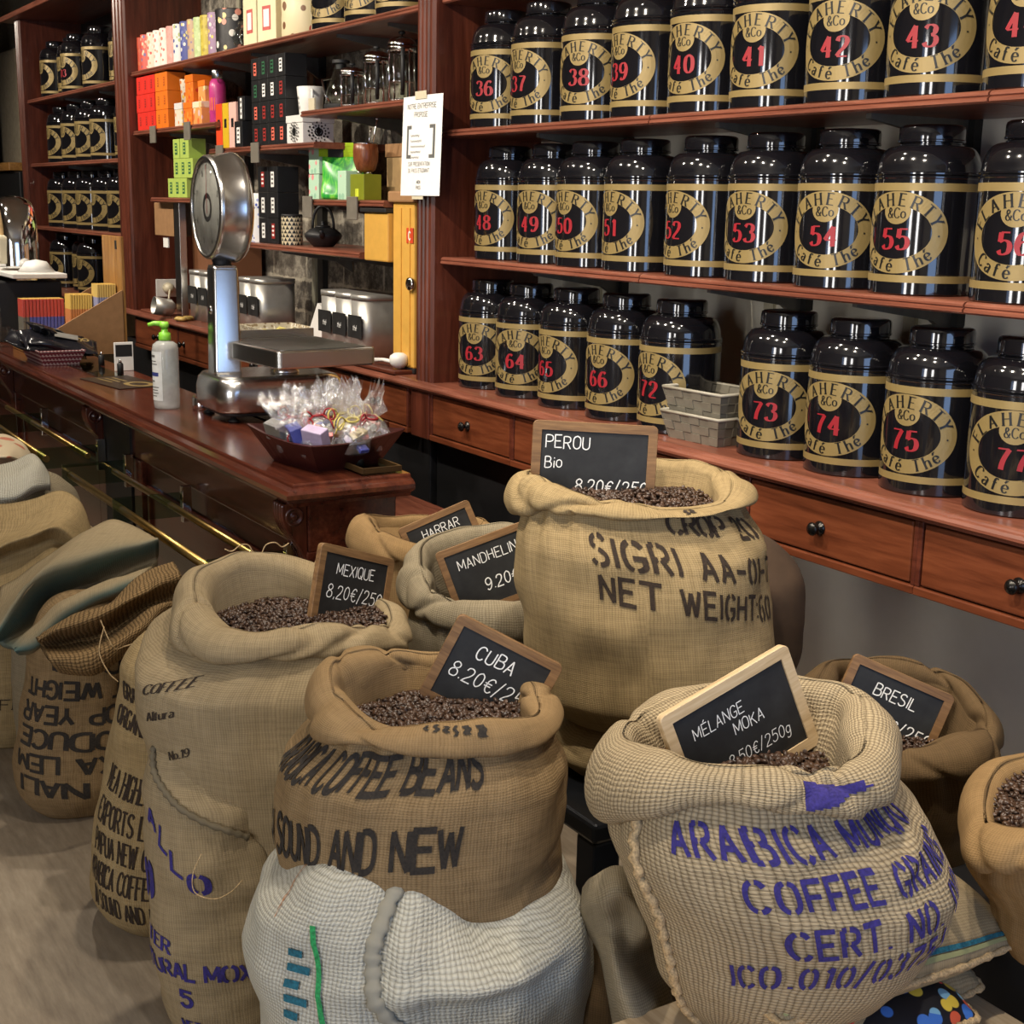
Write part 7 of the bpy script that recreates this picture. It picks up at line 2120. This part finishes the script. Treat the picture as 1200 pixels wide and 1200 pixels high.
# --- flat-lying sacks under the violet-lettered one
def pillow(label, cx, cy, cz, hx, hy, T, rot, mat, inks=(), seed=1, deco=None, name='coffee_sack', cat='sack', n=60):
    root = thing(name, label, cat, (cx, cy, cz), rot)
    S_ = np.linspace(-1, 1, n + 1)
    a, b = np.meshgrid(S_, S_)
    def fn(a, b, sgn=1):
        x = hx * a * (1 - .05 * b ** 2); y = hy * b * (1 - .07 * a ** 2)
        th = T * np.power(np.clip((1 - np.abs(a) ** 3.2) * (1 - np.abs(b) ** 3.2), 0, 1), .5)
        P = np.stack([x, y, sgn * th], -1)
        q = smooth_noise(P, 12, seed) * .010 + smooth_noise(P, 34, seed + 1) * .004
        P[..., 2] += q * (0.35 + .65 * np.clip(th / T, 0, 1))
        return P
    mb = MB()
    uv = [tuple(q) for q in np.stack([a * hx, b * hy], -1).reshape(-1, 2)]
    mb.add(fn(a, b, 1).reshape(-1, 3), grid_faces(n + 1, n + 1, False), 0, True, uv)
    mb.add(fn(a, b, -1).reshape(-1, 3), grid_faces(n + 1, n + 1, False, True), 0, True, uv)
    if deco: deco(mb, fn)
    obj('body', mb, [mat] + list(inks), root)
    edge = []
    for k in range(160):
        q = k / 160 * 4
        sd = int(q); f = (q - sd) * 2 - 1
        aa, bb = ((f, -1), (1, f), (-f, 1), (-1, -f))[sd]
        edge.append(tuple(fn(np.array(aa), np.array(bb), 1)))
    edge.append(edge[0])
    obj('stitched_edge', MB().tube(edge, [.0055 + .0015 * math.sin(k * 2.4) for k in range(161)], 6, caps=False), [M['rope']], root)
    return root
def strip(mb, fn, a0, a1, b0, b1, mat, m=30, along='b', e=.003):
    vs = []
    for q in np.linspace(0, 1, m):
        for t_ in (0, 1):
            if along == 'b': P = fn(np.array(a0 if t_ == 0 else a1), np.array(b0 + (b1 - b0) * q))
            else: P = fn(np.array(a0 + (a1 - a0) * q), np.array(b0 if t_ == 0 else b1))
            vs.append(P + np.array([0, 0, e]))
    mb.add(vs, [[2 * i, 2 * i + 1, 2 * i + 3, 2 * i + 2] for i in range(m - 1)], mat)
def deco10(mb, fn):
    strip(mb, fn, .875, .92, -.97, .97, 1)
    strip(mb, fn, .93, .965, -.97, .97, 2)
pillow('flat beige sack with blue-green striped edge, sticking out below the violet-lettered sack', -1.30, 1.42, .580, .125, .235, .052, (math.radians(2), math.radians(10), math.radians(-4)), M['burlap_beige'], [M['ink_teal'], plain('lime_band', srgb(146, 146, 100), .9)], 5, deco10)
def deco20(mb, fn):
    t2, wd = text2d('08 SS FC', 1, 'bold', 1.5, step=.8)
    for vs, fs in t2:
        A = np.array(vs) ; tq = A[:, 0] / wd
        P = fn(.70 + .16 * A[:, 1], -.75 + 1.25 * tq) + np.array([0, 0, .003])
        P = fn(.93 - .20 * A[:, 1], -.75 + 1.25 * tq) + np.array([0, 0, .003])
        mb.add(P, fs, 1)
pillow('flat pale sack with red letters, below the blue-striped sack at the lower right', -1.330, 1.42, .512, .140, .19, .045, (0, math.radians(12), math.radians(-2)), M['burlap_beige'], [M['ink_red']], 9, deco20)
BLP = pattern('dark_blue_print', srgb(20, 22, 30), [srgb(60, 110, 190), srgb(210, 90, 60), srgb(220, 190, 70), srgb(20, 22, 30), srgb(60, 110, 190), srgb(120, 170, 200)], 34)
pillow('dark cloth bag with bright blue and orange print at the lower right corner', -1.275, 1.445, .488, .125, .105, .030, (0, math.radians(3), math.radians(-6)), BLP, (), 14, None, 'printed_bag', 'bag')
c = thing('display_table', 'low pale wooden table top at the lower right under the flat sacks', 'table', (-1.2, 1.30, 0))
obj('table_top', MB().box(-.24, .75, -.48, .32, .425, .455, 0, .004), [M['pale_woodX']], c)
for x, y in ((-.20, -.43), (.70, -.43), (-.20, .27), (.70, .27)):
    obj('leg', MB().box(x - .025, x + .025, y - .025, y + .025, 0, .425, 0, .003), [M['pale_woodZ']], c)
tag(obj('shadow_block', MB().box(-1.42, -.75, 1.715, 1.98, 0, .538, 0, .006), [M['void']]), 'black support block standing for the shadow under the golden sack at the right edge', 'box')  # solid black block stands for the shadow below the sack and carries it
c = thing('metal_table', 'black metal stacking table under the tall NET-WEIGHT sack', 'table', (-2.08, 1.59, 0))
obj('table_top', MB().box(-.25, .22, -.24, .24, .49, .53, 0, .008), [plain('blackened_steel', (0.02, 0.022, 0.026, 1), .3, .7)], c)
for x, y in ((-.22, -.21), (.185, -.205), (-.22, .21), (.185, .21)):
    obj('leg', MB().box(x - .03, x + .03, y - .03, y + .03, 0, .49, 0, .006), [plain('blackened_steel_leg', (0.02, 0.024, 0.032, 1), .28, .7)], c)

# --- folded sack tops at the left, built as draped sheets through fold lines
def drape(lines, label, mat, sub=8, thick=.006, seed=1, noise_=.004, name='folded_sack', cat='sack', extra_mats=(), stain=None):
    L3 = [_catmull3(l, 10) for l in lines]
    n = min(len(l) for l in L3)
    L3 = np.array([l[:n] for l in L3])
    rows = []
    k = len(L3)
    for i in range(k - 1):
        p0, p1, p2, p3 = L3[max(i - 1, 0)], L3[i], L3[i + 1], L3[min(i + 2, k - 1)]
        for q in range(sub):
            t_ = q / sub
            rows.append(0.5 * (2 * p1 + (p2 - p0) * t_ + (2 * p0 - 5 * p1 + 4 * p2 - p3) * t_ ** 2 + (3 * p1 - p0 - 3 * p2 + p3) * t_ ** 3))
    rows.append(L3[-1])
    G = np.array(rows)
    cen = G.reshape(-1, 3).mean(0)
    nz = smooth_noise(G, 22, seed) * noise_ + smooth_noise(G, 60, seed + 1) * noise_ * .4
    G = G + np.stack([nz * .6, -nz * .4, nz], -1)
    du = np.concatenate([[0], np.cumsum(np.linalg.norm(np.diff(G[len(G) // 2], axis=0), axis=1))])
    dv = np.concatenate([[0], np.cumsum(np.linalg.norm(np.diff(G[:, n // 2], axis=0), axis=1))])
    uv = [(du[i], dv[j]) for j in range(len(G)) for i in range(n)]
    root = thing(name, label, cat, tuple(cen))
    mb = MB()
    fs = grid_faces(n, len(G), False, True)
    mb.add(G.reshape(-1, 3) - cen, fs, 0, True, uv)
    o = obj('cloth', mb, [mat] + list(extra_mats), root)
    if stain:
        at = o.data.attributes.new('stain', 'FLOAT', 'POINT')
        at.data.foreach_set('value', [stain(j / (len(G) - 1), i / (n - 1)) for j in range(len(G)) for i in range(n)])
    md = o.modifiers.new('thick', 'SOLIDIFY'); md.thickness = thick; md.offset = -1
    return root, cen
DR = {}
DR['teal'] = [[(-3.88, 0.741, 0.548), (-3.851, 0.878, 0.637), (-3.818, 1.011, 0.724), (-3.751, 1.069, 0.731), (-3.682, 1.124, 0.696)], [(-3.56, 0.655, 0.514), (-3.588, 0.721, 0.589), (-3.614, 0.795, 0.65), (-3.631, 0.939, 0.675), (-3.632, 1.118, 0.698)], [(-3.634, 0.693, 0.462), (-3.7, 0.774, 0.474), (-3.744, 0.855, 0.519), (-3.754, 0.979, 0.558), (-3.71, 1.135, 0.624)], [(-3.532, 0.694, 0.482), (-3.523, 0.742, 0.535), (-3.518, 0.808, 0.589), (-3.522, 0.918, 0.624), (-3.549, 1.047, 0.639)], [(-3.502, 0.696, 0.481), (-3.482, 0.743, 0.496), (-3.478, 0.805, 0.556), (-3.484, 0.907, 0.593), (-3.509, 1.039, 0.621)], [(-3.588, 0.721, 0.443), (-3.577, 0.776, 0.449), (-3.561, 0.845, 0.502), (-3.559, 0.936, 0.544), (-3.566, 1.06, 0.58)]]
DR['rough'] = [[(-3.436, 0.763, 0.551), (-3.422, 0.825, 0.587), (-3.421, 0.912, 0.609), (-3.426, 1.004, 0.664), (-3.449, 1.099, 0.682)], [(-3.344, 0.718, 0.555), (-3.328, 0.786, 0.584), (-3.317, 0.872, 0.606), (-3.338, 0.983, 0.643), (-3.386, 1.1, 0.657)], [(-3.42, 0.746, 0.513), (-3.431, 0.83, 0.509), (-3.422, 0.908, 0.522), (-3.423, 1.015, 0.567), (-3.424, 1.113, 0.604)], [(-3.3, 0.729, 0.527), (-3.281, 0.813, 0.532), (-3.281, 0.892, 0.558), (-3.305, 0.988, 0.588), (-3.357, 1.091, 0.606)], [(-3.298, 0.741, 0.499), (-3.26, 0.814, 0.494), (-3.262, 0.885, 0.526), (-3.299, 0.976, 0.547), (-3.343, 1.071, 0.58)], [(-3.343, 0.767, 0.463), (-3.306, 0.836, 0.447), (-3.3, 0.9, 0.477), (-3.337, 0.986, 0.502), (-3.384, 1.072, 0.531)]]
DR['beige'] = [[(-4.374, 0.82, 0.683), (-4.353, 0.924, 0.693), (-4.331, 1.024, 0.715), (-4.248, 1.067, 0.694), (-4.163, 1.075, 0.618)], [(-4.129, 0.771, 0.679), (-4.109, 0.869, 0.683), (-4.112, 0.949, 0.701), (-4.078, 1.005, 0.686), (-4.066, 1.053, 0.594)], [(-4.011, 0.745, 0.641), (-4.001, 0.8, 0.663), (-3.986, 0.869, 0.678), (-3.99, 0.943, 0.693), (-4.021, 1.026, 0.602)], [(-3.953, 0.733, 0.626), (-3.944, 0.779, 0.657), (-3.931, 0.842, 0.673), (-3.944, 0.922, 0.689), (-3.976, 0.999, 0.602)], [(-4.022, 0.744, 0.578), (-4.022, 0.797, 0.602), (-4.009, 0.857, 0.621), (-3.995, 0.922, 0.635), (-4.009, 0.992, 0.582)], [(-3.934, 0.722, 0.512), (-3.925, 0.772, 0.533), (-3.911, 0.837, 0.583), (-3.917, 0.902, 0.619), (-3.944, 0.965, 0.585)]]
DR['white'] = [[(-4.765, 0.902, 0.73), (-4.751, 0.974, 0.744), (-4.738, 1.037, 0.768), (-4.681, 1.061, 0.737)], [(-4.52, 0.853, 0.74), (-4.505, 0.929, 0.747), (-4.549, 1.01, 0.77), (-4.561, 1.048, 0.727)], [(-4.423, 0.831, 0.7), (-4.408, 0.905, 0.701), (-4.444, 0.977, 0.721), (-4.502, 1.038, 0.705)], [(-4.443, 0.833, 0.663), (-4.437, 0.915, 0.667), (-4.462, 0.988, 0.691), (-4.512, 1.039, 0.68)]]
DR['cream'] = [[(-5.206, 0.993, 0.771), (-5.194, 1.055, 0.762), (-5.134, 1.095, 0.737), (-5.08, 1.111, 0.7)], [(-5.01, 0.953, 0.76), (-4.998, 1.014, 0.758), (-4.99, 1.051, 0.738), (-4.984, 1.083, 0.7)], [(-4.863, 0.922, 0.744), (-4.853, 0.976, 0.745), (-4.895, 1.018, 0.726), (-4.936, 1.066, 0.69)]]
DR['slack'] = [[(-1.645, 1.173, 0.552), (-1.584, 1.155, 0.611), (-1.549, 1.167, 0.639), (-1.552, 1.213, 0.616), (-1.585, 1.268, 0.55)], [(-1.629, 1.16, 0.524), (-1.531, 1.125, 0.597), (-1.497, 1.138, 0.619), (-1.507, 1.19, 0.586), (-1.55, 1.264, 0.516)], [(-1.615, 1.163, 0.494), (-1.548, 1.152, 0.533), (-1.531, 1.176, 0.547), (-1.487, 1.183, 0.555), (-1.533, 1.253, 0.5)], [(-1.588, 1.166, 0.468), (-1.503, 1.13, 0.517), (-1.503, 1.162, 0.504), (-1.522, 1.203, 0.491), (-1.538, 1.246, 0.479)], [(-1.564, 1.164, 0.433), (-1.473, 1.119, 0.484), (-1.448, 1.135, 0.49), (-1.481, 1.19, 0.47), (-1.506, 1.239, 0.456)], [(-1.541, 1.162, 0.39), (-1.44, 1.113, 0.451), (-1.414, 1.13, 0.457), (-1.422, 1.168, 0.449), (-1.469, 1.236, 0.411)], [(-1.525, 1.167, 0.327), (-1.415, 1.112, 0.4), (-1.389, 1.129, 0.405), (-1.397, 1.167, 0.396), (-1.441, 1.238, 0.357)]]
def teal_stain(v, u):
    k = math.exp(-((v - .27 - .02 * math.sin(5 * u)) / .075) ** 2) + .9 * math.exp(-((v - .76 - .03 * math.sin(4 * u)) / .07) ** 2) + .8 * math.exp(-((u - .0) / .13) ** 2) * (1 if v > .2 else 0)
    return min(1.0, k)
T_, cen = drape(DR['teal'], 'folded sack with teal-stained rolled edges, topmost in the left pile', M['burlap_teal'], stain=teal_stain, thick=.012, seed=3, noise_=.006)
R_, cen = drape(DR['rough'], 'crumpled coarse dark burlap sack top in front of the teal-edged sack', M['burlap_rough'], thick=.012, seed=6, noise_=.012)
loose_thread(R_, [(-3.29, .86, .60), (-3.27, .87, .56), (-3.265, .885, .53), (-3.27, .91, .53), (-3.265, .93, .535)], cen, .0016)
loose_thread(R_, [(-3.28, .865, .585), (-3.26, .845, .53), (-3.24, .86, .48), (-3.23, .88, .455)], cen, .0016)
B_, cen = drape(DR['beige'], 'folded beige sack top with dark opening at the left photo edge', M['burlap_tan'], thick=.008, seed=9)
drape(DR['white'], 'pale coarse weave sack rolled up, at the left photo edge under the second brass rail', M['burlap_white'], thick=.008, seed=12)
drape(DR['cream'], 'cream cloth with faded red print at the left photo edge by the brass rail', pattern('faded_red_print', srgb(206, 190, 160), [srgb(206, 190, 160), srgb(190, 120, 96), srgb(206, 190, 160), srgb(150, 120, 96)], 14), thick=.006, seed=15, name='cloth', cat='cloth')

drape(DR['slack'], 'slack crumpled grey-beige sack mouth between the white sack and the violet-lettered sack', M['burlap_grey'], thick=.010, seed=21, noise_=.009)

# ------------------------------------------------------------------ chalkboard slates stuck into the beans
def slate(pos, roll, yaw_off, tilt, w_, h_, texts, label, frame='slate_frame', fw=.016):
    d = Vector((pos[0], pos[1], 0)).normalized()
    psi = math.atan2(-d.x, d.y) + math.radians(yaw_off)
    R = Matrix.Rotation(psi, 4, 'Z') @ Matrix.Rotation(-math.radians(tilt), 4, 'X') @ Matrix.Rotation(math.radians(roll), 4, 'Y')
    root = thing('chalkboard', label, 'chalkboard', pos, R.to_euler(), 'framed chalkboards in the sacks')
    mb = MB()
    outl = rrect(w_ / 2, h_ / 2, .010, 5)
    inn = [(max(-w_ / 2 + fw, min(w_ / 2 - fw, x)), max(-h_ / 2 + fw, min(h_ / 2 - fw, z))) for x, z in outl]
    n = len(outl)
    y0, y1 = -.006, .006
    vs = []
    for (x, z) in outl: vs.append((x, y0 + .001, z))
    for (x, z) in outl: vs.append((x * .994, y0, z * .992))
    for (x, z) in inn: vs.append((x, y0, z))
    for (x, z) in inn: vs.append((x, y0 + .004, z))
    for (x, z) in outl: vs.append((x, y1, z))
    fs = []
    for a, b in ((0, 1), (1, 2), (2, 3), (4, 0)):
        for i in range(n):
            j = (i + 1) % n
            fs.append([a * n + i, b * n + i, b * n + j, a * n + j])
    fs.append([4 * n + i for i in range(n)])
    mb.add(vs, fs)
    obj('frame', mb, [M[frame + 'X']], root)
    mb = MB().box(-w_ / 2 + fw - .003, w_ / 2 - fw + .003, y0 + .003, y0 + .005, -h_ / 2 + fw - .003, h_ / 2 - fw + .003, 0)
    o = obj('board', mb, [M['slate']], root)
    for k, (txt, size, x, z, sl, wg, al) in enumerate(texts):
        mb = MB()
        t2 = text2d(txt, size, 'chalk', wg, .95, gap=2.0, slant=sl, jit=.5, seed=k + len(txt), align=al)
        put_text(mb, t2, lambda a, b: (x + a, y0 + .0024, z + b), 0)
        obj('writing', mb, [M['chalk']], root)
    return root
slate((-1.858, 1.124, 0.848), 26.5, 0, 6, .195, .155, [('CUBA', .024, -.008, .022, .08, .95, 'c'), ('8.20€/250g', .026, -.070, -.022, .12, .8, 'l')], 'chalkboard reading CUBA in the brown sack front centre')
slate((-2.40, 1.125, 0.866), 20, 44, 8, .205, .16, [('MEXIQUE', .022, .0, .026, .06, .9, 'c'), ('8,20€/250g', .026, -.070, -.022, .12, .8, 'l')], 'chalkboard reading MEXIQUE in the wide beige sack')
slate((-2.884, 1.604, 0.805), -22, 8, 12, .19, .15, [('HARRAR', .022, .004, .024, .05, .9, 'c'), ('9.20€/250g', .026, -.066, -.03, .1, 1.0, 'l')], 'chalkboard reading HARRAR in the small tan sack')
slate((-2.530, 1.535, 0.825), -20, 6, 10, .225, .165, [('MANDHELING', .0225, .004, .026, .05, .9, 'c'), ('9.20€/250g', .026, -.03, -.036, .1, 1.0, 'l')], 'chalkboard reading MANDHELING in the grey-beige sack')
slate((-1.386, 1.255, 0.897), -20, 36, 8, .232, .165, [('MÉLANGE', .0175, -.074, .024, .06, .85, 'l'), ('MOKA', .0175, -.010, -.001, .06, .85, 'l'), ('8.50€/250g', .0175, -.035, -.042, .12, .75, 'l')], 'chalkboard with pale frame reading MELANGE MOKA', 'pale_frame', .017)
slate((-1.660, 1.865, 0.722), 22, 14, 14, .20, .15, [('BRESIL', .022, .0, .018, .06, 1.0, 'c'), ('8.20€/250g', .024, -.05, -.035, .1, 1.0, 'l')], 'chalkboard reading BRESIL in the shade near the wall')
slate((-2.137, 1.517, 1.132), 1.5, 0, 7, .242, .165, [('PEROU', .024, -.094, .030, .02, .9, 'l'), ('Bio', .022, -.094, -.008, .02, .9, 'l'), ('8.20€/250g', .024, -.034, -.052, .1, 1.0, 'l')], 'chalkboard reading PEROU Bio in the tall tan sack', 'slate_frame', .018)
